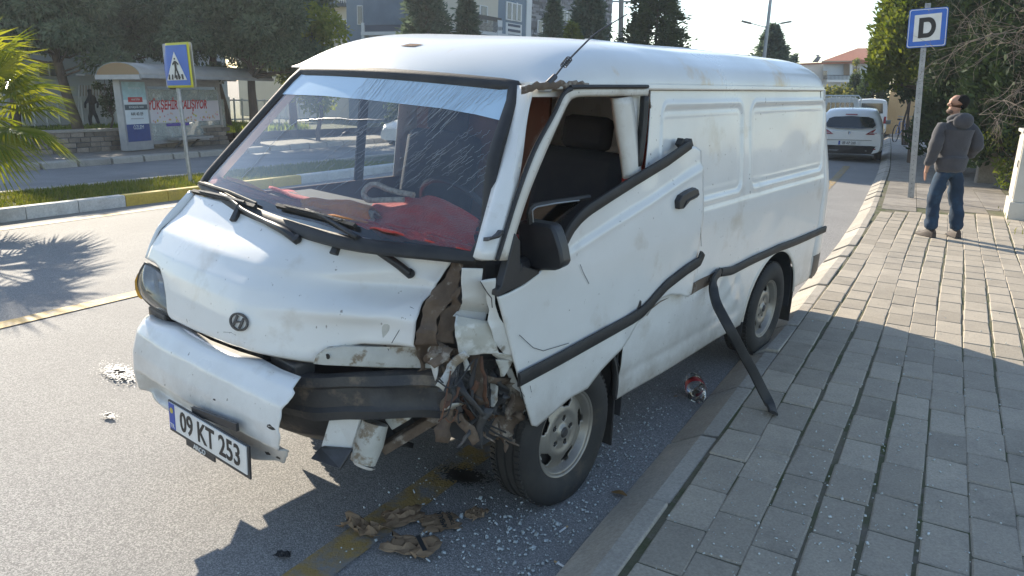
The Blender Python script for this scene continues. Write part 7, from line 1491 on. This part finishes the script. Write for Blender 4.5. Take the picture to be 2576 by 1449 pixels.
def pickup(t, s, ang, label):
    r = empty('pickup_truck', label=label, cat='truck'); P = [(.6, .5), (.78, .55), (.80, 1.0), (.79, 1.25), (.68, 1.78), (.5, 1.90), (0, 1.92)]
    loft([(0, P), (.2, P), (.9, P), (1.5, [(.6, .5), (.78, .55), (.80, .9), (.78, 1.1), (.68, 1.3), (.5, 1.34), (0, 1.35)]), (1.75, [(.6, .5), (.74, .55), (.76, .8), (.72, .95), (.6, 1.0), (.3, 1.02), (0, 1.02)])]).build('cab', 'car_white', r, smooth=45); MB().prism([(-.02, -.55, 1.30), (-.02, .55, 1.30), (-.01, .5, 1.70), (-.01, -.5, 1.70)], (.03, 0, 0)).build('rear_window', 'car_glass', r)
    rk = MB().tube([(-.10, -.80, .8), (-.10, -.78, 1.85), (-.10, -.68, 1.98), (-.10, .68, 1.98), (-.10, .78, 1.85), (-.10, .80, .8)], .03, 8).build('rack_hoop', 'car_white', r)
    for k in range(7): y = -.55 + k * .183; MB().tube([(-.10, y, 1.05), (-.10, y, 1.97)], .016, 6).build('rack_bar', 'car_white', rk)
    MB().box((-1.4, 0, .80), (2.5, 1.6, .08)).build('bed', 'car_white', r)
    for sg in (-1, 1): MB().box((-1.4, sg * .80, 1.0), (2.5, .05, .38)).build('bed_side', 'car_white', r); [simple_wheel((x, sg * .7, .31), .31, r) for x in (.9, -1.5)]
    MB().box((-2.65, 0, 1.0), (.05, 1.6, .38)).build('tailgate', 'car_white', r); return place(r, t, s, ang)
pickup(hq[0] - 1.75, hq[1] + 11.5, math.radians(5), 'white pickup with a barred rack showing above the hatchback roof')
sd_ = empty('sedan_car', label='white saloon car parked across the street, seen through the windscreen', cat='car')
loft([(0, [(.6, .3), (.8, .35), (.82, .55), (.78, .85), (.6, .93), (.3, .95), (0, .95)]), (.8, [(.65, .2), (.88, .3), (.9, .6), (.86, .88), (.7, 1.0), (.4, 1.05), (0, 1.06)]), (1.4, [(.65, .2), (.88, .3), (.9, .6), (.87, .92), (.68, 1.28), (.45, 1.38), (0, 1.40)]), (2.4, [(.65, .2), (.88, .3), (.9, .6), (.87, .92), (.66, 1.33), (.45, 1.42), (0, 1.44)]), (3.2, [(.65, .2), (.88, .3), (.9, .6), (.87, .9), (.72, 1.03), (.4, 1.08), (0, 1.09)]), (4.3, [(.6, .25), (.82, .3), (.84, .55), (.78, .78), (.6, .84), (.3, .86), (0, .86)]), (4.55, [(.5, .3), (.68, .36), (.7, .5), (.62, .62), (.5, .66), (.2, .68), (0, .68)])]).build('body', 'car_white', sd_, smooth=45)
for sg in (-1, 1):
    MB().prism([(1.05, sg * .80, .98), (3.0, sg * .80, .98), (2.5, sg * .68, 1.30), (1.5, sg * .68, 1.30)], (0, sg * .04, 0)).build('side_window', 'car_glass', sd_); MB().prism([(4.40, sg * .45, .62), (4.34, sg * .76, .64), (4.30, sg * .74, .76), (4.38, sg * .46, .74)], (.04, 0, 0)).build('headlamp', 'tail_clear', sd_)
    for x in (.85, 3.65): simple_wheel((x, sg * .80, .32), .32, sd_)
MB().prism([(3.18, -.66, 1.05), (3.18, .66, 1.05), (2.52, .52, 1.40), (2.52, -.52, 1.40)], (.02, 0, .02)).build('windscreen', 'car_glass', sd_); MB().box((4.5, 0, .55), (.06, .8, .22)).build('grille', 'car_black', sd_, bevel=.02)
upright(sd_, SG(-16.4, 25.5), math.radians(-90) - TH)

# --- bicycle leaning on the young tree
bk = empty('bicycle', label='blue bicycle leaning against the slender young tree', cat='bicycle'); pm('bike_blue', (.03, .10, .28), .35, coat=.4)
for x, nm in ((-.52, 'wheel'), (.52, 'wheel')):
    w_r = empty('wheel', (x, 0, .34), parent=bk); MB().tube([(.33 * math.cos(a), 0, .33 * math.sin(a)) for a in np.linspace(0, 2 * math.pi, 33)], .02, 6, cap=False).build('tyre', 'tyre', w_r)
    for k in range(12): a = k * math.pi / 6; MB().tube([(0, 0, 0), (.32 * math.cos(a), 0, .32 * math.sin(a))], .0035, 4).build('spoke', 'galv', w_r)
fr_ = MB(); J = dict(bb=(-.06, 0, .30), rear=(-.52, 0, .34), seat=(-.20, 0, .80), head=(.36, 0, .80), head2=(.40, 0, .68), front=(.52, 0, .34))
for a, b_ in (('bb', 'seat'), ('bb', 'head2'), ('seat', 'head'), ('bb', 'rear'), ('rear', 'seat'), ('head', 'front'), ('head', 'head2')): fr_.tube([J[a], J[b_]], .018, 7)
fr_.build('frame', 'bike_blue', bk); MB().tube([(.33, -.28, .98), (.36, -.1, .96), (.36, .1, .96), (.33, .28, .98)], .013, 6).build('handlebar', 'galv', bk); MB().tube([(.36, 0, .80), (.36, 0, .96)], .014, 6).build('stem', 'galv', bk); MB().box((-.24, 0, .88), (.26, .13, .06)).build('saddle', 'car_black', bk, bevel=.025); MB().bar((-.2, 0, .8), (-.22, 0, .88), .02, .02).build('seat_post', 'galv', bk)
MB().lathe([(0, .03), (.09, .03), (.09, .035)], 16, axis='y', c=(-.06, 0, .30)).build('chainring', 'dark_steel', bk); MB().bar((-.06, .06, .30), (.02, .09, .16), .02, .02).build('pedal', 'car_black', bk)
bq = gp(2262, 357, .1); upright(bk, bq + np.array([0, 0, .005]), math.radians(60) - TH + math.radians(15)); bk.scale = (1.12,) * 3
tb = gp(*q2(1935, 745), .1); leafy(tb, 3.4, 2.0, .9, 61, 'slender young street tree beside the bicycle', 'thuja_leaves', dens=300, leaf=(.14, .07), ncl=16, tr=.05, multi=3)
# --- hoarding across the end of the pavement
pm('board', (.62, .40, .20), .8, col2=(.54, .34, .16), scale=30., detail=3., bump=.1, bscale=60.)
hoard = empty('board_hoarding', label='orange chipboard hoarding at the far end of the pavement', cat='fence'); hA, hB = onS((2226, 322), 47.), onS((2370, 326), 47.)
dv = (hB - hA); dv[2] = 0
for k in range(7): a = hA + dv * (k / 7) + [0, 0, .0]; c_ = hA + dv * ((k + .985) / 7); zt2 = 2.35; MB().prism([(a[0], a[1], a[2] - .3), (c_[0], c_[1], a[2] - .3), (c_[0], c_[1], a[2] + zt2), (a[0], a[1], a[2] + zt2)], (.03 * sT, .03 * cT + .02 * (k % 2), 0)).build('panel', 'board', hoard)
# --- utility cabinet, concrete block, garden wall
pm('cabinet', (.60, .57, .50), .6, col2=(.53, .50, .43), scale=3., col3=(.40, .34, .26), scale3=5., lo3=.6, hi3=.75)
cb = empty('utility_cabinet', label='beige utility cabinet on a plinth at the right edge', cat='cabinet'); cP = gp(2532, 551, .11); cq = st(cP); ctop = onS((2562, 335), cq[1])[2]
def sb(name, t0, t1, s0, s1, z0, z1, mat, parent, **kw): return MB().prism([S(t0, s0, z0), S(t1, s0, z0), S(t1, s1, z0), S(t0, s1, z0)], (0, 0, z1 - z0)).build(name, mat, parent, **kw)
sb('plinth', cq[0], cq[0] + .55, cq[1], cq[1] + 1.0, .08, .36, 'cabinet', cb, bevel=.01); bx_ = sb('housing', cq[0] + .03, cq[0] + .52, cq[1] + .02, cq[1] + .98, .36, ctop, 'cabinet', cb, bevel=.012); sb('lid', cq[0] - .01, cq[0] + .56, cq[1] - .02, cq[1] + 1.02, ctop, ctop + .05, 'cabinet', cb, bevel=.01); sb('door', cq[0] + .02, cq[0] + .03, cq[1] + .06, cq[1] + .94, .40, ctop - .05, 'cabinet', bx_, bevel=.004); sb('door_lock', cq[0] + .008, cq[0] + .02, cq[1] + .12, cq[1] + .16, .85, .95, 'dark_steel', bx_)
blkP = gp(2480, 462, .1); o = MB().prism([blkP + v for v in (np.array([-.20, 0, 0]), np.array([.20, 0, 0]), np.array([.20, .1, .0]), np.array([-.20, .1, 0]))], tuple(np.array([.06, .1, .78]))).build('concrete_block', 'wallstone', label='leaning brown concrete slab beside the garden conifers', cat='slab', bevel=.012)
gw = empty('garden_wall', label='low mossy garden wall at the foot of the dark conifers', cat='wall'); gq = st(blkP)
for k in range(16):
    s_ = gq[1] + 1.0 + k * 1.0; sb('wall_block', gq[0] + .35 + bend(s_) * .5, gq[0] + .60 + bend(s_) * .5, s_, s_ + .98, zg(0, s_) + .05, zg(0, s_) + .55 + .06 * hsh(k), 'wallstone', gw, bevel=.015)
for k in range(6): s_ = gq[1] - 6. + k * .85; sb('edging_block', gq[0] + .55, gq[0] + .75, s_, s_ + .82, .05, .26 + .08 * hsh(k, 4), 'wallstone', gw, bevel=.015)

# --- plastic bottle by the kerb
bt_ = empty('plastic_bottle', label='crushed clear plastic bottle with a red label lying by the kerb', cat='bottle'); glassmat('pet', (.92, .95, .96), gloss=.02, rough=.12); pm('label_red', (.42, .02, .03), .35, col2=(.33, .02, .03), scale=9.)
bA, bB = gnd(1742, 955, .06), gnd(1762, 1012, .05); L_b = .30
prof = [(0, 0), (.045, 0), (.055, .012), (.056, .05), (.052, .06), (.056, .07), (.056, .20), (.050, .235), (.030, .268), (.015, .285), (.014, .305)]
prof = [p for p in prof]; pts_ = []
for (r_0, h_) in prof: pass
G = [[(r_0 * (1 + .09 * math.sin(3 * t + h_ * 40)) * math.cos(t), r_0 * (1 + .09 * math.sin(2 * t + h_ * 55)) * math.sin(t), h_) for t in np.linspace(0, 2 * math.pi, 25)[:-1]] for r_0, h_ in [(float(np.interp(h, [p[1] + .0001 * i for i, p in enumerate(prof)], [p[0] for p in prof])), h) for h in np.linspace(0.0, .305, 36)]]
MB().grid(G, wrap=True).build('bottle_wall', 'pet', bt_, smooth=70); MB().lathe([(.0575, .085), (.0585, .09), (.0585, .145), (.0575, .15)], 24).build('label_band', 'label_red', bt_, smooth=70); MB().box((.056, 0, .118), (.006, .035, .028)).build('label_print', 'plate_white', bt_); MB().lathe([(0, .31), (.016, .31), (.017, .29)], 14).build('bottle_cap', 'label_red' if False else 'pet', bt_)
d_ = Vector(bB - bA).normalized(); x_ = d_.orthogonal().normalized(); bt_.matrix_world = Matrix.Translation(Vector(bA)) @ Matrix((x_, d_.cross(x_), d_)).transposed().to_4x4()

# ------------------------------------------------------------------ the hazy air
hz = bpy.data.materials.new('haze'); hz.use_nodes = True; t_ = hz.node_tree; t_.nodes.clear(); o_ = nd(t_, 'ShaderNodeOutputMaterial'); v_ = nd(t_, 'ShaderNodeVolumePrincipled'); v_.inputs['Color'].default_value = (.82, .90, 1, 1); v_.inputs['Density'].default_value = .0009; v_.inputs['Anisotropy'].default_value = .35; t_.links.new(v_.outputs[0], o_.inputs['Volume']); MATS['haze'] = hz
MB().box((0, 50, 9.), (300, 220, 24.)).build('haze', 'haze', kind='stuff')
